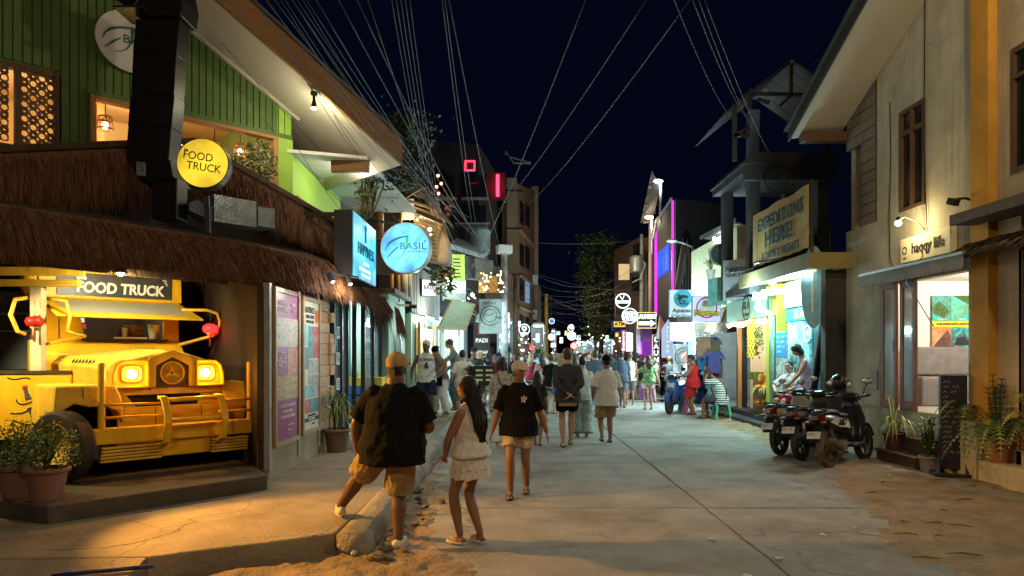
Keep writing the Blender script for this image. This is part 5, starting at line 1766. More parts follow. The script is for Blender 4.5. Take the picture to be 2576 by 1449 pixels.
 #  left row beyond the glass shop
m_mint=M("wall_mint",(0.36,0.50,0.42),rough=0.8,var=0.12,scale=2,bump=0.15,dirt=0.2)
m_grey_wood=M("board_grey",(0.17,0.145,0.125),rough=0.85,var=0.3,scale=5,stretch=(5,5,.5),bump=0.25)
m_bamboo=M("bamboo_woven",(0.38,0.25,0.11),rough=0.75,var=0.3,scale=12,bump=0.3)
m_rust=M("roof_rust",(0.16,0.11,0.085),rough=0.8,var=0.4,scale=3,bump=0.3,dirt=0.4)
m_concrete=M("wall_concrete",(0.20,0.19,0.18),rough=0.85,var=0.25,scale=1.5,bump=0.2,dirt=0.4)
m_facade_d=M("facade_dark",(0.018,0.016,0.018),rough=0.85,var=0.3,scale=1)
m_win_d=GLASS("window_dark",(0.012,0.014,0.018),0.12)
m_steel=M("steel_grey",(0.33,0.35,0.37),rough=0.45,var=0.2,metal=0.5,bump=0.05)
def signboard(label,px0,py0,px1,py1,Y,mat,depth=0.12,rim=None,rz=0.0,cat="sign",name="sign_board",group=None,face=True):
 """rectangular board hung Y metres down the street; returns (root, w, h), face at local y=-depth/2"""
 a,b=at(px0,py0,Y),at(px1,py1,Y)
 c=(a+b)/2
 w,h=abs(b.x-a.x),abs(a.z-b.z)
 if rz:w/=max(0.2,math.cos(rz))
 t=thing(name,label,cat,tuple(c),rz,group)
 mb=MB();mb.bx(-w/2,w/2,-depth/2,depth/2,-h/2,h/2);mb.build("housing",rim or m_black,t,bevel=0.008)
 mb=MB();mb.bx(-w/2+.02,w/2-.02,-depth/2-.008,-depth/2,-h/2+.02,h/2-.02);mb.build("face_panel",mat,t)
 return t,w,h,-depth/2-.012
t=thing("mint_shop","pale mint rendered shop wall just past the thatched eave","building")
mb=MB();mb.bx(-3.6,-2.75,15.25,17.6,0.17,3.05);mb.build("wall",m_mint,t,bevel=0.02)
mb=MB();mb.bx(-3.6,-2.6,15.2,17.65,3.05,3.16);mb.build("roof_edge",m_rust,t)
t=thing("surfboard","grey oval board standing against the mint wall","surfboard",(-2.66,16.3,0.9))
mb=MB();mb.ball((0,0,.55),(0.03,0.30,0.75),20,14);mb.build("board",M("board_pale",(0.35,0.37,0.38),rough=.4,bump=0),t,smooth=True)
mb=MB();mb.ball((0.02,0,.55),(0.02,0.22,0.62),20,14);mb.build("inlay",M("board_inlay",(0.18,0.19,0.20),rough=.4,bump=0),t,smooth=True)
t=thing("wall_camera","small dark camera on a pale arm on the mint wall","camera",tuple(at(1030,768,16.6)))
mb=MB();mb.bar((-.35,0,0),(.0,0,0),.05);mb.build("arm",m_white,t)
mb=MB();mb.lathe([(.05,-.08),(.05,.08),(.03,.1)],(0.08,0,-.03),12,Matrix.Rotation(PI/2,3,'Y'));mb.build("camera_body",m_black,t)
t=thing("wooden_shop","two storey shop with grey upright boards above and a mint ground floor with yellow curtains","building")
yA,yB=17.75,21.9
XA,XB=-2.62,-2.34
def lx(y):return XA+(XB-XA)*(y-yA)/(yB-yA)
mb=MB();mb.prism([(lx(yA),yA,.17),(lx(yB),yB,.17),(lx(yB),yB,2.75),(lx(yA),yA,2.75)],(-.9,0,0));mb.build("ground_floor_wall",m_mint,t)
y=yA
k=0
while y<yB-.1:
 y2=min(yB,y+.27)
 d=0.02+.012*(k%3)
 mb=MB();mb.prism([(lx(y),y,2.78),(lx(y2),y2-.015,2.78),(lx(y2),y2-.015,4.05+.0),(lx(y),y,4.05)],(d,0,0));mb.build("board",m_grey_wood,t)
 y=y2;k+=1
mb=MB();mb.prism([(lx(yA)-.05,yA,2.76),(lx(yB)-.05,yB,2.76),(lx(yB)-.05,yB,4.1),(lx(yA)-.05,yA,4.1)],(-.8,0,0));mb.build("upper_wall",m_facade_d,t)
mb=MB();mb.prism([(lx(yA)+.25,yA-.2,4.02),(lx(yB)+.25,yB,4.02),(lx(yB)-1.0,yB,4.65),(lx(yA)-1.0,yA-.2,4.65)],(0,0,.05));mb.build("roof",M("roof_blue_tin",(0.20,0.22,0.28),rough=.5,metal=.3),t)
mb=MB();mb.prism([(lx(18.2)+.01,18.2,.95),(lx(20.9)+.01,20.9,.95),(lx(20.9)+.01,20.9,2.5),(lx(18.2)+.01,18.2,2.5)],(0.02,0,0));mb.build("window_recess",M("recess_brown",(.12,.08,.04)),t)
for k in range(12):
 y=18.3+.215*k
 mb=MB();mb.lathe([(.085,1.0),(.075,1.7),(.09,2.4)],(lx(y)+.05,y,0),10);mb.build("curtain_fold",E("curtain_lit_yellow",(0.62,0.46,0.16),0.32) if k<7 else M("curtain_grey",(.45,.45,.40)),t,smooth=True)
for y in (18.2,19.0,20.2,20.9):
 mb=MB();mb.bar((lx(y)+.12,y,.9),(lx(y)+.12,y,2.55),.07);mb.build("window_post",m_wood,t)
t2,w,h,fy=signboard("small glowing white sign on the grey upright boards",1060,703,1096,746,18.9,E("sign_white_lit",(0.75,0.88,1.0),1.0),rz=math.radians(25))
lettering("BASIL",.17,m_ink,t2,(0,fy,0),sx=.8,bold=.02)
for k,(px_,y0_,y1_,Y) in enumerate(((985,690,790,16.2),(1002,690,760,16.6),(1018,685,750,16.9),(1031,685,748,17.2))):
 a,b=at(px_,y0_,Y),at(px_,y1_,Y)
 mb=MB();mb.tube([tuple(a),tuple(b)],.05 if k!=2 else .08,10)
 tag(mb.build("timber_post",M("pale_post",(.45,.42,.38),rough=.7) if k>1 else m_wood,smooth=True),["slim brown timber post left of the pale posts under the hut","second brown timber post under the hut","thick pale post under the bamboo hut","thin pale post against the grey boards"][k],"post","posts under the bamboo hut")
H=thing("bamboo_hut","open bamboo hut with a lit woven wall and ragged leaf roof above the street","hut")
c0=at(1012,620,16.2);c1=at(1095,620,18.5)
for k in range(13):
 z0=4.15+.105*k
 mb=MB();mb.bar((c0.x+.1,17.4,z0),(c1.x+.15,18.6,z0),.03,.085);mb.build("bamboo_slat",m_bamboo,H)
for (p,q,r_) in ((at(1005,660,16.0),at(1005,490,16.0),.06),(at(1095,640,18.4),at(1095,520,18.4),.06),(at(955,600,15.0),at(955,475,15.0),.09)):
 mb=MB();mb.tube([tuple(p),tuple(q)],r_,8);mb.build("post",m_wood,H,smooth=True)
for p,q in ((at(935,545,15.2),at(1060,470,15.4)),(at(925,480,14.8),at(1110,560,16.2)),(at(960,590,15),at(1085,590,17.5))):
 mb=MB();mb.bar(tuple(p),tuple(q),.09);mb.build("brace",m_woodd,H)
mb=MB();mb.prism([at(930,505,16.5),at(1040,500,16.8),at(1040,550,16.8),at(900,560,16.5)],(0,.1,0));mb.build("back_board",M("board_cream",(.5,.47,.42)),H)
mb=MB();mb.prism([at(920,545,16.4),at(1010,520,16.4),at(1010,690,16.4),at(920,690,16.4)],(0,.1,0));mb.build("dark_wall",m_grey_wood,H)
for k in range(7):
 a,b=at(900+22*k,340+32*k,13.0+.45*k),at(1010+19*k,400+26*k,15.5+.5*k)
 mb=MB();mb.bar(tuple(a),tuple(b),.08,.05);mb.build("batten",m_grey_wood,H)
A0,A1,B0,B1=at(905,335,14.0),at(1140,575,17.0),at(880,300,16.0),at(1085,500,18.6)
mb=MB();mb.prism([A0,A1,B1,B0],(0,0,.08));mb.build("roof_layer",m_rust,H)
m_thatch_p=M("thatch_pale",(0.26,0.19,0.11),rough=.95,var=.45,scale=9,stretch=(3,3,.5))
thatch_face(H,A0.lerp(A1,.84)+Vector((0,0,-.12)),A1+Vector((0,0,-.25)),B0.lerp(B1,.84),B1,260,44,rows=4,jit=.5,mat=m_thatch_p,wid=.03,base=False)
thatch_face(H,A0+Vector((0,0,-.05)),A1,B0,B1,700,45,rows=5,jit=.15,mat=m_thatch_p,wid=.035,base=False)
hr=random.Random(5)
m_fairy=E("fairy_bulb",(1.0,0.72,0.32),5)
for k in range(16):
 p=at(hr.uniform(1018,1085),hr.uniform(538,598),17.0)
 mb=MB();mb.ball((0,0,0),.028 if k>5 else .05,8,6);o=mb.build("fairy_light",m_fairy,None,smooth=True);o.location=p
 tag(o,"tiny warm bulb strung in front of the woven hut wall","bulb","bulbs in the bamboo hut")
lamp("hut_light",tuple(at(1068,575,16.6)),75,(1.0,0.72,0.35),r=.2)
mb=MB();c=at(1118,630,18.0);mb.lathe([(.02,.55),(.16,.2),(.22,-.3),(.12,-.42)],tuple(c),12);tag(mb.build("folded_canvas",M("canvas_grey",(.3,.27,.24)),smooth=True),"grey folded canvas hanging beside the hut's ragged roof","canvas")
leaf_cluster("hanging_leaves","dry hanging leaves under the folded canvas","plant",at(1115,700,18.2),(.35,.3,.5),160,[(m_leaf_d,.6,"leaves"),(m_thatch_p,.4,"dry_leaves")],.12,51)
V=thing("creeper","creeping plant with twisting bare stems climbing beside the cream gable","plant")
vr=random.Random(8)
m_stem=M("stem_brown",(.07,.05,.03),rough=.9)
for k in range(14):
 x0=vr.uniform(905,935)
 pts=[at(x0,545,12.2)]
 px_,py_=x0,545
 for q in range(7):
  px_+=vr.uniform(-8,16);py_-=vr.uniform(20,36)
  pts.append(at(px_,py_,12.2+vr.uniform(-.25,.25)))
 mb=MB();mb.tube([tuple(p) for p in pts],[.022-.002*i for i in range(8)],5);mb.build("stem",m_stem,V,smooth=True)
for (px_,py_,rx,rz_,n,sd) in ((915,490,.16,.22,70,1),(940,420,.2,.35,110,2),(985,335,.6,.35,620,3),(1030,320,.45,.25,360,4),(960,395,.35,.4,380,6),(1010,420,.4,.45,420,7),(905,540,.12,.1,30,5)):
 leaf_cluster(None,None,None,None,None,0,[],0,0) if False else None
 r_=random.Random(60+sd)
 mb=MB();c=at(px_,py_,12.2)
 for i in range(n):
  p=c+Vector((r_.gauss(0,rx*.5),r_.gauss(0,.15),r_.gauss(0,rz_*.5)))
  d=Vector((r_.gauss(0,1),r_.gauss(0,1),r_.gauss(0,.6))).normalized();e=d.orthogonal().normalized();s=r_.uniform(.035,.08)
  mb.add([p-d*s,p+e*s*.5,p+d*s,p-e*s*.5],[(0,1,2,3)])
 mb.build("foliage",m_leaf if sd in (1,5) else m_leaf_d,V,kind="stuff")
t,w,h,fy=signboard("tall narrow box sign with a glowing lime green printed face",1133,640,1168,708,21.6,E("sign_lime",(0.55,0.85,0.12),0.6,patch=.25),depth=.2,rim=m_steel,rz=math.radians(18))
for k in range(6):
 mb=MB();mb.bx(-w*.35,w*(.1+.05*(k%3)),fy-.004,fy,h*(.28-.13*k),h*(.33-.13*k));mb.build("print_bar",m_tealtxt,t)
t,w,h,fy=signboard("dusty white banner box under a bright tube, above the tilted signboard",1112,702,1171,757,22.5,M("banner_dusty",(.50,.55,.52),rough=.6,dirt=.3,var=.15),depth=.1,rim=m_steel,rz=math.radians(20))
for k in range(3):
 scribble(t,m_tealtxt,-w*.38,w*.38,.14-.14*k,.09,fy,40+k)
mb=MB();mb.bar((-.3,-.1,.36),(.3,-.1,.36),.05);mb.build("tube_light",E("tube_white",(.85,1.0,.95),10),t)
lamp("tube_glow",(0,-.3,.3),30,(.8,1.0,.92),r=.2,parent=t)
t=thing("tilted_signboard","large printed signboard leaning out over the blue lit shop door","sign",tuple(at(1150,795,21.0)))
A,B_,C_,D_=Vector((-.62,.2,-.40)),Vector((.25,.2,-.42)),Vector((.55,-.1,.35)),Vector((-.15,-.1,.48))
mb=MB();mb.prism([A,B_,C_,D_],(0,.05,0));mb.build("panel",PRINT("print_map",[(.08,.10,.07),(.26,.27,.15),(.14,.18,.15),(.34,.32,.2)],5,stretch=(1,1,3)),t)
for p,q in ((A,B_),(B_,C_),(C_,D_),(D_,A)):
 mb=MB();mb.bar(p,q,.04);mb.build("edge",m_fr,t)
t=thing("leaf_awning","small awning with a lit yellow fringe of dry leaves above the tilted signboard","awning")
q0,q1=at(1118,752,21.2),at(1222,800,23.5)
thatch_face(t,q0+Vector((.35,0,-.12)),q1+Vector((.2,0,-.1)),q0,q1,420,71,rows=3,jit=.14,mat=M("leaf_dry_yellow",(.50,.36,.13),rough=.9,var=.4),wid=.035)
t=thing("shop_roof","dark pitched roof edge sloping down over the fringe towards the clock banner","roof")
mb=MB();mb.prism([at(1165,730,24),at(1180,745,22.5),at(1250,800,23.2),at(1245,770,25)],(0,0,-.08));mb.build("roof_sheet",M("roof_dark",(.05,.05,.055)),t)
mb=MB();mb.bar(at(1200,800,22.6),at(1250,812,23.2),.12,.25);mb.build("roof_edge",m_white,t)
t=thing("blue_lit_shop","narrow shop with pale posts and glass doors lit cold blue","shop")
mb=MB();mb.prism([(-2.33,21.95,.17),(-2.33,21.95,2.9),(-1.85,28.4,2.9),(-1.85,28.4,.17)],(-.8,0,0));mb.build("wall",M("shop_white",(.36,.40,.40),rough=.8),t)
for y in (22.3,23.6,25.0,26.4):
 x=-2.33+.075*(y-21.95)
 mb=MB();mb.bar((x+.04,y,.17),(x+.04,y,2.7),.16);mb.build("post",m_white,t)
for y in (22.5,23.8,25.2):
 x=-2.33+.075*(y-21.95)
 mb=MB();mb.prism([(x+.01,y,.35),(x+.1,y+1.0,.35),(x+.1,y+1.0,2.35),(x+.01,y,2.35)],(.02,0,0));mb.build("lit_window",E("window_blue_lit",(.30,.75,.95),.75,patch=.5),t)
 for q in (.33,.66):
  mb=MB();mb.bar((x+.035+.09*q,y+q,.35),(x+.035+.09*q,y+q,2.35),.04);mb.build("glazing_bar",m_steel,t)
lamp("shop_light",(-1.3,23.5,2.5),330,(.62,.95,1.0),r=.3)
for (px_,py_) in ((1188,742),(1192,752),(1181,748)):
 mb=MB();mb.ball((0,0,0),.07,10,8);o=mb.build("globe_lamp",E("globe_pink",(1.0,.72,.5),6),None,smooth=True);o.location=at(px_,py_,24)
 tag(o,"small warm globe lamp clustered beside the dark pitched roof","lamp","globe lamps by the dark roof")
t,w,h,fy=signboard("square white hanging banner printed with a clock dial",1205,752,1262,840,22.2,M("banner_white_blue",(.55,.66,.72),rough=.6,bump=0),depth=.08,rim=m_steel)
arc_mb(0,.02,.30,.325,.1,PI*1.75,fy-.004,fy).build("dial_ring",m_ink,t)
arc_mb(0,.02,.20,.215,0,2*PI,fy-.004,fy).build("dial_ring",m_ink,t)
lettering("FRIDAY",.13,m_ink,t,(-.02,fy,.42))
lettering("1980",.13,m_ink,t,(.28,fy,-.05))
for p in ((.12,.12),(-.15,.05)):
 stroke_mb([(0,.02),p],.02).build("clock_hand",m_ink,t).location=(0,fy,0)
t,w,h,fy=signboard("dark hanging dive banner with pale lettering and a red print",1192,812,1232,905,23.0,M("banner_dark",(.05,.035,.04),rough=.6,bump=0),depth=.04,rim=m_woodd)
mb=MB();mb.bx(-.16,.16,fy-.004,fy,.20,.50);mb.build("diver_print",PRINT("print_red_blue",[(.02,.03,.12),(.4,.02,.03),(.08,.04,.05)],6),t)
lettering("PADI",.19,E("print_white_lit",(.9,.9,.85),.4),t,(0,fy,.02),bold=.03)
lettering("5STAR",.15,E("print_white_lit",(.9,.9,.85),.4),t,(0,fy,-.38),bold=.02)
lettering("DIVE CENTER",.07,E("print_white_lit",(.9,.9,.85),.4),t,(0,fy,-.52))
t,w,h,fy=signboard("bright white banner with red and dark blue letters beyond the dark dive banner",1255,786,1283,852,27.0,E("banner_white_lit",(.8,.85,1.0),.5),depth=.08,rim=m_steel)
lettering("B",.42,M("print_red",(.6,.04,.04),bump=0),t,(.02,fy,.22),bold=.02)
lettering("ONY",.34,M("print_navy",(.02,.04,.2),bump=0),t,(0,fy,-.22),bold=.03,sx=.6)
def ring_sign(label,px_,py_,r_px,Y,mat_ring,glow,inner=None):
 t=thing("round_neon_sign",label,"sign",tuple(at(px_,py_,Y)))
 R_=r_px*Y/F_PX
 arc_mb(0,0,R_*.88,R_,0,2*PI,-.03,.03).build("neon_ring",mat_ring,t)
 mb=MB();mb.lathe([(R_*.87,-.02),(R_*.87,.06),(0.0,.06)],n=30,R=Matrix.Rotation(-PI/2,3,'X'));mb.build("disc",inner or m_black,t)
 return t,R_
m_neon_w=E("neon_white",(.85,.95,1.0),1.8)
t,R_=ring_sign("round white neon sign with a map pin over the left pavement",1319,829,14,30,m_neon_w,1)
arc_mb(0,R_*.2,R_*.22,R_*.45,0,2*PI,-.05,-.03).build("pin_head",m_neon_w,t)
mb=MB();mb.prism([(-R_*.36,-.05,R_*.0),(R_*.36,-.05,0),(0,-.05,-R_*.5)],(0,.02,0));mb.build("pin_tip",m_neon_w,t)
lettering("GOCO",R_*.35,m_neon_w,t,(0,-.05,-R_*.68),bold=.03)
mb=MB();mb.bar((-2.3,18.4,2.68),(-2.25,19.6,2.68),.05);tag(mb.build("tube_lamp",E("tube_white",(.85,1.0,.95),10)),"added pale tube light under the grey upright boards","lamp")  # tube and its light added to brighten the left shop fronts
lamp("tube_lamp_light",(-1.95,19.0,2.6),130,(.70,1.0,.95),r=.15)
fr=random.Random(21)
shop_cols=[(.75,.9,1.0),(1.0,.9,.75),(.8,1.0,.95),(.9,.92,1.0),(1.0,.75,.5)]
def far_shop(label,px0,px1,pyt,Y,col,s,sd):
 a,b=at(px0,pyt,Y),at(px1,890,Y)
 t=thing("lit_shop",label,"shop",(a.x,Y,0))
 w=b.x-a.x
 mb=MB();mb.bx(0,w,.0,2.0,0,.05);mb.bx(0,.1,0,2,0,a.z);mb.bx(w-.1,w,0,2,0,a.z);mb.bx(0,w,0,2,a.z-.12,a.z);mb.bx(0,w,1.9,2.0,0,a.z);mb.build("shell",M("shop_white",(.62,.66,.66)),t)
 r_=random.Random(sd)
 for k in range(3):
  z=.6+.55*k
  mb=MB();mb.bx(.12,w-.12,1.5,1.85,z,z+.04);mb.build("shelf",m_steel,t)
  for q in range(5):
   x=.2+(w-.5)*q/4
   c_=r_.choice([(.5,.05,.05),(.05,.2,.5),(.6,.5,.1),(.1,.4,.2),(.6,.6,.6),(.5,.2,.4)])
   mb=MB();mb.bx(x,x+.16,1.5,1.7,z+.045,z+.2+.15*r_.random());mb.build("goods",M("goods_%d_%d_%d"%tuple(int(v*100) for v in c_),c_,rough=.5,bump=0),t)
 mb=MB();mb.bx(w*.2,w*.8,.5,.6,a.z-.22,a.z-.16);mb.build("tube_light",E("tube_%d"%int(col[0]*100+col[2]*7),col,4),t)
 lamp("shop_light",(w/2,.1,a.z-.5),s*.13,col,r=.3,parent=t)
far_shop("cold lit stall behind the hanging dresses on the left",1250,1295,800,29,(.75,.9,1.0),130,1)
far_shop("bright white stall left of the yellow pole",1336,1372,812,40,(.85,1.0,.98),230,2)
far_shop("pale lit stall right of the yellow pole",1376,1400,826,46,(.8,.95,1.0),200,3)
far_shop("small bright stall at the street's far end",1440,1500,856,62,(.85,.95,1.0),420,4)
far_shop("bright stall below the big tree at the far end",1502,1545,850,55,(.8,.98,1.0),330,5)
t=thing("clothes_rack","rack of turquoise and violet dresses hanging at the left roadside","clothes rack",tuple(gnd(1312,985)))
mb=MB();mb.tube([(-.45,0,0),(-.45,0,1.65),(.45,0,1.65),(.45,0,0)],.02,6);mb.build("rail",m_steel,t)
for k in range(9):
 c_=[(.08,.45,.42),(.45,.3,.6),(.7,.7,.75),(.4,.2,.5)][k%4]
 mb=MB();x=-.4+.1*k;mb.loft([[Vector((x-.02,-.06,1.62)),Vector((x+.02,-.06,1.62)),Vector((x+.02,.06,1.62)),Vector((x-.02,.06,1.62))],[Vector((x-.035,-.2,.75+.1*(k%3))),Vector((x+.035,-.2,.75+.1*(k%3))),Vector((x+.035,.2,.75+.1*(k%3))),Vector((x-.035,.2,.75+.1*(k%3)))]]);mb.build("dress",M("dress_%d"%(k%4),c_,rough=.8),t)
for (px_,py_,r_px,Y,lab,w) in ((1387,848,8,38,"round white globe lamp on the left of the far street",90),(1437,822,6,48,"upper small white globe lamp near the far red light",40)):
 mb=MB();mb.ball((0,0,0),r_px*Y/F_PX,14,10);o=mb.build("globe_lamp",E("globe_white",(.9,1.0,1.0),2.5),None,smooth=True);o.location=at(px_,py_,Y);tag(o,lab,"lamp")
 lamp("globe_light",tuple(at(px_,py_+3,Y)+Vector((0,-.5,0))),w,(.85,1,1),r=.2)
t,R_=ring_sign("round blue and white sign on the pale wall left of the yellow pole",1388,808,7,39,E("neon_blue",(.4,.6,1.0),2.2),1,M("sign_blue",(.1,.16,.4)))
t,R_=ring_sign("round white neon sign above the red light at the far end",1438,845,11,47,m_neon_w,1,E("disc_mint",(.5,.85,.85),.8))
t,R_=ring_sign("small round white neon sign high above the far red light",1436,826,8,49,m_neon_w,1)
mb=MB();mb.ball((0,0,0),.20,12,8);o=mb.build("red_light",E("light_red",(1.0,.04,.03),14),None,smooth=True);o.location=at(1443,870,46);tag(o,"glowing red light at the far end of the street","light")
lamp("red_glow",tuple(at(1443,872,45.4)),30,(1,.05,.03),r=.2)
sr=random.Random(55)
pal=[("white",(.9,.97,1.0)),("pale blue",(.45,.75,1.0)),("amber",(1.0,.6,.2)),("mint",(.5,1.0,.8)),("violet",(.6,.3,1.0)),("red",(1.0,.12,.1)),("yellow",(1.0,.85,.25))]
for k,(px_,py_,w_,h_,Y,c_) in enumerate(((1262,868,12,20,28,0),(1300,846,10,14,33,1),(1306,815,9,16,31,0),(1352,850,10,24,38,3),(1361,822,8,12,42,2),(1404,838,12,10,44,1),(1412,856,9,16,47,0),(1424,838,7,12,50,6),(1456,850,10,14,58,0),(1470,866,14,10,60,3),(1488,852,8,16,57,1),(1506,866,10,14,52,0),(1527,852,9,18,48,3),(1544,862,10,12,45,0),(1590,850,9,22,40,4),(1606,846,8,26,38,0),(1337,874,12,14,36,5),(1278,852,9,24,29,4),(1392,868,14,12,42,0),(1552,842,8,10,44,2))):
 nm,cc=pal[c_]
 t=thing("shop_sign","small %s lit sign at the far street, %s"%(nm,["below the clock banner","left of the pin sign","above the pin sign","under the white banner, far left","high beside the yellow pole","left of the far red light, upper","left of the far red light, lower","above the far red light's left","right of the far red light, upper","right of the far red light, lower","left of the tree foot, upper","at the tree trunk foot","right of the tree trunk, upper","right of the tree trunk, lower","left of the violet doorway","beside the transformer pole foot","under the pin sign","among the hanging dresses","under the globe lamp on the left","left of the ATM sign"][k]),"sign",tuple(at(px_,py_,Y)),sr.uniform(-.5,.5),"small lit signs down the street")
 a_,b_=w_*Y/F_PX,h_*Y/F_PX
 mb=MB();mb.bx(-a_/2,a_/2,0,.12,-b_/2,b_/2);mb.build("housing",m_black,t)
 mb=MB();mb.bx(-a_*.46,a_*.46,-.01,0,-b_*.46,b_*.46);mb.build("lit_face",E("face_"+nm,cc,.9,patch=.7),t)
 scribble(t,m_ink,-a_*.4,a_*.4,0,min(b_*.25,a_*.2),-.015,k)
for k in range(70):
 side_=sr.random()
 px_=sr.uniform(1245,1420) if side_<.5 else sr.uniform(1440,1610)
 py_=sr.gauss(862,14)
 nm,cc=pal[sr.choice((0,0,0,1,2,3,6))]
 Y=28+26*sr.random()
 mb=MB();mb.ball((0,0,0),sr.uniform(.018,.05),7,5);o=mb.build("shop_bulb",E("speck_"+nm,cc,5));o.location=at(px_,py_,Y)
 tag(o,"tiny %s bulb among the lit stalls far down the street"%nm,"bulb","bulbs of the far stalls")
 #  dark buildings and the tall apartment block
def block(name,label,cat,xy,z0,z1,mat):
 t=thing(name,label,cat)
 mb=MB();mb.prism([(x,y,z0) for x,y in xy],(0,0,z1-z0));mb.build("wall",mat,t)
 return t
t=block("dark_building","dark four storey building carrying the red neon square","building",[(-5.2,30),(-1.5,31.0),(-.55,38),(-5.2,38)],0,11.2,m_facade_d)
for k in range(3):
 for q in range(2):
  c=at(1115+80*q,470+75*k,30.2+.5*q)
  mb=MB();mb.bx(c.x-.5,c.x+.5,c.y-.12,c.y+.02,c.z-.5,c.z+.5);mb.build("window",m_win_d,t)
  mb=MB();mb.bx(c.x-.6,c.x+.6,c.y-.16,c.y,c.z-.6,c.z-.5);mb.build("sill",m_concrete,t)
c=at(1182,417,29.5)
t=thing("neon_square","glowing red neon square high on the dark building","neon sign",tuple(c))
m_neon_r=E("neon_red",(1.0,.02,.05),4.5)
s_=13*29.5/F_PX
frame_mb(2*s_,2*s_,.05,.06).build("neon_tube",m_neon_r,t)
mb=MB();mb.bx(-s_,s_,.03,.1,-s_,s_);mb.build("back_box",M("neon_back",(.05,.008,.01)),t)
c=at(1252,467,31)
t=thing("neon_strip","upright red neon strip on the balcony beside the apartment block","neon sign",tuple(c))
mb=MB();mb.bx(-.07,.07,-.05,0,-.5,.5);mb.build("neon_tube",m_neon_r,t)
mb=MB();mb.bx(-.55,.35,.06,.12,-.65,.62);mb.build("back_wall",M("wall_red",(.05,.008,.01)),t)
lamp("neon_glow",(0,-.3,0),7,(1,.03,.05),r=.15,parent=t)
for k,(px_,py_) in enumerate(((1102,442),(1110,462),(1098,470),(1103,487))):
 mb=MB();mb.ball((0,0,0),.06,8,6);o=mb.build("roof_lamp",E("lamp_orange",(1,.3,.15),6),None,smooth=True);o.location=at(px_,py_,28);tag(o,"tiny orange lamp on the roof left of the red neon square","lamp","roof lamps by the neon square")
t=thing("roof_antenna","dark slanted mast and antenna frame on the roof beside the apartment block","antenna")
for p,q in (((1272,380),(1292,410)),((1292,410),(1335,412)),((1285,396),(1335,410)),((1268,385),(1285,395)),((1225,440),(1268,470)),((1226,446),(1262,478))):
 mb=MB();mb.bar(tuple(at(*p,34)),tuple(at(*q,34)),.06);mb.build("bar",m_steel,t)
m_cream_w=M("wall_cream_dim",(.22,.175,.11),rough=.85,var=.15,scale=1,dirt=.3)
m_brown_w=M("wall_brown",(.14,.08,.05),rough=.85,var=.15,scale=1,dirt=.3)
AB=thing("apartment_block","tall narrow brown and cream apartment block rising over the left side of the street","building")
Yb=36.0
L0,L1=at(1275,0,Yb).x,at(1301,0,Yb).x
zt1,zt2=at(0,447,Yb).z,at(0,452,Yb).z
mb=MB();mb.bx(L0,L1,Yb,Yb+6,0,zt1);mb.build("corner_wall",m_cream_w,AB)
Ye=44.0
xe=at(1352,0,Ye).x
zE=at(0,482,Ye).z
mb=MB();mb.prism([(L1,Yb+.02,0),(L1,Yb+.02,zt1-.3),(xe-.25,Ye-1.5,at(0,480,Ye-1.5).z),(xe-.25,Ye-1.5,0)],(-.8,.3,0));mb.build("flank_wall",m_brown_w,AB)
mb=MB();mb.bx(xe-.45,xe,Ye-1.4,Ye+2,0,zE);mb.build("end_wall",m_cream_w,AB)
def flank(py_top,py_bot,t0,t1,nm,mt,off=.06):
 pa=Vector((L1,Yb+.02,0)).lerp(Vector((xe-.25,Ye-1.5,0)),t0);pb=Vector((L1,Yb+.02,0)).lerp(Vector((xe-.25,Ye-1.5,0)),t1)
 za,zb=at(0,py_top,pa.y).z,at(0,py_bot,pa.y).z
 n=Vector((.9,-.35,0)).normalized()*off
 m_=MB();m_.prism([pa+Vector((0,0,zb)),pb+Vector((0,0,zb)),pb+Vector((0,0,za)),pa+Vector((0,0,za))],n);return m_.build(nm,mt,AB)
for k,(a,b) in enumerate(((505,560),(612,668),(700,755),(792,845))):
 f_=flank(a,b,.12,.30,"window",m_win_d,.08);flank(a+6,b+5,.42,.62,"window",m_win_d if k!=2 else E("window_dim_blue",(.2,.35,.6),.35),.08)
for y_ in (575,690,770,860):
 flank(y_,y_+5,.02,.98,"floor_band",m_cream_w,.14)
for k,(py_,sc) in enumerate(((705,0),(792,0))):
 c=at(1338,py_,42);mb=MB();mb.box(c,(.7,.5,.6));mb.build("air_conditioner",M("aircon_blue",(.35,.42,.5),rough=.5),AB)
for k,y_ in enumerate((480,575,690)):
 c=at(1272,y_,Yb);mb=MB();mb.bar(c,c+Vector((.9,0,0)),.08);mb.build("conduit",m_black,AB)
t=thing("balcony_railing","pale barred balcony railing in the dark behind the water tank","railing")
for k in range(16):
 a,b=at(1148+5.2*k,562,26.2),at(1148+5.2*k,622,26.2)
 mb=MB();mb.bar(tuple(a),tuple(b),.025);mb.build("bar",m_steel,t)
mb=MB();mb.bar(tuple(at(1144,562,26.2)),tuple(at(1232,562,26.2)),.05);mb.build("top_rail",m_steel,t)
t=thing("water_tank","round blue grey water tank standing on the roof under the wires","tank",tuple(at(1205,606,25.4)))
mb=MB();mb.lathe([(.36,-.42),(.42,-.40),(.42,.36),(.38,.42),(.1,.45)],n=24);mb.build("tank",M("tank_bluegrey",(.26,.32,.34),rough=.5),t,smooth=False)
for z in (-.2,.1):
 mb=MB();mb.lathe([(.42,z),(.435,z+.015),(.42,z+.03)],n=24,cap=False);mb.build("rib",M("tank_bluegrey",(.26,.32,.34)),t)
t=thing("roof_canopy","pale sagging roof canopy edge below the water tank","canopy")
mb=MB();mb.prism([at(1128,612,22.5),at(1215,640,24.5),at(1232,628,26),at(1150,598,25)],(0,0,-.16));mb.build("canopy",M("canopy_pale",(.4,.42,.42),dirt=.3),t)
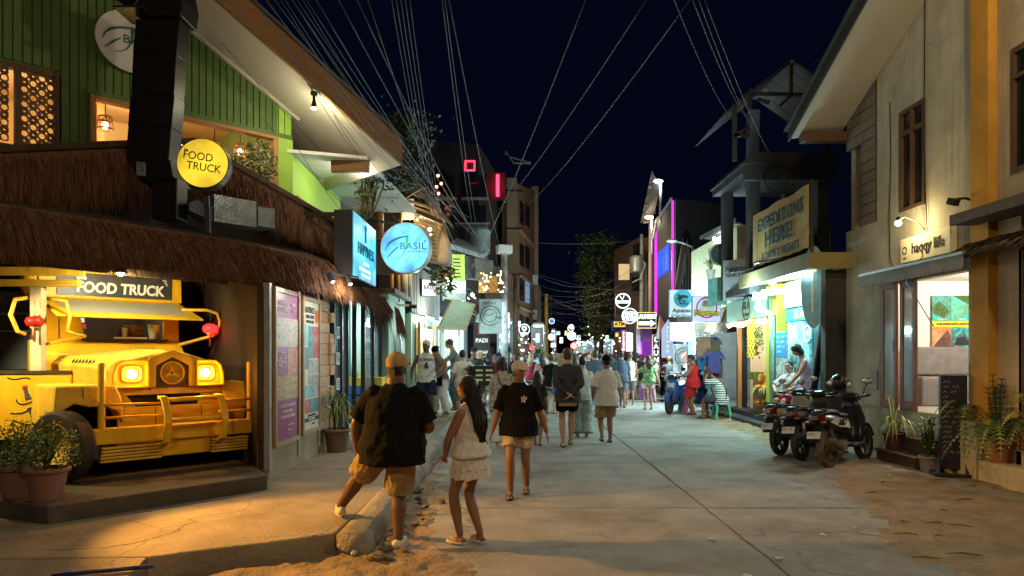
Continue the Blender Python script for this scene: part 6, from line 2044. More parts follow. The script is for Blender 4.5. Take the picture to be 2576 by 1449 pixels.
for k in range(5):
 c=at(1140+16*k,655+6*k,25)
 mb=MB();mb.box(c,(.9,.6,.7),rot=.2*k);tag(mb.build("roof_clutter",m_concrete),["dark boxy roof shed left of the tangle of wires","dark roof shed under the pale canopy","third dark roof shed in the tangle of wires","dark roof box next to the white pole","dark roof box behind the white pole"][k],"shed","dark roof sheds")
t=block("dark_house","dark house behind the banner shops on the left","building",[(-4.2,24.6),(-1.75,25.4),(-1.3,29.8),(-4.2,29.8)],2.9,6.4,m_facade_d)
for px_ in (1215,1240):
 c=at(px_,715,25.0);mb=MB();mb.bx(c.x-.16,c.x+.16,c.y-.05,c.y+.2,c.z-.3,c.z+.3);mb.build("lit_window",E("window_amber",(1.0,.5,.12),.06,patch=.8),t)
fr2=random.Random(31)
for k in range(40):
 g=fr2.choice((1215,1228,1258,1262))
 p=at(g+fr2.uniform(-7,7),fr2.uniform(682,735),24.4)
 mb=MB();mb.ball((0,0,0),fr2.uniform(.018,.04),6,5);o=mb.build("fairy_light",m_fairy,None);o.location=p;tag(o,"tiny golden bulb in the light strings left of the apartment block","bulb","golden light strings")
t=block("house","dim brown house front under the apartment block","building",[(-1.2,30.2),(-.25,30.9),(.15,35.5),(-1.2,35.5)],2.2,5.6,m_brown_w)
t=block("grey_house","grey narrow house right of the apartment block","building",[(.95,45.0),(1.9,46),(2.6,60),(.95,60)],0,6.2,m_concrete)
for k in range(3):
 mb=MB();mb.bx(1.1,1.5,44.9,45.05,2.2+1.2*k,2.9+1.2*k);mb.build("window",m_win_d,t)
t=block("far_house","dark low house closing the far left of the street","building",[(2.2,58),(3.6,62),(3.6,70),(2.2,70)],0,7.5,m_facade_d)
t=block("end_house","dark low house at the end of the street","building",[(3.7,74),(9.5,74),(9.5,80),(3.7,80)],0,4.5,m_facade_d)
#  right row, near to far
m_cw=weathered("wall_cream",(0.47,0.44,0.34),crack=.35,streak=.55,stain=.35,staincol=(.24,.22,.15),pale=.15,scale=.8,bump=.55,fine=40)
m_orange=weathered("wall_orange",(0.56,0.28,0.04),streak=.3,stain=.25,staincol=(.3,.15,.03),pale=.1,scale=.9,bump=.4,fine=40)
m_cw2=weathered("wall_cream_warm",(0.46,0.36,0.23),streak=.45,stain=.3,staincol=(.24,.18,.1),pale=.15,scale=.8,bump=.5,fine=40)
m_redwood=M("door_redwood",(0.20,0.065,0.028),rough=0.35,var=0.25,scale=4,stretch=(5,5,.6),bump=0.1)
XF=6.33
HL_=thing("cream_house","two storey cream rendered house with a boarded gable and the open lit office","building")
def hp(mb,nm,mt,**k):return mb.build(nm,mt,HL_,**k)
gz=lambda y:6.52+0.42*(11.85-y)
mb=MB()
def fac(y0,y1,z0,z1,zr=None):
 mb.prism([(XF,y0,z0),(XF,y1,z0),(XF,y1,z1 if zr is None else zr[1]),(XF,y0,z1 if zr is None else zr[0])],(.16,0,0))
fac(9.27,9.42,0,2.86);fac(11.66,12.95,0,2.86)
fac(9.27,12.95,2.86,4.0)
fac(9.27,10.47,4.0,0,(gz(9.27),gz(10.47)));fac(11.16,11.86,4.0,0,(gz(11.16),gz(11.86)))
fac(10.47,11.16,5.63,0,(gz(10.47),gz(11.16)))
hp(mb,"wall",m_cw)
mb=MB();mb.bx(XF-.015,XF+.1,9.42,11.66,0,.8);hp(mb,"plinth",m_cw)
mb=MB();mb.bx(XF+.1,XF+3,12.80,12.95,0,5.6);hp(mb,"end_wall",m_cw)
z=4.0
r_=random.Random(3)
while z<6.4:
 for (y0,y1) in ((11.90,12.42),) if z<5.45 else ((11.90,12.95),):
  mb=MB();y1c=min(y1,11.85+(6.52-z)/.42+.1)
  if y1c>y0+.05:mb.bx(XF+.0+r_.uniform(0,.012),XF+.06,y0,y1c,z,z+.175);hp(mb,"board",m_grey_wood)
 z+=.19
mb=MB();mb.bx(XF+.3,XF+.35,11.9,12.95,4.0,6.0);hp(mb,"dark_recess",m_black)
mb=MB();mb.bx(XF-.01,XF+.08,11.855,11.90,4.0,6.45);mb.bx(XF+.0,XF+.08,12.42,12.46,4.0,5.45);hp(mb,"upright",m_woodd)
def rp(x,y,dz=0.0):return Vector((x,y,gz(y)-0.25*(XF-x)*0.6+dz))
y0,y1=8.0,13.15
mb=MB();mb.prism([rp(XF+.02,y0),rp(XF+.02,y1),rp(5.32,y1),rp(5.32,y0)],(0,0,.03));hp(mb,"soffit",m_soff)
mb=MB();mb.prism([rp(5.30,y0,-.05),rp(5.30,y1,-.05),rp(5.30,y1,.14),rp(5.30,y0,.14)],(.03,0,0));hp(mb,"bargeboard",M("edge_dark",(.04,.04,.042),rough=.6))
mb=MB();mb.prism([rp(5.22,y0,.15),rp(5.22,y1,.15),rp(XF+3,y1,.35),rp(XF+3,y0,.35)],(0,0,.04));hp(mb,"roof",M("roof_tin",(.08,.085,.09)))
mb=MB();mb.bx(5.5,XF+.1,12.9,13.1,5.72,5.9);hp(mb,"tie_beam",m_woodd)
mb=MB()
for a in ((10.47,10.53,4.0,5.63),(11.10,11.16,4.0,5.63),(10.53,11.10,4.0,4.05),(10.53,11.10,5.57,5.63),(10.80,10.85,4.05,5.57),(10.53,10.80,5.22,5.28),(10.85,11.10,5.22,5.28)):
 mb.bx(XF-.02,XF+.06,*a)
w_=hp(mb,"window",m_woodd)
for a in ((10.53,10.80,4.05,5.22),(10.85,11.10,4.05,5.22),(10.53,10.80,5.28,5.57),(10.85,11.10,5.28,5.57)):
 mb=MB();mb.bx(XF+.03,XF+.05,*a);mb.build("pane",m_win_d,w_)
for pts in (((XF-.02,11.42,5.9),(XF-.015,11.40,5.0),(XF-.02,11.44,4.0),(XF-.02,11.42,3.3),(XF-.05,11.2,3.02),(XF-.02,10.75,3.18)),((XF-.02,10.45,7.1),(XF-.03,10.45,5.6),(XF-.03,10.42,4.2),(XF-.03,10.36,3.3),(XF-.4,10.30,2.8),(XF-.1,10.1,2.1))):
 mb=MB();mb.tube(pts,.008,5);hp(mb,"cable",m_black,smooth=True)
mb=MB();mb.bx(XF-.03,XF,11.82,12.08,1.08,1.40);hp(mb,"meter_cover",M("cover_grey",(.28,.28,.27),rough=.5))
m_rw=M("office_wall",(.74,.70,.62),rough=.85,var=.03,bump=0)
mb=MB();mb.bx(XF+.1,9.6,12.28,12.34,.8,3.1);mb.bx(9.5,9.6,8.4,12.28,.8,3.1);mb.bx(XF+.16,9.5,8.4,12.28,3.0,3.06);mb.bx(XF+.17,9.6,8.4,8.45,.8,3.1);hp(mb,"room_walls",m_rw)
mb=MB();mb.bx(XF-.01,9.5,8.4,12.28,.74,.80);hp(mb,"floor",M("office_floor",(.35,.30,.24)))
lamp("office_light",(7.9,10.6,2.9),150,(1.0,.93,.80),r=.3)
for (ya,yb,xo) in ((10.66,11.10,0.0),(11.14,11.62,0.03)):
 t=thing("glazed_door","red brown glazed door leaf, "+("nearer leaf of the folding office door" if ya<11 else "farther leaf next to the grey wall"),"door",(XF-.02-xo,ya,.80),0,"folding office doors")
 L=yb-ya
 mb=MB();mb.bx(-.02,.02,0,.09,0,2.06);mb.bx(-.02,.02,L-.09,L,0,2.06);mb.bx(-.02,.02,.09,L-.09,0,.16);mb.bx(-.02,.02,.09,L-.09,1.96,2.06);mb.build("frame",m_redwood,t,bevel=.006)
 mb=MB();mb.bx(-.006,.006,.09,L-.09,.16,1.96);mb.build("pane",GLASS("door_glass",(.28,.30,.29),.08,.75),t)
 mb=MB();mb.bar((-.05,.05,.95),(-.05,.05,1.10),.015);mb.build("handle",m_steel,t)
mb=MB();mb.bx(XF-.04,XF+.1,11.63,11.70,.8,2.86);hp(mb,"door_jamb",m_redwood)
mb=MB();mb.bx(XF-.02,XF+.1,9.40,9.45,.8,2.86);hp(mb,"door_jamb",m_redwood)
t=thing("landscape_poster","bright poster of four island views with a yellow band on the office wall","poster",(7.85,12.25,2.22))
S_=.335
sky_a=PRINT("view_lagoon",[(.02,.10,.04),(.05,.35,.30),(.06,.16,.05),(.02,.30,.38),(.35,.4,.25)],7)
sky_b=PRINT("view_bay",[(.02,.40,.35),(.12,.25,.06),(.06,.55,.48),(.45,.4,.22)],6)
sky_c=PRINT("view_cliff",[(.55,.45,.55),(.55,.25,.10),(.40,.14,.05),(.65,.48,.40)],5)
sky_d=PRINT("view_rock",[(.65,.45,.45),(.02,.03,.05),(.03,.35,.33),(.70,.62,.60)],5)
for (x0,x1,z0,z1,m_) in ((-S_,0,.07,.52,sky_a),(0.004,S_,.07,.52,sky_b),(-S_,0,-.52,-.05,sky_c),(.004,S_,-.52,-.05,sky_d)):
 mb=MB();mb.bx(x0,x1,-.02,0,z0,z1);mb.build("view",m_,t)
def tri(t,pts,mat,nm="rock_print"):
 mb=MB();mb.prism([(x,-.022,z) for x,z in pts],(0,-.003,0));mb.build(nm,mat,t)
m_pgreen,m_psea,m_prock=M("print_forest",(.05,.11,.02),bump=0,var=.5,scale=20),M("print_turquoise",(.02,.42,.38),bump=0,var=.2),M("print_rock",(.10,.05,.03),bump=0,var=.6,scale=18)
tri(t,[(-S_,.30),(-.22,.42),(-.10,.33),(-.02,.22),(-.12,.12),(-.30,.20)],m_pgreen);tri(t,[(-S_,.07),(-.14,.07),(-.2,.14),(-S_,.17)],m_psea,"sea_print")
tri(t,[(.03,.52),(S_,.52),(S_,.36),(.20,.42)],m_pgreen);tri(t,[(.16,.08),(S_,.08),(S_,.20),(.22,.16)],m_psea,"sea_print")
tri(t,[(-.32,-.40),(-.22,-.27),(-.06,-.10),(-.01,-.18),(-.01,-.42)],m_prock);tri(t,[(-S_,-.52),(-.01,-.52),(-.01,-.44),(-.30,-.42)],m_psea,"sea_print")
tri(t,[(.06,-.36),(.12,-.23),(.24,-.21),(.31,-.30),(S_,-.34),(S_,-.37)],M("print_islet",(.012,.018,.02),bump=0));tri(t,[(.01,-.52),(S_,-.52),(S_,-.46),(.01,-.44)],m_psea,"sea_print")
mb=MB();mb.bx(-S_,S_,-.024,0,-.045,.065);mb.build("band",M("band_yellow",(.75,.55,.03),bump=0),t)
lettering("EL NIDO ISLAND HOPPING ADVENTURE",.042,m_ink,t,(.04,-.028,.01),sx=.78,bold=.03)
for tx,x,z in (("Big Lagoon",-.17,.10),("Beach",.2,.10),("Cadlao",-.15,-.49),("Shimizu Island",.17,-.49)):
 lettering(tx,.05,m_white,t,(x,-.028,z),shear=.3,sx=.8)
t=thing("padded_bench","grey padded bench against the lit office wall","bench",(7.62,12.1,.8))
m_pad=M("pad_grey",(.17,.15,.14),rough=.6,bump=.1)
for nm,x0,x1,y0,y1,z0,z1 in (("seat",-.62,.62,-.42,.12,.0,.50),("backrest",-.62,.62,.04,.16,.52,1.02)):
 mb=MB();mb.bx(x0,x1,y0,y1,z0,z1);mb.build(nm,m_pad,t,bevel=.03,seg=3)
t=thing("wooden_steps","two brown wooden box steps up to the office floor","steps")
m_step=M("step_brown",(.13,.085,.055),rough=.5,var=.25,scale=5,stretch=(4,.8,4))
for x0,y0,y1,z0,z1 in ((5.79,9.82,10.86,.02,.21),(6.02,9.9,10.9,.02,.44)):
 mb=MB();mb.bx(x0,XF-.02,y0,y1,z0,z1-.03);mb.build("riser",m_step,t)
 mb=MB();mb.bx(x0-.02,XF-.02,y0-.02,y1+.02,z1-.03+.001,z1);mb.build("tread",m_step,t,bevel=.008)
t=thing("shop_sign","cream sign board with dark lower case lettering on the cream house","sign",(XF-.06,10.33,3.33),math.radians(-90))
mb=MB();mb.bx(-.62,.62,-.05,.05,-.19,.19);mb.build("board",M("board_cream_lit",(.62,.58,.40),rough=.6,bump=.03,var=.03),t,bevel=.006)
lettering("haqqy life",.23,m_ink,t,(.09,-.056,.0),sx=.92,bold=.012)
arc_mb(-.50,.0,.045,.06,0,2*PI,-.056,-.05,20).build("round_mark",m_ink,t)
stroke_mb([(-.54,-.12),(-.46,-.12)],.02).build("underline",m_ink,t).location=(0,-.05,0)
c=Vector((5.92,10.48,3.70))
t=thing("sign_lamp","bright warm bulb on an arm lighting the cream sign board","lamp",tuple(c))
mb=MB();mb.ball((0,0,0),.045,12,8);mb.build("bulb",E("bulb_sign",(1.0,.80,.40),30),t,smooth=True)
mb=MB();mb.tube([(0,0,.05),(.1,0,.10),(.3,0,.02),(.41,0,-.1)],.01,6);mb.build("arm",m_steel,t,smooth=True)
mb=MB();mb.lathe([(.03,.04),(.035,.08),(.02,.1)],n=12);mb.build("socket",m_black,t)
lamp("sign_lamp_light",(.10,-.02,-.07),15,(1.0,.74,.34),r=.045,parent=t)
t=thing("floodlight","small black floodlight on an arm at the corner of the cream house","floodlight",tuple(at(2398,508,9.3)))
mb=MB();mb.box((0,0,0),(.10,.12,.09),rot=Euler((0.4,0,.3)));mb.build("head",m_black,t)
mb=MB();mb.tube([(.05,0,.04),(.2,.05,.06),(.42,.1,.02)],.018,6);mb.build("arm",m_black,t)
t=thing("awning","grey scalloped canvas awning folded above the office door","awning")
m_awn=M("awning_canvas",(.26,.25,.22),rough=.85,var=.2,scale=4,dirt=.4)
n=26
for k in range(n):
 ya,yb=9.0+2.65*k/n,9.0+2.65*(k+1)/n
 mb=MB();ym=(ya+yb)/2;s=.035
 top_,bot=3.02,2.85
 mb.prism([(5.93,ya,top_),(5.93,yb,top_),(5.93,yb,bot),(5.93,yb-.02,bot-s*.7),(5.93,ym,bot-s),(5.93,ya+.02,bot-s*.7),(5.93,ya,bot)],(.012,0,0));mb.build("scallop",m_awn,t)
mb=MB();mb.prism([(5.94,9.0,3.02),(5.94,11.65,3.02),(XF,11.65,3.10),(XF,9.0,3.10)],(0,0,.02));mb.build("canvas",m_awn,t)
mb=MB();mb.bar((5.93,8.98,3.03),(5.93,11.67,3.03),.04);mb.build("rod",m_steel,t)
t=thing("orange_house","house at the right edge with an orange pilaster and warm cream wall","building")
mb=MB();mb.bx(XF-.12,XF+.3,8.92,9.265,0,9.0);mb.build("pilaster",m_orange,t)
mb=MB()
for y0,y1,z0,z1 in ((5.0,8.20,3.6,9),(8.66,8.92,3.6,9),(8.20,8.66,3.6,3.98),(8.20,8.66,5.55,9),(8.5,8.92,0,3.6),(5,7.6,0,3.6)):
 mb.bx(XF,XF+.2,y0,y1,z0,z1)
mb.build("wall",m_cw2,t)
mb=MB();mb.bx(XF-.02,XF+.05,8.20,8.26,3.98,5.55);mb.bx(XF-.02,XF+.05,8.60,8.66,3.98,5.55);mb.bx(XF-.02,XF+.05,8.26,8.60,5.48,5.55);mb.bx(XF-.02,XF+.05,8.26,8.60,3.98,4.04);mb.bx(XF-.02,XF+.05,8.26,8.60,5.15,5.20);w_=mb.build("window",m_woodd,t)
mb=MB();mb.bx(XF+.02,XF+.04,8.26,8.60,4.04,5.48);mb.build("pane",m_win_d,w_)
mb=MB();mb.bx(XF-.45,XF,6.5,9.2,3.42,3.56);mb.build("canopy_slab",m_woodd,t,bevel=.01)
mb=MB();mb.bx(XF+.4,XF+.5,5,8.7,.5,3.2);mb.build("dark_room",m_dark,t)
for y0,y1 in ((8.36,8.46),(8.20,8.30),(7.95,8.15)):
 mb=MB();mb.bx(XF+.02,XF+.09,y0,y1,.55,2.85);mb.build("door_panel",M("door_orange_wood",(.38,.14,.04),rough=.45,var=.3,scale=4,stretch=(5,5,.6)),t)
mb=MB();mb.bx(XF+.0,XF+.1,8.46,8.54,.5,3.0);mb.build("door_jamb",m_woodd,t)
t=thing("straw_fringe","dark straw fringe awning at the right edge below the concrete slab","awning")
thatch_face(t,(XF-.42,6.5,2.95),(XF-.42,9.35,2.98),(XF+.0,6.5,3.22),(XF+.0,9.35,3.22),1500,77,rows=3,jit=.05,mat=M("straw_dark",(.12,.08,.04),rough=.95,var=.4),wid=.02)
t=thing("price_board","narrow pale price board on the cream column at the right","sign",(XF-.02,9.42-.08,1.95),math.radians(-90))
mb=MB();mb.bx(-.07,.07,-.02,.0,-.38,.36);mb.build("board",M("plaque_pale",(.50,.52,.46),rough=.6,bump=0),t)
for k in range(9):
 mb=MB();mb.bx(-.05,.05-.01*(k%3),-.024,-.02,.27-.07*k,.285-.07*k);mb.build("text_line",m_ink,t)
t=thing("planter_wall","stepped cream planter wall carrying potted ferns at the right","wall")
mb=MB();mb.bx(6.05,XF,8.92,9.66,0.0,.80);mb.build("upper_tier",m_cw,t,bevel=.015)
mb=MB();mb.bx(6.06,XF,5.5,8.90,0.0,.32);mb.build("lower_tier",m_cw,t,bevel=.015)
mb=MB();mb.bx(XF,XF+.6,5.5,8.6,0.0,.5);mb.build("porch_floor",m_cw2,t,bevel=.015)
m_terra=M("terracotta",(.24,.10,.06),rough=.75,var=.2,scale=6,bump=.1)
m_soil=M("soil",(.04,.03,.02),rough=1)
def pot(label,loc,r,h,mat=None,cat="plant pot"):
 t=thing("plant_pot",label,cat,loc)
 mb=MB();mb.lathe([(r*.68,0),(r*.92,h*.86),(r*.92,h*.87),(r*1.04,h*.87),(r*1.06,h*.95),(r*1.0,h),(r*.88,h),(r*.86,h*.9)],n=28);mb.build("pot",mat or m_terra,t,smooth=False,bevel=.004)
 mb=MB();mb.lathe([(r*.87,h*.9),(0.0,h*.92)],n=20);mb.build("soil",m_soil,t)
 return t
def arch_leaf(mb,base,ang,L,H_,w,droop,r_,n=7):
 d=Vector((math.cos(ang),math.sin(ang),0));s=Vector((-d.y,d.x,0))
 prev=None;vs=[];fs=[]
 for i in range(n+1):
  u=i/n
  p=base+d*(L*(u**.9))+Vector((0,0,H_*math.sin(min(1,u*1.25)*PI*.5)*(1)-droop*u*u))
  ww=w*(math.sin(PI*(0.12+.88*u))**.7)*(1 if u<.98 else .2)
  vs+=[p-s*ww/2+Vector((0,0,ww*.15)),p,p+s*ww/2+Vector((0,0,ww*.15))]
 for i in range(n):
  o=i*3
  fs+=[(o,o+1,o+4,o+3),(o+1,o+2,o+5,o+4)]
 mb.add(vs,fs)
def spider_plant(t,h,seed,n=46,L=.34,mat1=None,mat2=None,w=.022,Hh=.26,droop=.42,up=6):
 r_=random.Random(seed)
 for i in range(n):
  a=r_.uniform(0,6.28);l=L*r_.uniform(.55,1.15)
  mb=MB();arch_leaf(mb,Vector((r_.uniform(-.03,.03),r_.uniform(-.03,.03),h)),a,l*(.35 if i<up else 1),Hh*r_.uniform(.7,1.3)*(1.5 if i<up else 1),w*r_.uniform(.8,1.2),droop*r_.uniform(.6,1.2)*(.3 if i<up else 1),r_)
  mb.build("leaf",mat1 if i%3 else (mat2 or mat1),t,smooth=True)
m_varieg=M("leaf_variegated",(.42,.44,.16),rough=.5,var=.3,scale=25,bump=0)
p=gnd(2252,1148,0);t=pot("dark red pot with a striped spider plant beside the wooden steps",(5.93,10.62,.215),.16,.27,M("pot_maroon",(.10,.03,.035),rough=.4))
spider_plant(t,.26,4,50,.36,m_varieg,m_leaf_l,.026,.34,.5)
t=pot("grey pot with a leafy round leaved plant between the steps and the black board",(5.86,9.62,0.03),.135,.23,M("pot_grey",(.20,.18,.16),rough=.7))
r_=random.Random(14)
for i in range(16):
 mb=MB();a=r_.uniform(0,6.28);q=Vector((math.cos(a),math.sin(a),0))*r_.uniform(.03,.14);hh=r_.uniform(.25,.55)
 mb.tube([(0,0,.2),(q.x*.5,q.y*.5,.2+hh*.5),(q.x,q.y,.2+hh)],.007,5);mb.build("stem",m_leaf_d,t)
 for k in range(5):
  u=.35+.65*k/4;c=Vector((q.x*u,q.y*u,.2+hh*u));mb=MB();arch_leaf(mb,c,r_.uniform(0,6.28),.09,.05,.06,.02,r_,5);mb.build("leaf",m_leaf_l if r_.random()<.4 else m_leaf,t,smooth=True)
def fern(t,h,seed,nf=22,L=.55,mats=(m_leaf,m_leaf_l),span=(0,6.28),Hh=.35,droop=.5):
 r_=random.Random(seed)
 for i in range(nf):
  a=r_.uniform(*span);l=L*r_.uniform(.6,1.15);hh=Hh*r_.uniform(.6,1.4);dr=droop*r_.uniform(.5,1.2)
  d=Vector((math.cos(a),math.sin(a),0));s=Vector((-d.y,d.x,0));mb=MB();pts=[]
  N_=18
  for k in range(N_+1):
   u=k/N_;pts.append(Vector((0,0,h))+d*l*u+Vector((0,0,hh*math.sin(min(1,u*1.2)*PI/2)-dr*u*u)))
  mb.tube([tuple(p) for p in pts],.004,4)
  for k in range(2,N_+1):
   u=k/N_;wl=.085*math.sin(PI*(.1+.88*u))+.012;tn=(pts[k]-pts[k-1]).normalized()
   for q in (-1,1):
    e=(s*q+tn*.45).normalized()*wl;b=tn*.012
    mb.add([pts[k]-b,pts[k]+b,pts[k]+e+Vector((0,0,-.01))],[(0,1,2)])
  mb.build("frond",mats[i%len(mats)],t)
t=pot("terracotta pot with a large feathery fern on the planter ledge",(6.2,8.72,.32),.18,.27)
fern(t,.26,3,20,.62,(m_leaf,m_leaf_l,m_leaf),(1.4,5.2),.42,.55)
r_=random.Random(19)
for i in range(10):
 mb=MB();a=r_.uniform(0,6.28);q=Vector((math.cos(a),math.sin(a),0))*r_.uniform(.02,.16);hh=r_.uniform(.6,.85)
 pts=[Vector((0,0,.25)).lerp(Vector((q.x,q.y,.25+hh)),k/10) for k in range(11)]
 mb.tube([tuple(p) for p in pts],.006,5)
 for k in range(1,11):
  for w in range(6):
   b=w*PI/3+k;mb.add([pts[k],pts[k]+Vector((0,0,.012)),pts[k]+Vector((math.cos(b)*.07,math.sin(b)*.07,.03))],[(0,1,2)])
 mb.build("frond",m_leaf_d,t)
t=pot("terracotta pot with bright palm like fronds at the far right edge",(6.42,8.42,.5),.16,.24)
fern(t,.24,8,16,.40,(m_leaf_l,m_varieg),(0,6.28),.5,.45)
t=pot("second fern pot low on the cream ledge near the black board",(6.2,9.25,.80),.13,.16)
fern(t,.15,12,13,.5,(m_leaf_l,m_leaf),(1.6,4.9),.25,.75)
t=thing("chalkboard_pillar","tall black chalkboard pillar with chalk writing on a braced foot","chalkboard",(6.0,9.30,0.03),math.radians(-22))
m_chalk=M("chalkboard_black",(.016,.016,.022),rough=.55,var=.2,bump=.05)
mb=MB();mb.bx(-.155,.155,-.05,.10,.10,1.38);mb.build("board",m_chalk,t,bevel=.006)
mb=MB();mb.prism([(-.26,-.22,0),(-.20,-.22,0),(-.155,-.05,.34),(-.155,-.05,.24)],(0,.08,0));mb.build("brace",m_chalk,t)
mb=MB();mb.bx(-.26,.22,-.26,-.20,0,.07);mb.bx(-.26,-.20,-.20,.3,0,.06);mb.bx(.16,.22,-.20,.3,0,.06);mb.build("foot",m_chalk,t,bevel=.005)
mb=MB();mb.bar((.12,-.22,.04),(.14,-.06,.30),.04);mb.bar((.12,.28,.04),(.14,.10,.34),.04);mb.bar((-.2,.28,.04),(-.14,.10,.34),.04);mb.build("brace",m_chalk,t)
m_chalkw=M("chalk",(.35,.35,.36),rough=1,bump=0)
for k in range(15):
 scribble(t,m_chalkw,-.125,-.02+.13*((k*7)%10)/10,1.29-.068*k,.042,-.052,k)
for k,(x,y,r_p,h_p,lab,sd) in enumerate(((-4.34,6.38,.185,.30,"terracotta pot with a leafy bush on the platform, nearer to the truck bumper",3),(-4.72,6.52,.18,.30,"terracotta pot with a leafy bush on the platform at the left picture edge",4))):
 t=pot(lab,(x,y,.34),r_p,h_p,M("pot_pinkish",(.22,.105,.085),rough=.7,var=.15))
 r_=random.Random(sd)
 for i in range(16):
  a=r_.uniform(0,6.28);q=Vector((math.cos(a),math.sin(a),0))*r_.uniform(.03,.2);hh=r_.uniform(.2,.45)
  mb=MB();mb.tube([(0,0,h_p*.9),(q.x*.4,q.y*.4,h_p+hh*.5),(q.x,q.y,h_p+hh)],[.008,.006,.003],5);mb.build("stem",m_leaf_d,t)
 for nm,mt,n in (("leaves",m_leaf,900),("light_leaves",m_leaf_l,420)):
  mb=MB()
  for i in range(n):
   a=r_.uniform(0,6.28);rr_=.28*math.sqrt(r_.random());z=h_p+.0+r_.betavariate(1.6,2.0)*.56*(1-.5*(rr_/.28)**2)
   p=Vector((rr_*math.cos(a),rr_*math.sin(a),z));d=Vector((r_.gauss(0,1),r_.gauss(0,1),r_.gauss(.2,.6))).normalized();e=d.orthogonal().normalized();e=Matrix.Rotation(r_.uniform(0,6.28),3,d)@e;s=r_.uniform(.012,.024)
   mb.add([p-d*s,p+e*s*.45,p+d*s,p-e*s*.45],[(0,1,2,3)])
  mb.build(nm,mt,t,kind="stuff")
t=pot("dark brown pot with a spiky palm on the pavement below the timber pier",(-2.72,10.62,.18),.21,.36,M("pot_brown",(.13,.075,.05),rough=.6))
r_=random.Random(41)
for st in range(4):
 cx_,cy_=r_.uniform(-.08,.08),r_.uniform(-.08,.08);hs=.36+r_.uniform(.15,.40)
 mb=MB();mb.tube([(cx_*.5,cy_*.5,.3),(cx_,cy_,hs)],.018,6);mb.build("stem",m_woodd,t)
 for i in range(26):
  a=r_.uniform(0,6.28);mb=MB();arch_leaf(mb,Vector((cx_,cy_,hs+r_.uniform(-.05,.05))),a,r_.uniform(.16,.34),r_.uniform(.08,.30),.018,r_.uniform(.05,.35),r_);mb.build("leaf",m_leaf_l if i%3 else m_leaf,t,smooth=True)
  #  expeditions shop, tower, fruit shop and the far right row
m_conc_t=M("tower_concrete",(0.055,0.056,0.06),rough=0.85,var=0.25,scale=2,bump=0.3,dirt=0.4)
TW=thing("concrete_tower","unfinished grey concrete tower with a timber roof frame on top","tower")
m_towood=M("tower_timber",(.06,.05,.045),rough=.9,var=.3)
def wp(mb,nm,mt,par=TW,**k):return mb.build(nm,mt,par,**k)
for (x,y) in ((5.85,16.6),(5.85,18.6),(7.5,16.6),(7.5,18.6)):
 mb=MB();mb.bx(x-.13,x+.13,y-.13,y+.13,3.15,6.05);wp(mb,"column",m_conc_t)
mb=MB();mb.bx(5.55,7.8,16.3,18.95,6.05,6.22);mb.bx(5.55,7.8,16.3,16.45,5.85,6.05);wp(mb,"slab",m_conc_t)
mb=MB();mb.prism([(5.5,16.25,6.22),(5.5,19.0,6.22),(5.75,19,6.5),(5.75,16.25,6.5)],(2.1,0,0));wp(mb,"slab_edge",m_conc_t)
mb=MB();mb.bx(6.0,7.4,16.65,16.75,2.8,4.6);wp(mb,"infill_wall",m_facade_d)
mb=MB();mb.bx(5.75,7.6,16.5,18.7,3.2,3.35);wp(mb,"floor_slab",m_conc_t)
pts=lambda px_,py_,Y=16.5:tuple(at(px_,py_,Y))
for p,q in (((1848,405),(1848,262)),((1886,405),(1886,240)),((2082,420),(2082,225))):
 mb=MB();mb.bar(pts(*p),pts(*q),.09);wp(mb,"roof_post",m_towood)
mb=MB();mb.bar(pts(1893,400),pts(1895,280),.24);wp(mb,"blue_tube",M("pipe_blue",(.10,.13,.20),rough=.6))
for p,q in (((1846,345),(1905,305)),((1848,265),(1890,225)),((1820,290),(1992,152)),((1992,152),(2083,218)),((1880,235),(2060,240)),((1990,160),(1990,235)),((1960,268),(1990,240)),((1905,250),(1935,258)),((1846,340),(1886,342))):
 mb=MB();mb.bar(pts(*p),pts(*q),.09,.07);wp(mb,"roof_timber",m_towood)
for k in range(6):
 dy=.42*k
 a,b,c_=Vector(pts(1818,292,16.3)),Vector(pts(1992,150,16.3)),Vector(pts(2086,216,16.3))
 o_=Vector((0,dy,0));o2=Vector((0,dy+.40,0))
 mb=MB();mb.prism([a+o_,b+o_,b+o2,a+o2],(0,0,.03));mb.prism([b+o_,c_+o_,c_+o2,b+o2],(0,0,.03));wp(mb,"roof_sheet",M("tower_sheet",(.06,.055,.055),rough=.8,var=.4,scale=3,bump=.3))
t=thing("cable_coil","coil of black cable hanging on the concrete tower","cable",tuple(at(1945,440,16.1)))
for k in range(3):
 arc_mb(.07*k,-.05*k,.22+.06*k,.232+.06*k,0,2*PI,-.01*k,-.01*k+.02,26).build("loop",m_black,t)
BN=thing("banner","big tan banner reading EXPEDITIONS HERE 3 DAYS 2 NIGHTS above the shop","banner",(5.55,14.25,4.27),math.radians(-90))
m_ban=M("banner_tan",(.40,.26,.10),rough=.7,var=.08,scale=1.5,bump=.1)
mb=MB();N_=12;vs=[];fs=[]
for i in range(N_+1):
 x=-1.49+2.98*i/N_
 zt=.60+.015*math.sin(i*1.3);zb=-.60+.03*abs(math.sin(i*1.6))
 yy=.02*math.sin(i*.9)
 vs+=[(x,yy,zb),(x,yy,zt),(x,yy+.012,zt),(x,yy+.012,zb)]
for i in range(N_):
 o=i*4
 for q in range(4):fs.append((o+q,o+(q+1)%4,o+4+(q+1)%4,o+4+q))
fs+=[(0,1,2,3),(4*N_+3,4*N_+2,4*N_+1,4*N_)]
mb.add(vs,fs);mb.build("canvas",m_ban,BN)
m_tblue=M("banner_teal_ink",(.004,.055,.075),rough=.7,bump=0)
lettering("EXPEDITIONS",.38,m_tblue,BN,(0.08,-.03,.27),bold=.018,fitw=2.35,space=1.08)
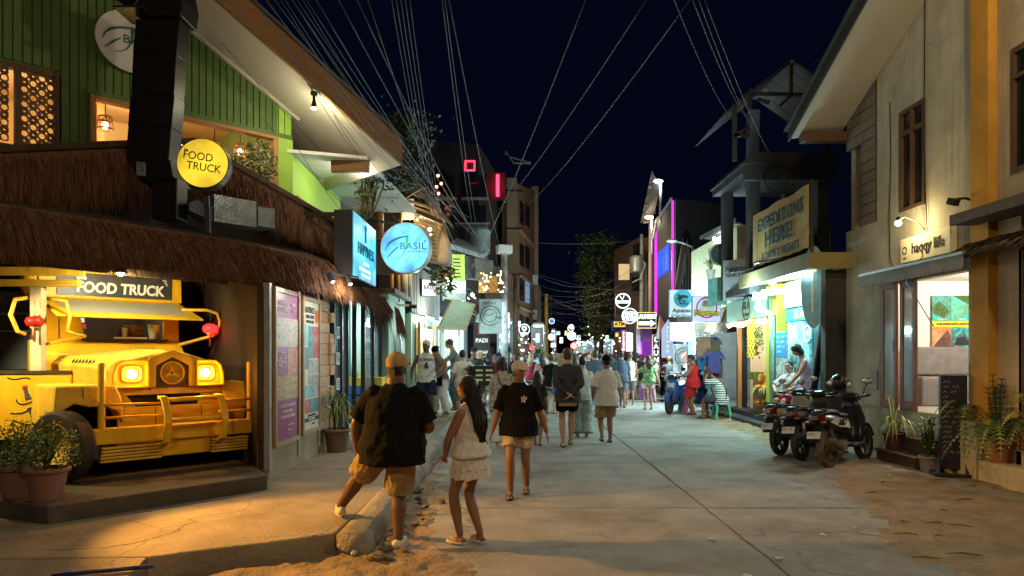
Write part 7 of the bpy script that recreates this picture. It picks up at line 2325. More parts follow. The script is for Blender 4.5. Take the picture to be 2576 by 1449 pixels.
lettering("HERE!",.46,m_tblue,BN,(0.05,-.03,-.10),bold=.022,fitw=1.45,space=1.08)
lettering("3 DAYS 2 NIGHTS",.24,m_tblue,BN,(0.10,-.03,-.45),bold=.012,fitw=1.95,space=1.08)
for x in (-1.52,1.52):
 mb=MB();mb.bar((x,.03,-.75),(x,.03,.68),.05);mb.build("post",m_black,BN)
for x in (-1.3,.3):
 mb=MB();mb.bar((x,-.05,-.62),(x-.12,-.45,-.68),.03);mb.box((x-.14,-.5,-.69),(.2,.06,.04));mb.build("lamp_arm",m_black,BN)
EX=thing("expedition_shop","brightly lit tour shop with a yellow green pillar and picture covered front","shop")
def ep(mb,nm,mt,**k):return mb.build(nm,mt,EX,**k)
m_yg=M("paint_yellow_green",(.50,.52,.04),rough=.6,var=.1,scale=3)
m_ochre=M("fascia_ochre",(.22,.175,.07),rough=.7,var=.15,scale=2,dirt=.2)
mb=MB();mb.bx(5.50,5.62,12.65,16.6,3.28,3.58);mb.bx(5.62,6.5,12.65,12.77,3.28,3.58);ep(mb,"fascia",m_ochre)
mb=MB();mb.bx(5.62,6.5,12.77,16.6,3.36,3.50);ep(mb,"porch_ceiling",M("porch_yellow",(.55,.50,.20),rough=.7))
mb=MB();mb.bx(6.05,6.3,15.62,16.3,.22,3.3);ep(mb,"pillar",m_yg,bevel=.01)
mb=MB();mb.bx(6.3,6.42,13.2,16.3,.22,3.3);ep(mb,"front_wall",M("shop_dark_teal",(.02,.10,.12),rough=.4,bump=0))
mb=MB();mb.bx(6.22,6.30,13.75,15.6,2.74,3.30);ep(mb,"photo_panel",PRINT("print_waterfall",[(.02,.25,.35),(.15,.6,.7),(.7,.85,.9),(.1,.5,.6),(.6,.75,.5)],5,emit=.25))
mb=MB();mb.bx(6.24,6.3,13.75,15.55,2.42,2.70);o=ep(mb,"name_panel",M("panel_blue",(.03,.16,.42),rough=.4,bump=0))
lettering("EL NIDO 1",.24,M("letters_yellow",(.75,.65,.08),bump=0),EX,(6.232,14.55,2.56),rot=(0,0,math.radians(-90)),bold=.03)
mb=MB();mb.bx(6.24,6.3,14.35,15.5,.9,2.40);ep(mb,"picture_window",PRINT("print_lagoon_night",[(.01,.02,.03),(.02,.16,.18),(.25,.6,.6),(.01,.03,.04),(.02,.28,.30)],2.6,emit=.18,detail=6))
mb=MB();mb.prism([(6.232,15.45,2.35),(6.232,15.0,2.3),(6.232,14.9,2.05),(6.232,14.75,1.9),(6.232,14.95,1.75),(6.232,14.85,1.62),(6.232,15.45,1.7)],(.004,0,0));ep(mb,"sky_print",E("print_pale_sky",(.45,.8,.75),.35))
lettering("BIG",.17,m_white,EX,(6.235,15.28,1.36),rot=(0,0,math.radians(-90)),bold=.04)
lettering("LAGOON",.17,m_white,EX,(6.235,15.12,1.18),rot=(0,0,math.radians(-90)),bold=.04)
arc=arc_mb(0,0,.15,.18,0,2*PI,-.01,0,26).build("round_mark",m_white,EX);arc.location=(6.23,14.42,2.12);arc.rotation_euler=(0,0,math.radians(-90))
lettering("FA",.16,m_white,EX,(6.225,14.42,2.12),rot=(0,0,math.radians(-90)),bold=.02)
mb=MB();mb.bx(6.12,6.4,13.22,13.72,.2,3.3);ep(mb,"side_pier",M("pier_teal",(.16,.32,.36),rough=.6))
mb=MB();mb.bx(6.24,6.3,13.78,14.3,.25,1.25);ep(mb,"yellow_panel",M("panel_yellow",(.65,.52,.03),bump=0))
mb=MB();mb.bx(5.95,7.0,12.98,13.18,0,3.3);mb.bx(6.5,7.0,12.9,16.6,0,3.3);ep(mb,"side_wall",M("block_dark",(.05,.045,.045),rough=.9,bump=.3))
mb=MB();mb.bx(6.02,6.10,13.0,13.12,.1,3.4);ep(mb,"corner_post",m_wood)
mb=MB();mb.bx(5.85,6.5,13.2,16.6,0,.22);ep(mb,"floor",m_conc_t)
lamp("shop_tube_light",(5.75,14.0,3.12),110,(.58,.97,1.0),r=.12)
lamp("shop_bulb_light",(5.40,15.6,3.0),200,(.58,.97,1.0),r=.10)
t=thing("strip_lamp","bright cold strip lamp above the surfboard under the porch","lamp",(5.72,13.6,3.24))
mb=MB();mb.bx(-.03,.03,-.35,.35,0,.04);mb.build("tube",E("tube_cold",(.8,1.0,1.0),16),t)
c=at(1942,706,15.4)
t=thing("round_bulb","large bright round bulb under the shop porch above the CCTV bracket","lamp",tuple(c))
mb=MB();mb.ball((0,0,0),.095,14,10);mb.build("bulb",E("bulb_cold",(.85,1.0,1.0),14),t,smooth=True)
mb=MB();mb.lathe([(.03,.08),(.035,.2)],n=10);mb.build("socket",m_white,t)
t=thing("surfboard","pale blue surfboard hung upright under the porch","surfboard",tuple(at(2046,722,13.3)),math.radians(-50))
mb=MB();mb.ball((0,0,0),(.26,.035,.80),20,16);mb.build("board",M("surfboard_blue",(.25,.50,.62),rough=.35,bump=0),t,smooth=True)
mb=MB();mb.bx(-.02,.02,-.042,-.03,-.5,.35);mb.bx(-.09,.09,-.042,-.03,.28,.35);mb.build("stripe",m_white,t)
t=thing("price_poster","tall poster with a blue heading standing against the yellow green pillar","poster",(6.02,15.25,1.25),math.radians(-78))
mb=MB();mb.bx(-.20,.20,-.02,.02,-.95,.95);mb.build("sheet",PRINT("print_poster_mix",[(.25,.3,.3),(.5,.5,.42),(.12,.2,.2),(.45,.4,.3)],6),t)
mb=MB();mb.bx(-.19,.19,-.026,-.02,.38,.92);mb.build("heading_panel",M("panel_blue2",(.02,.22,.55),bump=0),t)
for k in range(4):scribble(t,M("letters_yellow",(.75,.65,.08),bump=0),-.16,.16,.82-.11*k,.07,-.028,90+k)
t=thing("leaning_board","dark framed board leaning beside the woman in lilac","board",tuple(at(2045,880,13.6)),math.radians(-60))
mb=MB();mb.bar((0,0,-.9),(.25,.1,.95),.16,.04);mb.build("board",m_black,t)
mb=MB();mb.bar((-.06,-.03,-.9),(.17,.06,.95),.02,.05);mb.build("edge",m_steel,t)
t=thing("floodlight_bracket","white double tube fitting on a bracket over the fruit shop pipe","lamp",tuple(at(1945,742,15.5)),math.radians(-65))
for z in (0,.09):
 mb=MB();mb.bx(-.33,.33,-.04,.04,z,z+.05);mb.build("fitting",m_white,t)
mb=MB();mb.bar((0,0,.1),(-.1,0,.6),.03);mb.build("stem",m_steel,t)
t=thing("drain_pipe","mint green rain pipe bending round the fascia and down the pillar","pipe")
mb=MB();mb.tube([pts(1912,748,15.8),pts(1905,775,15.8),pts(1912,783,15.8),pts(1936,788,15.7),pts(1942,800,15.7),pts(1942,1030,15.7)],.065,10);mb.build("pipe",M("pipe_mint",(.35,.62,.50),rough=.5),t,smooth=True)
mb=MB();c=at(1911,745,15.7);mb.box(c,(.26,.2,.16));mb.build("hopper",M("pipe_mint",(.35,.62,.50)),t)
FS=thing("fruit_shop","narrow mint fronted fruit shop with strings of round bulbs","shop")
def fp(mb,nm,mt,**k):return mb.build(nm,mt,FS,**k)
m_mintf=M("fascia_mint",(.30,.50,.38),rough=.6,var=.08)
mb=MB();mb.bx(6.0,6.12,15.95,19.1,2.58,3.10);fp(mb,"fascia",m_mintf)
lettering("ISLA",.26,M("sign_brown",(.10,.04,.02),bump=0),FS,(5.985,17.5,2.93),rot=(0,0,math.radians(-90)),bold=.03)
arc=arc_mb(0,0,.25,.28,0,2*PI,-.01,0,26).build("round_mark",M("sign_brown",(.10,.04,.02),bump=0),FS);arc.location=(5.99,17.5,2.86);arc.rotation_euler=(0,0,math.radians(-90));arc.scale=(1,1,1.1)
lettering("EL NIDO",.10,M("sign_brown",(.10,.04,.02),bump=0),FS,(5.985,17.5,2.70),rot=(0,0,math.radians(-90)),bold=.03)
mb=MB();mb.bx(6.0,8.0,15.9,19.2,2.50,2.56);fp(mb,"ceiling",M("ceiling_warm",(.6,.45,.3)))
mb=MB();mb.bx(6.4,8.0,18.35,18.42,.2,2.5);mb.bx(7.9,8.0,15.9,18.4,.2,2.5);fp(mb,"inner_wall",M("panel_cream",(.62,.60,.52),rough=.7,stretch=(6,6,.5),var=.1))
mb=MB();mb.bx(6.1,6.2,18.45,18.55,.2,2.5);fp(mb,"door_frame",m_wood)
mb=MB();mb.bx(6.3,6.4,18.6,19.2,.1,2.5);fp(mb,"dark_door",m_facade_d)
mb=MB();mb.bx(5.95,8,15.7,18.9,0,.24);mb.bx(5.60,5.95,15.4,19.0,0,.12);fp(mb,"steps",m_conc_t,bevel=.01)
for k in range(17):
 y=16.2+.165*k
 mb=MB();mb.ball((0,0,0),.055,10,8);o=mb.build("string_bulb",E("bulb_string",(1.0,.85,.65),7),None,smooth=True);o.location=(5.98,y,2.47-.03*math.sin(k*.8));tag(o,"round warm bulb in the string along the fruit shop front","bulb","string of round bulbs on the fruit shop")
lamp("fruit_light",(6.5,17.2,2.35),52,(1.0,.82,.55),r=.25)
t=thing("banana_bunch","long bunch of yellow bananas hanging in the fruit shop","fruit",tuple(at(1892,845,16.6)))
m_ban_y=M("banana_yellow",(.62,.40,.04),rough=.5,var=.2,scale=12,bump=0)
bm_mesh=MB();bm_mesh.tube([(0,0,0),(.05,0,-.05),(.085,0,-.11),(.08,0,-.17)],[.012,.024,.024,.009],7);bme=bm_mesh.mesh("banana");bme.materials.append(m_ban_y)
for p in bme.polygons:p.use_smooth=True
for k in range(84):
 lvl=k//9;a=(k%9)*.7+lvl*.35
 o=bpy.data.objects.new("banana",bme);COL.objects.link(o);o.parent=t;o.location=(.05*math.cos(a),.05*math.sin(a),.38-.085*lvl);o.rotation_euler=(0,0.25,a)
mb=MB();mb.tube([(0,0,.55),(0,0,-.4)],.02,6);mb.build("stalk",m_wood,t)
leaf_cluster("trailing_plant","trailing green plant hanging beside the bananas","plant",at(1909,850,16.3),(.10,.1,.52),190,[(m_leaf,.6,"leaves"),(m_leaf_l,.4,"light_leaves")],.045,81)
t=thing("fruit_stand","stand of woven baskets piled with oranges at the fruit shop door","fruit stand",(6.22,16.65,.24))
m_bask=M("basket_weave",(.22,.15,.05),rough=.8,var=.4,scale=22,bump=.5)
for z,r_b in ((0.0,.30),(.36,.34)):
 mb=MB();mb.lathe([(r_b*.7,z),(r_b,z+.2),(r_b*1.02,z+.24),(r_b*.9,z+.24),(r_b*.6,z+.1)],n=22);mb.build("basket",m_bask,t)
m_or=M("fruit_orange",(.75,.27,.02),rough=.45,var=.15,bump=.05)
om=MB();om.ball((0,0,0),.052,10,7);ome=om.mesh("orange");ome.materials.append(m_or)
for p in ome.polygons:p.use_smooth=True
r_=random.Random(6)
for z in (.24,.60):
 for k in range(34):
  a=r_.uniform(0,6.28);rr_=.29*math.sqrt(r_.random());o=bpy.data.objects.new("orange",ome);COL.objects.link(o);o.parent=t;o.location=(rr_*math.cos(a),rr_*math.sin(a),z+.03+.10*(1-rr_/.3)*r_.random())
m_lf=MB()
for k in range(40):
 a=r_.uniform(0,6.28);arch_leaf(m_lf,Vector((.3*math.cos(a),.3*math.sin(a),.62)),a,.18,.06,.03,.2,r_,4)
m_lf.build("palm_fringe",m_leaf_l,t,kind="stuff")
for k in range(3):
 mb=MB();mb.lathe([(.09,0),(.09,.10)],n=16);o=mb.build("jar",M("jar_red",(.28,.08,.06),rough=.4));o.location=(6.28,16.55,1.12+.115*k);tag(o,["lowest dark red jar in the stack above the fruit stand","middle dark red jar in the stack above the fruit stand","top dark red jar in the stack above the fruit stand"][k],"jar")
mb=MB();mb.bx(-.2,.2,-.15,.15,0,.02);mb.bx(-.2,-.18,-.15,.15,.02,.18);mb.bx(.18,.2,-.15,.15,.02,.18);mb.bx(-.2,.2,-.15,-.13,.02,.18);mb.bx(-.2,.2,.13,.15,.02,.18);o=mb.build("crate",M("crate_green",(.20,.36,.10),rough=.5));o.location=(6.15,17.1,1.06);tag(o,"small green plastic crate behind the stacked jars","crate")
mb=MB();mb.bx(-.55,.4,-.5,.6,0,.82);o=mb.build("display_table",m_wood);o.location=(6.75,17.0,.24);tag(o,"wooden display table inside the fruit shop","table")
t=thing("pineapple_pile","pile of bright mangoes and papayas on the upper fruit basket","fruit",(6.2,16.68,1.0))
for k in range(14):
 mb=MB();a=r_.uniform(0,6.28);rr_=r_.uniform(0,.2);mb.ball((0,0,0),(.05,.05,.1),10,7);o=mb.build("papaya",M("papaya_orange",(.8,.33,.04),rough=.4,bump=0),t,smooth=True);o.location=(rr_*math.cos(a),rr_*math.sin(a),r_.uniform(-.08,.14));o.rotation_euler=(r_.uniform(-.5,.5),r_.uniform(-.5,.5),0)
t=thing("white_eave_house","pale yellow upper storey with a lit white eave behind the round dark sign","building")
mb=MB();mb.prism([(6.35,19.3,3.1),(6.35,24.2,3.1),(9,24.2,3.1),(9,19.3,3.1)],(0,0,2.2));mb.build("wall",M("wall_pale_yellow",(.55,.52,.32),rough=.8),t)
mb=MB();mb.prism([pts(1762,600,23.5),pts(1850,560,19.5),pts(1900,585,19.5),pts(1850,615,23.5)],(0,0,.06));mb.build("eave",m_white,t)
mb=MB();mb.prism([pts(1760,604,23.5),pts(1850,562,19.4),pts(1850,548,19.4),pts(1760,594,23.5)],(.05,0,0));mb.build("eave_edge",m_conc_t,t)
lamp("eave_light",pts(1800,615,21),30,(.85,1.0,.95),r=.15)
mb=MB();mb.ball((0,0,0),.06,8,6);o=mb.build("eave_bulb",E("bulb_cold",(.85,1,1),14),None,smooth=True);o.location=pts(1797,601,21.5);tag(o,"cold bulb under the lit white eave","bulb")
t,R_=ring_sign("round dark unlit sign in front of the pale yellow upper storey",1812,640,28,19.0,M("rim_green_grey",(.25,.32,.30),bump=0),0,M("disc_dark",(.05,.06,.065),bump=0))
for k in range(4):scribble(t,M("faded_print",(.25,.28,.28),bump=0),-.16,.16,.12-.08*k,.06,-.03,120+k)
t=thing("painted_sign","weathered grey sign with hand painted black lettering beside the tan banner","sign",tuple(at(1858,702,18.2)),math.radians(-40))
mb=MB();mb.bx(-.42,.42,-.03,.03,-.55,.52);mb.build("board",M("board_grey_paint",(.38,.40,.44),rough=.7,dirt=.3),t)
lettering("Tropical Paradise",.15,m_ink,t,(0,-.035,.28),sx=.72,shear=.25)
lettering("TRAVEL & TOURS",.13,m_ink,t,(.02,-.035,.10),sx=.72)
for k in range(3):scribble(t,m_ink,-.2,.25,-.02-.07*k,.04,-.034,140+k)
t=thing("teal_banner","faded teal banner on a balcony below the potted plant","banner",tuple(at(1805,732,19.2)),math.radians(-30))
mb=MB();mb.bx(-.27,.27,-.01,.01,-.40,.38);mb.build("cloth",PRINT("print_teal",[(.02,.14,.12),(.2,.45,.4),(.06,.28,.25),(.4,.55,.5)],4),t)
t=pot("small white pot with a spiky plant on the balcony edge",tuple(at(1788,702,19.2)),.13,.26,m_white)
spider_plant(t,.25,23,26,.34,m_leaf_l,m_leaf,.03,.45,.3)
t=thing("a_frame_house","steep triangular house front dim behind the street lamp pole","building")
for a,b in (((1722,600),(1695,770)),((1722,600),(1762,770))):
 mb=MB();mb.bar(pts(*a,30),pts(*b,30),.16);mb.build("barge_board",m_woodd,t)
mb=MB();mb.prism([pts(1722,606,30.2),pts(1762,770,30.2),pts(1695,770,30.2)],(0,.2,0));mb.build("front",m_concrete,t)
for k in range(9):
 a=at(1702+6.5*k,770,30.1);b=at(1702+6.5*k,770-max(10,min(150,(6+k*24 if k<4 else 165-(k-3)*26))),30.1);mb=MB();mb.bar(tuple(a),tuple(b),.05);mb.build("rib",m_facade_d,t)
NB=thing("neon_building","dark tall building with two magenta neon lines and a blue lit panel","building")
xA,yA=at(1650,0,34).x,34.0
mb=MB();mb.prism([(at(1640,0,36).x,36,0),(at(1700,0,30.5).x,30.5,0),(at(1700,0,30.5).x,30.5,at(0,500,30.5).z),(at(1640,0,36).x,36,at(0,560,36).z)],(2.5,1.0,0));mb.build("wall",M("wall_purple_grey",(.028,.022,.026),rough=.8,var=.2),NB)
m_mag=E("neon_magenta",(.55,.02,.65),1.6)
def nline(px_,y0_,y1_,Y,w,mt,nm="neon_line"):
 a,b=at(px_,y0_,Y),at(px_,y1_,Y);mb=MB();mb.bar(tuple(a),tuple(b),w);return mb.build(nm,mt,NB)
nline(1650,582,790,34.6,.10,m_mag);nline(1692,505,730,30.6,.07,m_mag)
for k in range(7):
 x=1654+4.2*k;nline(x,640-k*4,700-k*3.2,33.6-.4*k,.045,E("neon_deep_blue",(.0,.02,1.0),5),"blue_tube")
lamp("neon_light",pts(1668,700,31.5),5,(.5,.1,1.0),r=.3)
mb=MB();mb.prism([pts(1640,430,33),pts(1612,560,36),pts(1640,560,36),pts(1662,470,33)],(0,.15,0));mb.build("slanted_roof",m_conc_t,NB)
for k in range(5):
 mb=MB();mb.bar(pts(1618+3*k,560-22*k,35.8-.5*k),pts(1646+3*k,556-22*k,35.8-.5*k),.12);mb.build("roof_beam",m_woodd,NB)
mb=MB();mb.tube([pts(1644,600,33.8),pts(1650,560,33.6),pts(1690,498,30.4)],.07,8);mb.build("curved_pipe",m_steel,NB,smooth=True)
def street_lamp(label,pole,head,Y,w,col,arm=None):
 t=thing("street_lamp",label,"street lamp")
 pa,pb=at(*pole[0],Y),at(*pole[1],Y);mb=MB();mb.tube([tuple(pa),tuple(pb)],.07,8);mb.build("pole",m_steel,t,smooth=True)
 hd=at(*head,Y);mb=MB();mb.tube([tuple(pb),tuple(pb.lerp(hd,.5)+Vector((0,0,.05))),tuple(hd)],.045,8);mb.build("arm",m_steel,t,smooth=True)
 mb=MB();mb.ball(tuple(hd),(.22,.14,.08),12,8);mb.build("lamp_head",m_white if w==0 else E("lamp_head_%d"%int(100*col[2]),col,14),t,smooth=True)
 if w:lamp("street_light",tuple(hd+Vector((0,-.1,-.2))),w,col,r=.15)
street_lamp("upper white street lamp on a thin pole by the neon building",((1662,560),(1662,462)),(1656,456),33,40,(.85,.9,1.0))
street_lamp("lower warm white street lamp on the dark building's side",((1640,640),(1640,552)),(1633,547),35,40,(1.0,.85,.6))
street_lamp("unlit street lamp on a pale pole by the blue shark sign",((1744,820),(1744,622)),(1690,606),26,0,(1,1,1))
def upole(label,px_,y0_,y1_,Y,r0,mt):
 a,b=at(px_,y0_,Y),at(px_,y1_,Y);mb=MB();mb.tube([tuple(a),tuple(b)],[r0,r0*.75],10);return tag(mb.build("utility_pole",mt,smooth=True),label,"utility pole")
m_polec=M("pole_concrete",(.42,.42,.42),rough=.8,var=.15)
upole("pale utility pole carrying the transformer right of the big tree",1614,960,590,38,.13,m_polec)
upole("thin second pole beside the transformer pole",1625,960,660,38.5,.10,m_polec)
upole("pinkish pole at the edge of the neon building",1636,900,555,36.2,.12,M("pole_pink",(.40,.26,.28),rough=.7))
upole("yellow painted pole standing on the left of the far street",1374,900,740,41,.14,M("pole_yellow",(.45,.32,.05),rough=.7))
upole("dark pole right of the yellow pole at the far end",1384,900,745,43,.12,m_facade_d)
upole("pale graffiti covered pole with a white box among the wires on the left",1268,910,615,25.5,.16,M("pole_patched",(.42,.38,.38),rough=.8,var=.5,scale=7,dirt=.8))
upole("dark wire wrapped pole below the apartment block",1297,910,690,27,.12,m_woodd)
t=thing("transformer","grey round transformer hanging on the pale utility pole","transformer",tuple(at(1600,665,37.6)))
mb=MB();mb.lathe([(.3,-.45),(.36,-.4),(.36,.35),(.3,.45),(.1,.5)],n=18);mb.build("tank",m_steel,t)
mb=MB();mb.tube([(.3,0,.3),(.5,0,0),(.2,-.2,-.8),(-.2,0,-1.0)],.04,6);mb.build("lead",m_polec,t,smooth=True)
c=at(1268,628,25.3);mb=MB();mb.box(c,(.55,.4,.32),rot=.3);tag(mb.build("white_box",m_white,bevel=.03),"white plastic box fixed at the top of the graffiti pole","box")
m_signw=M("sign_white",(.62,.70,.74),rough=.5,bump=0,var=.05)
t,w,h,fy=signboard("white square dive sign with a blue shark disc",1682,729,1747,797,22.0,E("sign_white_soft",(.50,.64,.72),.36),rim=m_steel)
mb=MB();mb.lathe([(.29,0),(0,.004)],n=32,R=Matrix.Rotation(PI/2,3,'X'));o=mb.build("blue_disc",M("disc_blue",(.05,.30,.45),bump=0),t);o.location=(.02,fy,.15)
m_shark=M("shark_navy",(.01,.04,.06),bump=0)
mb=MB();mb.prism([(-.20,fy-.006,.10),(-.13,fy-.006,.17),(-.15,fy-.006,.30),(-.06,fy-.006,.25),(.10,fy-.006,.26),(.22,fy-.006,.20),(.16,fy-.006,.16),(.04,fy-.006,.17),(-.08,fy-.006,.12)],(0,-.004,0));mb.build("shark_body",m_shark,t)
sp_=[(.02+.12*math.cos(a)*(1-i/26),.05+.12*math.sin(a)*(1-i/26)) for i,a in enumerate([1.9+.33*k for k in range(20)])]
stroke_mb(sp_,[.05-.0018*i for i in range(20)]).build("shark_spiral",m_shark,t).location=(0,fy-.004,0)
mb=MB();mb.prism([(.10,fy-.006,-.02),(.20,fy-.006,.03),(.16,fy-.006,-.04),(.18,fy-.006,-.10)],(0,-.004,0));mb.build("shark_tail",m_shark,t)
lettering("Aquanaut",.185,m_ink,t,(.02,fy,-.24),bold=.03,sx=.95,shear=.15)
lettering("Dive Center",.15,M("print_steelblue",(.05,.16,.25),bump=0),t,(.02,fy,-.41),bold=.02,shear=.15)
t,w,h,fy=signboard("square lit sign with yellow lettering across a red ring",1740,745,1812,811,20.0,E("sign_momos_white",(.50,.55,.92),.5),rim=m_steel)
arc_mb(.0,.04,.27,.31,0,2*PI,fy-.004,fy).build("red_ring",M("ring_red",(.6,.05,.06),bump=0),t)
mb=MB();mb.prism([(.24*math.cos(a),fy-.006,.04+.22*math.sin(a)) for a in [2*PI*k/20 for k in range(20)]],(0,-.003,0));mb.build("white_disc",m_white,t)
lettering("Momos",.24,M("momos_outline",(.10,.04,.01),bump=0),t,(0,fy-.006,-.12),bold=.07,ext=.003)
lettering("Momos",.24,M("momos_yellow",(.85,.62,.05),bump=0),t,(0,fy-.016,-.12),bold=.02,ext=.003)
t,w,h,fy=signboard("pale mint sign board with small lines of print below the shark sign",1683,811,1747,858,21.4,E("sign_mint_lit",(.42,.78,.78),.42),rim=m_steel)
for k in range(3):scribble(t,m_ink,-.3,.3,-.06-.07*k,.035,fy,160+k)
mb=MB();mb.ball((0,fy-.06,.16),(.11,.06,.11),12,8);mb.build("lamp_glow",E("bulb_cold",(.85,1,1),14),t,smooth=True)
lamp("sign_flood",tuple(at(1715,830,21.4)+Vector((0,-.5,.1))),14,(.8,1.0,1.0),r=.1)
t,w,h,fy=signboard("yellow edged dark sign reading LAUNDRY with a white arrow",1603,786,1650,826,29.0,m_black,rim=E("neon_yellow",(1.0,.75,.2),1.0))
lettering("LAUNDRY",.25,E("neon_cyan_white",(.75,1.0,1.0),2.2),t,(0,fy,.15),bold=.04,sx=.72)
mb=MB();mb.prism([(-.34,fy,-.20),(.16,fy,-.20),(.16,fy,-.27),(.36,fy,-.13),(.16,fy,.02),(.16,fy,-.06),(-.34,fy,-.06)],(0,-.01,0));mb.build("arrow",E("neon_white",(.85,.95,1.0),3.0),t)
t,w,h,fy=signboard("tall narrow upright sign spelling LAUNDRY letter by letter",1641,842,1658,968,29.5,m_black,rim=E("neon_warm_edge",(.8,.6,.4),.5))
for k,ch in enumerate("LAUNDRY"):
 lettering(ch,.30,E("letter_white_lit",(.9,.9,.95),1.3),t,(0,fy,.86-.29*k),bold=.03)
t,R_=ring_sign("round ringed neon sign overlapping the left of the LAUNDRY arrow sign",1584,795,20,31,E("neon_white_soft",(.7,.8,.95),1.2),1)
lettering("HIGH",.28,m_neon_w,t,(-.02,-.05,.10),bold=.03,sx=.85)
lettering("TIDES",.28,m_neon_w,t,(-.02,-.05,-.14),bold=.03,sx=.8)
stroke_mb([(-.1,.2),(-.1,.28),(-.06,.24),(-.02,.28),(-.02,.2)],.02).build("red_mark",E("neon_red_soft",(.9,.05,.08),1),t).location=(0,-.05,0)
t,R_=ring_sign("round white neon sign with two slanting strokes, highest of the right row's neon",1567,757,19,35,m_neon_w,1)
stroke_mb([(-.16,.26),(-.04,.04),(.06,.28)],.035).build("stroke",m_neon_w,t).location=(0,-.05,0)
mb=MB();mb.bx(-R_*.8,R_*.8,-.06,-.04,-.12,.0);mb.build("bar",m_neon_w,t)
t,w,h,fy=signboard("blue bank sign with an orange panel reading ATM",1538,807,1573,833,38.0,M("sign_blue_deep",(.02,.06,.35),bump=0),rim=M("sign_blue_deep",(.02,.06,.35),bump=0))
mb=MB();mb.bx(-.26,.38,fy-.006,fy,-.06,.24);mb.build("orange_panel",E("sign_orange",(1.0,.55,.08),.8),t)
lettering("ATM",.28,m_ink,t,(.06,fy-.008,.09),bold=.04)
t,w,h,fy=signboard("tall narrow pink sign with vertical letters under the ATM sign",1562,830,1573,885,33.0,E("sign_pinkish",(.45,.22,.25),.5),depth=.3,rim=m_woodd)
for k,ch in enumerate("ALTROVE"):lettering(ch,.14,E("letter_white_lit",(.9,.9,.95),1.3),t,(0,fy,.38-.13*k),bold=.02)
mb=MB();mb.prism([(.12,fy,-.5),(.5,.2,-.5),(.5,.2,.38),(.12,fy,.42)],(0,.02,0));mb.build("lit_side",E("sign_cream_lit",(1.0,.92,.7),1.6),t)
t,w,h,fy=signboard("wall box sign edged in dim orange behind the round neon sign",1547,740,1580,795,37.0,m_facade_d,rim=m_fr)
t=thing("violet_doorway","narrow doorway lit violet behind the LAUNDRY signs","doorway",tuple(at(1628,890,33)-Vector((0,0,1.7))))
mb=MB();mb.bx(-.35,.35,0,.1,0,2.3);mb.build("panel",E("panel_violet",(.32,.06,.55),.45),t)
mb=MB();mb.bx(-.5,-.35,-.1,.1,0,3.0);mb.build("jamb",M("jamb_mint",(.4,.6,.55)),t)
lamp("violet_light",(0,-.5,1.8),45,(.6,.25,1.0),r=.2,parent=t)
mb=MB();mb.ball((0,0,0),.18,10,8);o=mb.build("globe_lamp",E("globe_white",(.9,1,1),6),None,smooth=True);o.location=at(1664,865,34)+Vector((-.6,0,.3));tag(o,"white globe lamp near the violet doorway","lamp")
for (px_,py_,c_,lab) in ((1665,820,(.30,.05,.05),"red and pale pointed flag on a leaning pole"),(1678,850,(.35,.36,.5),"upright lavender feather flag printed with white letters")):
 t=thing("flag",lab,"flag",tuple(at(px_,py_,27.5)))
 if c_[0]<.32:
  mb=MB();mb.prism([(-.08,0,.45),(.28,.02,-.25),(-.10,0,-.55)],(0,.015,0));mb.build("cloth",M("flag_red",c_),t);mb=MB();mb.prism([(-.24,0.0,-.5),(-.09,0,.45),(-.11,0,-.55)],(0,.015,0));mb.build("pale_cloth",M("flag_pale",(.4,.4,.4)),t)
 else :
  mb=MB();mb.prism([(-.22,0,-.8),(.24,0,-.8),(.24,0,.4),(.05,0,.75),(-.22,0,.35)],(0,.015,0));mb.build("cloth",E("flag_lavender",(.35,.37,.55),.35),t)
  for k,ch in enumerate("ATTABO"):lettering(ch,.17,m_white,t,(0.02,-.01,.42-.19*k),bold=.03)
t=block("right_house","dim tan house behind the big tree on the right","building",[(at(1545,0,45).x,45,0)[:2],(at(1608,0,40).x,40),(at(1640,0,40).x,40),(11,46)],0,at(0,612,42).z,M("wall_tan_dim",(.18,.12,.075),rough=.85))
for (px_,py_,w_,h_) in ((1562,690,.6,.9),(1595,640,.5,.8),(1592,720,.5,.8)):
 c=at(px_,py_,40.5);mb=MB();mb.bx(c.x-w_/2,c.x+w_/2,c.y-1.2,c.y-1.0,c.z-h_/2,c.z+h_/2);mb.build("window",E("window_tan_lit",(.8,.6,.3),.35) if px_==1562 else m_win_d,t)
t=block("plain_house","plain dark house wall between the ATM sign and LAUNDRY","building",[(at(1578,0,38).x,38),(at(1615,0,33).x,33),(at(1640,0,33).x,33),(9.5,38)],0,3.4,M("wall_dark_violet",(.10,.08,.10),rough=.85))
t=block("stall_house","low shop building behind the shark sign and the red ring sign","building",[(6.7,24.8),(7.6,33.0),(11,33),(10,24.8)],0,3.4,m_concrete)
TR=thing("tree","tall dark leafy tree on the right side of the far street","tree",tuple(gnd(1515,948)))
Yt=gnd(1515,948).y
mb=MB();mb.tube([(0,0,0),(-.1,0,2.0),(.1,0,4.5),(.0,0,7.5)],[.22,.18,.13,.06],8);mb.build("trunk",m_woodd,TR,smooth=True)
base_t=gnd(1515,948)
tr_=random.Random(17)
for k in range(9):
 mb=MB();z=2.5+.55*k;a=tr_.uniform(0,6.28);mb.tube([(0,0,z),(math.cos(a)*.7,math.sin(a)*.7,z+.5),(math.cos(a)*1.3,math.sin(a)*1.3,z+.8)],[.07,.05,.02],6);mb.build("branch",m_woodd,TR,smooth=True)
clumps=[(1490,605,30,22),(1530,620,28,26),(1475,650,24,30),(1520,670,36,30),(1548,655,20,24),(1500,720,26,34),(1530,750,30,34),(1490,790,28,34),(1520,810,30,30),(1495,840,30,24),(1470,690,20,22),(1480,745,22,24)]
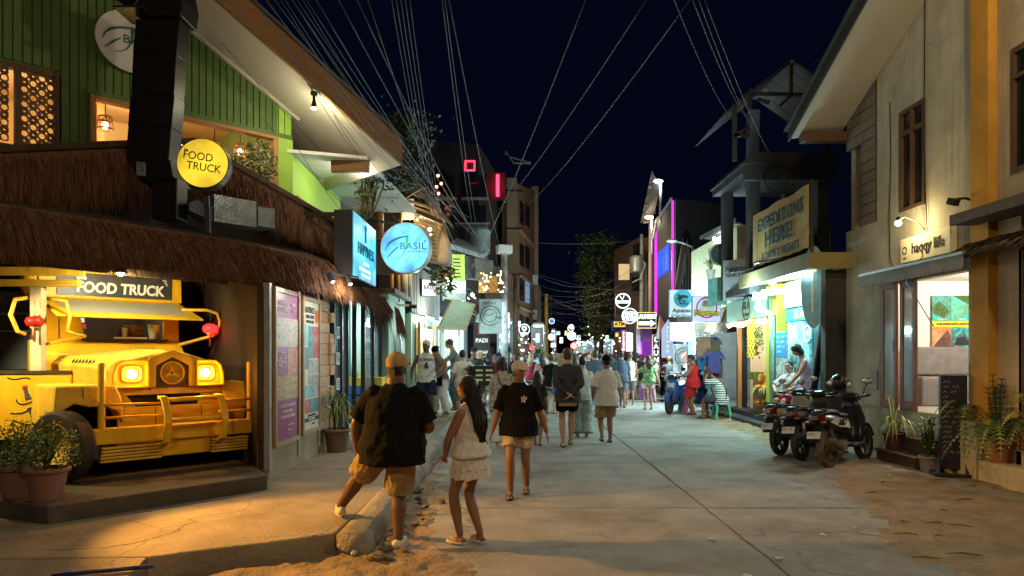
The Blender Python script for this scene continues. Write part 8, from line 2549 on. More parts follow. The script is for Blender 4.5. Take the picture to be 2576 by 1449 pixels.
for mt,nm,frac,sd in ((m_leaf,"crown",.62,1),(m_leaf_l,"crown_leaves",.38,2)):
 r_=random.Random(200+sd);mb=MB()
 for (px_,py_,rx,rz_) in clumps:
  c=at(px_,py_,Yt)-base_t
  for i in range(int(330*frac)):
   p=c+Vector((r_.gauss(0,rx*Yt/F_PX*.55),r_.gauss(0,.7),r_.gauss(0,rz_*Yt/F_PX*.5)))
   d=Vector((r_.gauss(0,1),r_.gauss(0,1),r_.gauss(-.3,.7))).normalized();e=d.orthogonal().normalized();e=Matrix.Rotation(r_.uniform(0,6.28),3,d)@e;s=r_.uniform(.08,.20)
   mb.add([p-d*s,p+e*s*.38,p+d*s,p-e*s*.38],[(0,1,2,3)])
 mb.build(nm,mt,TR,kind="stuff")
lamp("tree_fill_light",tuple(at(1555,660,34)),260,(1.0,.8,.35),r=.2)  # fill light added to brighten the dark tree crown
t=thing("fan_palm","low palm fronds catching light at the foot of the big tree","plant",tuple(at(1515,845,44)))
for k in range(4):fern(t,.3*k,40+k,10,1.4,(m_leaf_d,m_leaf),(0,6.28),.9,1.0)
t=thing("stall_roof","small pointed dark thatched roof over the souvenir stall","roof")
a,b,c_,d_=at(1830,838,19.2),at(1752,832,23),at(1833,770,19.8),at(1828,772,20.2)
thatch_face(t,a,b,c_,d_,900,91,rows=5,jit=.14,mat=m_thatch_p,wid=.035)
mb=MB();mb.prism([a,b,d_],(.35,.2,.05));mb.build("roof_layer",m_thatch_d,t)
r_=random.Random(77)
gcols=[(.05,.35,.38),(.08,.10,.35),(.45,.45,.48),(.35,.12,.35),(.55,.18,.15),(.25,.30,.12),(.02,.02,.03),(.30,.55,.55)]
for k in range(18):
 px_=r_.uniform(1733,1800);py_=r_.uniform(862,950);Y=22.5-(px_-1733)*.045
 c_=gcols[k%len(gcols)]
 tt=thing("hanging_shirt","%s shirt hanging in the crowded souvenir stall"%("teal","navy","pale grey","plum","coral","olive","black","pale turquoise")[k%8],"shirt",tuple(at(px_,py_,Y)),r_.uniform(-.4,.4),"shirts hanging in the souvenir stall")
 mb=MB();mb.loft([[Vector((-.20,-.03,.28)),Vector((.20,-.03,.28)),Vector((.20,.03,.28)),Vector((-.20,.03,.28))],[Vector((-.17,-.05,.1)),Vector((.17,-.05,.1)),Vector((.17,.05,.1)),Vector((-.17,.05,.1))],[Vector((-.18,-.04,-.35)),Vector((.18,-.04,-.35)),Vector((.18,.04,-.35)),Vector((-.18,.04,-.35))]]);mb.build("cloth",M("shirt_col_%d"%(k%len(gcols)),c_,rough=.85),tt)
 for q in (-1,1):
  mb=MB();mb.bar((q*.17,0,.25),(q*.30,0,.06),.14,.07);mb.build("sleeve",M("shirt_col_%d"%(k%len(gcols)),c_,rough=.85),tt)
for k,(px_,py_,c_,lab) in enumerate(((1792,880,(.12,.12,.06),"upper olive canvas bag hanging at the stall post"),(1798,925,(.12,.09,.08),"lower brown canvas bag hanging at the stall post"),(1772,905,(.02,.12,.28),"blue drawstring bag hanging in the stall"),(1787,925,(.62,.14,.09),"coral red towel hanging between the stall bags"),(1768,872,(.3,.22,.16),"small tan bag hanging high in the stall"))):
 tt=thing("hanging_bag",lab,"bag",tuple(at(px_,py_,19.9)))
 mb=MB();mb.loft([[Vector((-.19,-.08,.28)),Vector((.19,-.08,.28)),Vector((.19,.06,.28)),Vector((-.19,.06,.28))],[Vector((-.21,-.11,0)),Vector((.21,-.11,0)),Vector((.21,.06,0)),Vector((-.21,.06,0))],[Vector((-.20,-.10,-.30)),Vector((.20,-.10,-.30)),Vector((.20,.06,-.30)),Vector((-.20,.06,-.30))]]);mb.build("bag",M("bag_%d"%k,c_,rough=.85),tt,bevel=.02)
 mb=MB();mb.tube([(-.1,0,.28),(-.06,0,.42),(.06,0,.42),(.1,0,.28)],.012,6);mb.build("strap",m_black,tt,smooth=True)
for k,(px_,py_,c_,lab) in enumerate(((1716,1018,(.10,.30,.22),"green bodyboard leaning at the foot of the stall"),(1725,1022,(.45,.20,.55),"violet bodyboard leaning at the foot of the stall"),(1745,970,(.15,.35,.65),"light blue bodyboard leaning in the stall"),(1737,965,(.55,.2,.5),"pink bodyboard leaning in the stall"))):
 tt=thing("bodyboard",lab,"bodyboard",tuple(at(px_,py_,19.6)),.5);mb=MB();mb.ball((0,0,0),(.13,.025,.42),14,10,Matrix.Rotation(.35,3,'Y'));mb.build("board",M("board_c%d"%k,c_,rough=.5),tt,smooth=True)
t,w,h,fy=signboard("upright pale banner with a round printed emblem behind the souvenir stall",1692,866,1735,945,23.5,E("banner_mint_pale",(.45,.62,.62),.4),depth=.05,rim=m_steel)
arc_mb(0.1,.1,.30,.33,.6,5.2,fy-.004,fy).build("emblem_ring",m_ink,t);arc_mb(0.1,.1,.20,.22,.6,5.2,fy-.004,fy).build("emblem_ring",m_ink,t)
mb=MB();mb.bar(tuple(at(1697,866,23.4)),tuple(at(1728,985,22.8)),.05);tag(mb.build("pole",m_steel),"pale pole leaning across the round emblem banner","pole")
mb=MB();mb.ball((0,0,0),.16,12,8);o=mb.build("flood_bulb",E("bulb_blaze",(.85,.97,1.0),20),None,smooth=True);o.location=at(1753,872,21.6);tag(o,"blazing white bulb among the hanging shirts","bulb")
lamp("stall_light",tuple(at(1752,868,21.0)),300,(.66,.95,1.0),r=.2)
lamp("stall_street_light",tuple(at(1690,850,23.6)+Vector((0,0,.6))),380,(.66,.96,1.0),r=.3)
t=thing("green_stool","green plastic stool under the seated man in stripes","stool",(5.42,17.7,0.02))
m_gs=M("plastic_green",(.08,.40,.24),rough=.4,bump=0)
mb=MB();mb.bx(-.16,.16,-.16,.16,.40,.44);mb.build("seat",m_gs,t,bevel=.02)
for a in (-1,1):
 for b in (-1,1):
  mb=MB();mb.bar((a*.14,b*.14,.40),(a*.19,b*.19,0),.05);mb.build("leg",m_gs,t)
mb=MB();mb.prism([(5.9,19.2,-.05),(6.9,34,-.05),(12,34,-.05),(8,19.2,-.05)],(0,0,.17));struct(mb.build("kerb_strip",m_conc_t))
mb=MB();mb.prism([(7.2,34,-.05),(9.5,60,-.05),(14,60,-.05),(12,34,-.05)],(0,0,.20));struct(mb.build("side_pavement",M("paving_red",(.28,.14,.12),rough=.8)))
#  scooters
m_bk=M("plastic_black",(.014,.014,.016),rough=.28,var=.2,bump=.02)
m_bksat=M("plastic_satin",(.03,.03,.032),rough=.5,var=.2,bump=.05)
m_chrome=M("chrome_dull",(.45,.45,.45),rough=.3,metal=.9,bump=.03)
m_mud=M("muddy_metal",(.10,.075,.05),rough=.8,var=.5,scale=14,bump=.3)
def scooter(label,loc,rz,body,group="scooters parked on the right",dirty=False,helmet=False,letters=None):
 """local +y is forwards, origin on the ground under the rear wheel"""
 t=thing("scooter",label,"scooter",loc,rz,group)
 def pp(mb,nm,mt,par=None,**k):return mb.build(nm,mt,par or t,**k)
 RY=Matrix.Rotation(PI/2,3,'Y')
 for y,steer in ((0.0,0),(1.26,0)):
  w=thing("wheel","","");del w["label"];del w["category"];w.parent=t;w.location=(0,y,.29)
  mb=MB();n=28;prof=[(.215,-.045),(.27,-.052),(.288,-.03),(.292,0),(.288,.03),(.27,.052),(.215,.045)]
  mb.lathe(prof,n=n,R=RY,cap=False);pp(mb,"tyre",m_mud if dirty and y==0 else m_tyre,w,smooth=True)
  mb=MB();mb.lathe([(.217,-.03),(.20,-.035),(.19,0),(.20,.035),(.217,.03)],n=n,R=RY,cap=False)
  for k in range(5):
   a=2*PI*k/5;mb.bar((0,.03*math.cos(a),.03*math.sin(a)),(0,.2*math.cos(a),.2*math.sin(a)),.035,.03)
  mb.lathe([(.05,-.06),(.05,.06)],n=12,R=RY);pp(mb,"rim",m_bksat if not dirty else m_mud,w)
 R_=[]
 for y,w,zb,zt in ((-.36,.05,.74,.80),(-.22,.12,.66,.83),(.05,.155,.58,.82),(.35,.165,.50,.78),(.58,.13,.40,.72)):
  R_.append([Vector((-w,y,zb+.04)),Vector((-w*.55,y,zb)),Vector((w*.55,y,zb)),Vector((w,y,zb+.04)),Vector((w*1.02,y,(zb+zt)/2)),Vector((w*.75,y,zt)),Vector((-w*.75,y,zt)),Vector((-w*1.02,y,(zb+zt)/2))])
 mb=MB();mb.loft(R_);pp(mb,"body_panel",body,smooth=True)
 for s in (-1,1):
  mb=MB();mb.prism([(s*.158,-.18,.70),(s*.172,.05,.62),(s*.178,.42,.58),(s*.16,.40,.70),(s*.165,.0,.77)],(s*.012,0,0));pp(mb,"side_panel",body if not letters else M("panel_silver",(.36,.33,.29),rough=.4,bump=.03))
  if letters:lettering(letters,.13,m_bk,t,(s*.194,.16,.675),rot=(0,0,s*PI/2),bold=.03,shear=.4)
 R_=[]
 for y,w,z in ((-.28,.09,.835),(-.12,.13,.875),(.12,.15,.86),(.20,.15,.81),(.45,.14,.79),(.60,.09,.78)):
  R_.append([Vector((-w,y,z-.045)),Vector((w,y,z-.045)),Vector((w*.95,y,z)),Vector((w*.5,y,z+.018)),Vector((-w*.5,y,z+.018)),Vector((-w*.95,y,z))])
 mb=MB();mb.loft(R_);pp(mb,"seat",m_bksat,smooth=True)
 mb=MB();mb.tube([(-.10,-.05,.86),(-.11,-.30,.90),(0,-.40,.915),(.11,-.30,.90),(.10,-.05,.86)],.014,7);pp(mb,"grab_rail",m_bk,smooth=True)
 mb=MB();mb.loft([[Vector((-.07,-.40,.745)),Vector((.07,-.40,.745)),Vector((.07,-.39,.80)),Vector((-.07,-.39,.80))],[Vector((-.12,-.24,.72)),Vector((.12,-.24,.72)),Vector((.12,-.24,.81)),Vector((-.12,-.24,.81))]]);pp(mb,"tail_light",M("tail_light_red",(.09,.006,.006),rough=.2,bump=0))
 for s in (-1,1):
  mb=MB();mb.ball((s*.12,-.33,.70),(.05,.035,.025),10,7);pp(mb,"indicator",M("indicator_amber",(.2,.08,.02),rough=.3,bump=0),smooth=True)
 mb=MB();mb.prism([(-.07,-.22,.70),(.07,-.22,.70),(.085,-.44,.42),(-.085,-.44,.42)],(0,.015,.01));pp(mb,"mudguard",m_bk)
 pl=thing("number_plate","","");del pl["label"];del pl["category"];pl.parent=t;pl.location=(0,-.415,.52);pl.rotation_euler=(-.55,0,0)
 mb=MB();mb.bx(-.105,.105,-.008,.004,-.06,.06);pp(mb,"plate",M("plate_white",(.55,.55,.54),rough=.5),pl,bevel=.008)
 scribble(pl,m_ink,-.08,.085,.005,.05,-.010,int(loc[0]*10))
 mb=MB();mb.bx(-.10,.07,-.02,.55,.24,.40);mb.lathe([(.11,-.12),(.11,-.06)],(0,.0,.29),14,RY);mb.lathe([(.12,-.15),(.12,-.05)],(0,.42,.33),14,RY);pp(mb,"engine",m_mud if dirty else m_bksat,bevel=.02)
 mb=MB();mb.tube([(.09,.45,.22),(.13,.2,.25),(.155,.06,.30)],.022,8);mb.tube([(.16,.12,.29),(.165,-.10,.36),(.165,-.30,.43)],[.05,.062,.055],12);ex_=pp(mb,"exhaust",m_bksat if not dirty else m_mud,smooth=True)
 mb=MB();mb.prism([(.215,.06,.28),(.225,-.26,.40),(.225,-.24,.47),(.215,.06,.36)],(.012,0,0));pp(mb,"heat_shield",m_chrome,ex_)
 mb=MB();mb.tube([(-.13,.30,.22),(-.22,.20,.02)],.012,6);pp(mb,"side_stand",m_bksat)
 for s in (-1,1):
  mb=MB();mb.tube([(s*.095,-.05,.66),(s*.085,.0,.32)],.028,10);pp(mb,"shock_absorber",m_chrome if not dirty else m_mud,smooth=True)
 mb=MB();mb.bx(-.16,.16,.55,.95,.27,.33);pp(mb,"foot_board",m_bksat,bevel=.02)
 R_=[]
 for z,y,w in ((.28,.93,.13),(.45,1.02,.17),(.70,1.02,.20),(.88,.98,.17),(.98,.96,.11)):
  R_.append([Vector((-w,y-.06,z)),Vector((-w*.5,y-.09,z)),Vector((w*.5,y-.09,z)),Vector((w,y-.06,z)),Vector((w*.7,y+.06,z)),Vector((0,y+.14,z)),Vector((-w*.7,y+.06,z))])
 mb=MB();mb.loft(R_);pp(mb,"front_shield",body,smooth=True)
 mb=MB();mb.tube([(-.075,1.26,.29),(-.075,1.12,.66)],.022,8);mb.tube([(.075,1.26,.29),(.075,1.12,.66)],.022,8);pp(mb,"fork",m_bksat,smooth=True)
 mb=MB();rr=[]
 for k in range(8):
  a=math.radians(15+22*k);rr.append([Vector((-.065,1.26+.325*math.cos(a),.29+.325*math.sin(a))),Vector((.065,1.26+.325*math.cos(a),.29+.325*math.sin(a))),Vector((.055,1.26+.305*math.cos(a),.29+.305*math.sin(a))),Vector((-.055,1.26+.305*math.cos(a),.29+.305*math.sin(a)))])
 mb.loft(rr);pp(mb,"front_fender",body)
 mb=MB();mb.loft([[Vector((-.11,.90,.96)),Vector((.11,.90,.96)),Vector((.11,1.08,.98)),Vector((-.11,1.08,.98))],[Vector((-.13,.86,1.04)),Vector((.13,.86,1.04)),Vector((.10,1.06,1.08)),Vector((-.10,1.06,1.08))],[Vector((-.08,.90,1.09)),Vector((.08,.90,1.09)),Vector((.06,1.0,1.11)),Vector((-.06,1.0,1.11))]]);pp(mb,"instrument_head",m_bk,bevel=.01)
 hb_=MB();hb_.tube([(-.34,.84,1.06),(-.2,.90,1.04),(0,.94,1.02),(.2,.90,1.04),(.34,.84,1.06)],.014,8);hb_=pp(hb_,"handlebar",m_bksat,smooth=True)
 for s in (-1,1):
  mb=MB();mb.tube([(s*.22,.89,1.045),(s*.36,.83,1.06)],.02,8);pp(mb,"grip",m_bk,hb_,smooth=True)
  mb=MB();mb.tube([(s*.20,.92,1.05),(s*.24,.93,1.15),(s*.28,.92,1.22)],.008,6);mi=pp(mb,"mirror",m_bk,smooth=True)
  mb=MB();mb.ball((s*.30,.92,1.27),(.075,.018,.05),14,9);pp(mb,"mirror_head",m_bk,mi,smooth=True)
  mb=MB();mb.ball((s*.30,.908,1.27),(.066,.010,.043),12,8);pp(mb,"mirror_glass",m_chrome,mi,smooth=True)
  mb=MB();mb.tube([(s*.2,.98,1.05),(s*.32,.94,1.055)],.007,5);pp(mb,"lever",m_chrome,hb_)
 mb=MB();mb.loft([[Vector((-.08,1.11,.72)),Vector((.08,1.11,.72)),Vector((.10,1.08,.88)),Vector((-.10,1.08,.88))],[Vector((-.05,1.17,.76)),Vector((.05,1.17,.76)),Vector((.06,1.13,.86)),Vector((-.06,1.13,.86))]]);pp(mb,"headlight",M("headlight_glass",(.4,.4,.42),rough=.1,bump=0))
 return t
m_sil=M("paint_greige",(.30,.26,.22),rough=.35,var=.1,bump=.03)
s1=scooter("nearest of the three parked scooters, black and silver with muddy rear wheel",(4.70,10.12,.01),math.radians(-50),m_bk,dirty=True,letters="MIO i 125"[:3])
s2=scooter("middle black scooter between the muddy one and the farthest one on the right",(4.62,10.90,.0),math.radians(-46),m_bksat)
s3=scooter("farthest of the three parked scooters, dark with a pale seat stripe and tilted plate",(4.50,11.45,0.0),math.radians(-47),m_sil)
for s in (s1,s2,s3):s.rotation_euler.y=math.radians(-5);s.scale=(.95,.95,.98)
s4=scooter("blue front scooter parked beyond the souvenir stall",(5.05,20.3,0.0),math.radians(150),M("paint_blue",(.03,.08,.26),rough=.3,bump=.02),group="scooters further up the street")
s5=scooter("dark scooter carrying riders beside the emblem banner",(5.6,24.2,0.0),math.radians(170),m_bk,group="scooters further up the street")
s6=scooter("black scooter with a barred box at the left roadside",(-.95,17.6,0.0),math.radians(20),m_bk,group="scooters further up the street")
t=thing("helmet","black motorcycle helmet with a pale visor hung on the nearest scooter's mirror","helmet",tuple(at(2112,962,10.95)),math.radians(15))
mb=MB();mb.ball((0,0,0),(.125,.15,.135),22,16);mb.build("shell",m_bk,t,smooth=True)
mb=MB();mb.ball((.05,-.06,-.03),(.085,.10,.06),16,10);mb.build("visor",M("visor_pale",(.55,.55,.52),rough=.12,bump=0),t,smooth=True)
mb=MB();mb.tube([(-.1,.02,-.1),(-.04,.0,-.2),(.05,0,-.18),(.1,.02,-.1)],.008,6);mb.build("strap",m_black,t)
t=thing("delivery_box","black delivery box with rows of pale bars on the left roadside scooter","box",(-.78,17.35,.90),math.radians(20))
mb=MB();mb.bx(-.28,.28,-.28,.28,0,.50);mb.build("box",m_bk,t,bevel=.015)
for z in (.12,.24,.36):
 for x in (-.14,.12):
  mb=MB();mb.bx(x-.09,x+.09,-.288,-.28,z,z+.05);mb.build("pale_bar",M("bar_yellow_pale",(.6,.55,.25),bump=0),t)
t=thing("surf_plank","pale planks standing beside the blue scooter","plank")
mb=MB();mb.bar(tuple(at(1704,955,20.6)),tuple(at(1697,1015,20.2)),.22,.05);mb.build("plank",M("plank_pale",(.45,.5,.48)),t);mb=MB();mb.bar(tuple(at(1716,950,20.6)),tuple(at(1722,1000,20.2)),.14,.05);mb.build("plank",M("plank_tan",(.35,.28,.2)),t)
#  people, nearest first
c_black=cloth("black",(.005,.005,.006));c_navy=cloth("navy",(.015,.022,.05));c_khaki=cloth("khaki",(.30,.22,.11));c_beige=cloth("beige",(.42,.35,.22))
c_white=cloth("white",(.62,.62,.60));c_offw=cloth("offwhite",(.60,.57,.54));c_char=cloth("charcoal",(.045,.048,.05));c_slate=cloth("slate",(.08,.11,.16))
c_denim=cloth("denim",(.06,.09,.16));c_red=cloth("red",(.42,.02,.025));c_mint=cloth("mint",(.42,.50,.45));c_grey=cloth("grey",(.16,.17,.18));c_brown=cloth("brown",(.12,.08,.05));c_wine=cloth("wine",(.22,.02,.04))
c_lilac=cloth("lilac",(.48,.38,.58));c_cream=cloth("cream",(.58,.55,.46));c_blue=cloth("blue",(.04,.10,.34));c_yellow=cloth("yellow",(.5,.42,.12));c_pink=cloth("pink",(.5,.25,.28))
c_floral=PRINT("cloth_floral",[(.50,.55,.48),(.03,.14,.03),(.10,.30,.06),(.55,.58,.50),(.02,.10,.03)],13,rough=.9)
c_pattern=PRINT("cloth_pattern",[(.50,.46,.36),(.45,.40,.30),(.16,.14,.10),(.52,.48,.40),(.30,.25,.18)],17,rough=.9)
def stripes(name,a,b,freq):
 m,nt,bs=_mat(name);N,L=nt.nodes,nt.links
 tc=N.new("ShaderNodeTexCoord");wv=N.new("ShaderNodeTexWave");wv.bands_direction='Z';wv.inputs["Scale"].default_value=freq;wv.inputs["Distortion"].default_value=.6
 L.new(tc.outputs["Object"],wv.inputs["Vector"]);rp=N.new("ShaderNodeValToRGB");rp.color_ramp.interpolation='CONSTANT';rp.color_ramp.elements[0].color=(*a,1);rp.color_ramp.elements[1].position=.5;rp.color_ramp.elements[1].color=(*b,1)
 L.new(wv.outputs["Fac"],rp.inputs[0]);L.new(rp.outputs[0],bs.inputs["Base Color"]);bs.inputs["Roughness"].default_value=.9
 return m
c_stripe=stripes("cloth_stripes",(.55,.60,.58),(.04,.09,.10),5.5)
sh_white=M("sandal_white",(.60,.54,.46),rough=.7);sh_black=M("sandal_black",(.02,.02,.02),rough=.7)
c_cap=M("cap_beige",(.33,.24,.13),rough=.9,scale=20);c_capw=M("cap_pale",(.50,.47,.40),rough=.9,scale=20)
i1=person("broad man in black T-shirt, khaki shorts and beige cap, one foot raised",(-1.04,5.94,0.015),-6,h=1.70,g=1.40,voxel=.009,skin=SKIN_D,cap=c_cap,cap_back=False,top=c_black,top_hem=-.17,sleeve=.86,ease=.05,bottom=c_khaki,btype='shorts',blen=.98,bwide=.045,belly=.03,pz=.93,lf=(-.60,.34,.285),rf=(.06,-.02,.085),lt=28,rt=-10,knee=(-.35,1,.1),lh=(-.35,.10,.85),rh=(.24,.28,1.02),le=(-1,-.5,0),re_=(.7,-1,-.4),lean=.04,side=.02,shoe=sh_white,shoe_type='shoe',head=(-12,0))
i2=person("woman with waist long black hair in a white sleeveless top and ruffled white shorts",(-.37,6.08,.02),58,h=1.47,g=1.10,female=True,voxel=.008,skin=SKIN_T,hair_style='long',hair_len=.66,top=c_offw,top_hem=-.03,sleeve=0,ease=.035,flare=.22,bottom=c_offw,btype='shorts',blen=.40,bwide=.03,lf=(-.075,.08,.085),rf=(.085,-.07,.085),lt=4,rt=-14,lh=(-.12,.24,.92),rh=(.21,.12,.80),le=(-1,-.2,-.3),re_=(1,-.6,0),lean=.01,shoe=sh_white,head=(10,4),face=True)
cross_strap(i2,c_black,d=-1,w=.008)
ruffle(i2,c_offw,.93,.215,.165,.14,17,1)
ruffle(i2,c_offw,.81,.225,.175,.11,19,2)
mb=MB();S_=i2['S'];mb.bx(-.035,.035,-.006,.006,-.07,.07);o=mb.build("phone",M("phone_screen_edge",(.3,.3,.35),rough=.2),None);o.location=i2['root'].matrix_basis@i2['S'](i2['lh']+Vector((.02,.07,-.07))) if False else (Matrix.Translation(Vector((-.37,6.08,.02)))@Matrix.Rotation(math.radians(58),4,'Z'))@i2['S'](i2['lh']+Vector((.03,.08,-.05)));o.rotation_euler=(1.1,0,.9);tag(o,"phone held in front of her by the long haired woman","phone")
mb=MB();mb.lathe([(.028,0),(.032,.012),(.028,.024)],tuple(i2['S'](i2['lh']+Vector((0,-.01,.02)))),14);mb.build("bracelet",M("bracelet_steel",(.5,.5,.5),metal=.8,rough=.3),i2['root'])
i3=person("man in pale cap, black T-shirt with a small print and beige shorts walking this way",(.08,8.16,.0),172,h=1.60,g=1.16,voxel=.009,skin=SKIN_T,cap=c_capw,top=c_black,top_hem=-.15,sleeve=.90,ease=.045,bottom=c_beige,btype='shorts',blen=.66,bwide=.025,lf=(-.085,-.18,.10),rf=(.085,.16,.085),lh=(-.37,-.02,.82),rh=(.35,.10,.80),le=(-.6,-1,0),re_=(.6,-1,0),shoe=sh_black,head=(42,-4),face=True)
m_printw=M("print_chalk_white",(.55,.55,.52),bump=0)
for k in range(5):
 a=k*1.256;chest_p=i3['rings'](.045,.30,.31)[0]
 o=stroke_mb([(.035*math.cos(a),.045*math.sin(a)),(.01*math.cos(a+.9),.02*math.sin(a+.6)),(.035*math.cos(a+1.5),.04*math.sin(a+1.9))],.010).build("print_stroke",m_printw,i3['root']);o.location=i3['S']((-.09,chest_p[0].y+chest_p[2]+.012,1.28));o.rotation_euler=(0,0,PI)
i4=person("tall man in charcoal sweater and black shorts with hands clasped behind his back",(1.0,12.3,0),3,h=1.79,g=1.08,voxel=.010,skin=SKIN_L,hair=HAIR_B,top=c_char,top_hem=-.13,sleeve=1.8,ease=.035,bottom=c_black,btype='shorts',blen=.62,bwide=.035,lf=(-.06,.14,.085),rf=(.10,.30,.11),lh=(-.03,-.22,.98),rh=(.03,-.23,.96),le=(-1,-.5,0),re_=(1,-.5,0),shoe=sh_black)
i5=person("man in white T-shirt, khaki shorts and black cap walking away mid road",(1.80,13.0,0),4,h=1.66,g=1.10,voxel=.010,skin=SKIN_T,cap=c_black,top=c_white,top_hem=-.19,sleeve=.92,ease=.05,bottom=c_khaki,btype='shorts',blen=.92,bwide=.05,lf=(-.13,-.20,.15),rf=(.10,.12,.085),lh=(-.26,.10,.90),rh=(.30,.06,.80),shoe=sh_black)
i6=person("woman with black bob in cream patterned shirt and white trousers",(-.18,12.4,0),8,h=1.62,g=1.05,female=True,voxel=.011,skin=SKIN_L,hair_style='bob',top=c_pattern,top_hem=-.22,sleeve=.95,ease=.05,bottom=c_white,btype='trousers',bwide=.045,lf=(-.08,.05,.085),rf=(.09,-.1,.085),shoe=sh_white)
cross_strap(i6,c_brown,d=-1,w=.016)
i7=person("small girl with long dark hair and pale skirt behind the pale capped man",(.47,12.7,0),-6,h=1.38,g=.95,female=True,voxel=.011,skin=SKIN_T,hair_style='long',hair_len=.5,top=c_char,sleeve=.8,bottom=c_beige,btype='skirt',blen=.56,lf=(-.06,.10,.085),rf=(.07,-.12,.10),shoe=sh_black)
i8=person("woman in white top and wide mint trousers hidden behind the man in charcoal",(1.43,13.9,0),0,h=1.64,g=1.0,female=True,voxel=.011,skin=SKIN_L,hair_style='short',top=c_white,sleeve=1.9,ease=.04,bottom=c_mint,btype='trousers',bwide=.07,shoe=sh_white)
i9=person("woman in black top and denim shorts walking away on the left of the crowd",(1.10,19.4,0),0,h=1.68,g=1.12,female=True,voxel=.013,skin=SKIN_L,hair=HAIR_B,top=c_black,sleeve=.8,bottom=c_denim,btype='shorts',blen=.45,lf=(-.1,.15,.085),rf=(.1,-.1,.1),shoe=sh_black)
i10=person("woman with long blonde hair in a bright blue skirt beside the denim shorts",(1.33,18.6,0),0,h=1.70,female=True,voxel=.013,skin=SKIN_L,hair=HAIR_Y,hair_style='long',hair_len=.42,top=c_black,sleeve=.6,bottom=c_blue,btype='skirt',blen=.62,shoe=sh_white)
i11=person("large man in slate blue T-shirt and brown shorts walking away",(2.42,19.9,0),2,h=1.78,g=1.28,voxel=.013,skin=SKIN_L,hair=HAIR_B,top=c_slate,sleeve=.85,ease=.05,bottom=c_brown,btype='shorts',blen=.95,bwide=.05,lf=(-.12,.15,.085),rf=(.12,-.1,.1),shoe=sh_black)
i12=person("man with dark hair in navy T-shirt walking away right of the white T-shirt man",(3.45,21.6,0),-2,h=1.78,g=1.12,voxel=.014,skin=SKIN_T,top=c_slate,sleeve=.8,ease=.04,bottom=c_grey,btype='shorts',blen=.9,shoe=sh_black,rh=(.3,.08,.8))
i13=person("young man in white vest right of the navy T-shirt",(3.9,22.6,0),-4,h=1.74,voxel=.014,skin=SKIN_T,hair=HAIR_B,top=c_white,sleeve=0,bottom=c_grey,btype='shorts',blen=.9,shoe=sh_white,head=(-30,0))
i14=person("woman in green and white floral top and white shorts with long brown hair",(4.15,20.8,0),8,h=1.63,female=True,voxel=.012,skin=SKIN_L,hair=HAIR_B,hair_style='long',hair_len=.36,top=c_floral,top_hem=-.08,sleeve=.7,ease=.04,bottom=c_white,btype='shorts',blen=.5,bwide=.05,lh=(-.38,.2,1.05),rh=(.38,.0,.82),le=(-1,-.5,-.5))
i15=person("man in wine red jersey numbered 32 and black shorts with hands on his hips",(6.55,29.6,.1),12,h=1.66,g=1.12,voxel=.015,skin=SKIN_T,top=c_wine,sleeve=0,ease=.04,bottom=c_black,btype='shorts',blen=.9,bwide=.05,lh=(-.20,.10,1.02),rh=(.20,.1,1.02),le=(-1,-.3,0),re_=(1,-.3,0),lf=(-.18,0,.085),rf=(.2,.3,.085))
chest_text(i15,"32",.24,c_white,dz=.26,back=True,bold=.04)
i16=person("man in bright red basketball vest and shorts looking at his phone by the stall",(5.05,19.1,0),62,h=1.68,g=1.2,voxel=.012,skin=SKIN_T,top=c_red,top_hem=-.16,sleeve=0,ease=.045,bottom=c_red,btype='shorts',blen=.95,bwide=.06,lh=(-.12,.36,1.12),rh=(.08,.34,1.10),le=(-1,-.6,-1),re_=(1,-.6,-1),head=(0,-22),shoe=sh_black)
chest_text(i16,"25",.20,c_black,dz=.26,back=True,bold=.04)
mb=MB();mb.bx(-.035,.035,-.005,.005,-.07,.07);o=mb.build("phone",m_bk);o.location=(Matrix.Translation(Vector((5.05,19.1,0)))@Matrix.Rotation(math.radians(62),4,'Z'))@i16['S'](Vector((-.02,.46,1.16)));o.rotation_euler=(.6,0,1.08);tag(o,"phone in the hands of the man in the red vest","phone")
i17=person("seated man in teal and white striped T-shirt with both hands raised to his face",(5.42,17.7,.02),70,h=1.70,g=1.15,voxel=.011,skin=SKIN_D,top=c_stripe,top_hem=-.14,sleeve=.9,ease=.05,bottom=c_char,btype='shorts',blen=.95,bwide=.045,pz=.53,lean=.20,lf=(-.14,.46,.085),rf=(.16,.36,.085),lh=(-.05,.36,1.19),rh=(.06,.37,1.17),le=(-.7,.2,-1),re_=(.7,.2,-1),head=(0,-22),shoe=sh_black)
cross_strap(i17,c_black,d=1,w=.014)
i18=person("seated man in a white V neck T-shirt beside the woman in lilac",(6.0,14.62,.22),118,h=1.70,g=1.08,voxel=.011,skin=SKIN_L,top=c_white,top_hem=-.14,sleeve=.85,ease=.045,bottom=c_wine,btype='shorts',blen=.85,bwide=.045,pz=.56,lean=.06,lf=(-.16,.44,.085),rf=(.16,.42,.085),lh=(-.14,.38,.72),rh=(.12,.40,.72),le=(-1,-.3,0),re_=(1,-.3,0),head=(10,0),face=True,shoe=sh_black)
t=thing("yellow_stool","yellow stool hidden under the seated man in white","stool",(6.02,14.60,.22));mb=MB();mb.bx(-.16,.16,-.16,.16,.40,.45);mb.build("seat",m_yg,t,bevel=.02)
for a in (-1,1):
 for b in (-1,1):
  mb=MB();mb.bar((a*.13,b*.13,.4),(a*.17,b*.17,0),.045);mb.build("leg",m_yg,t)
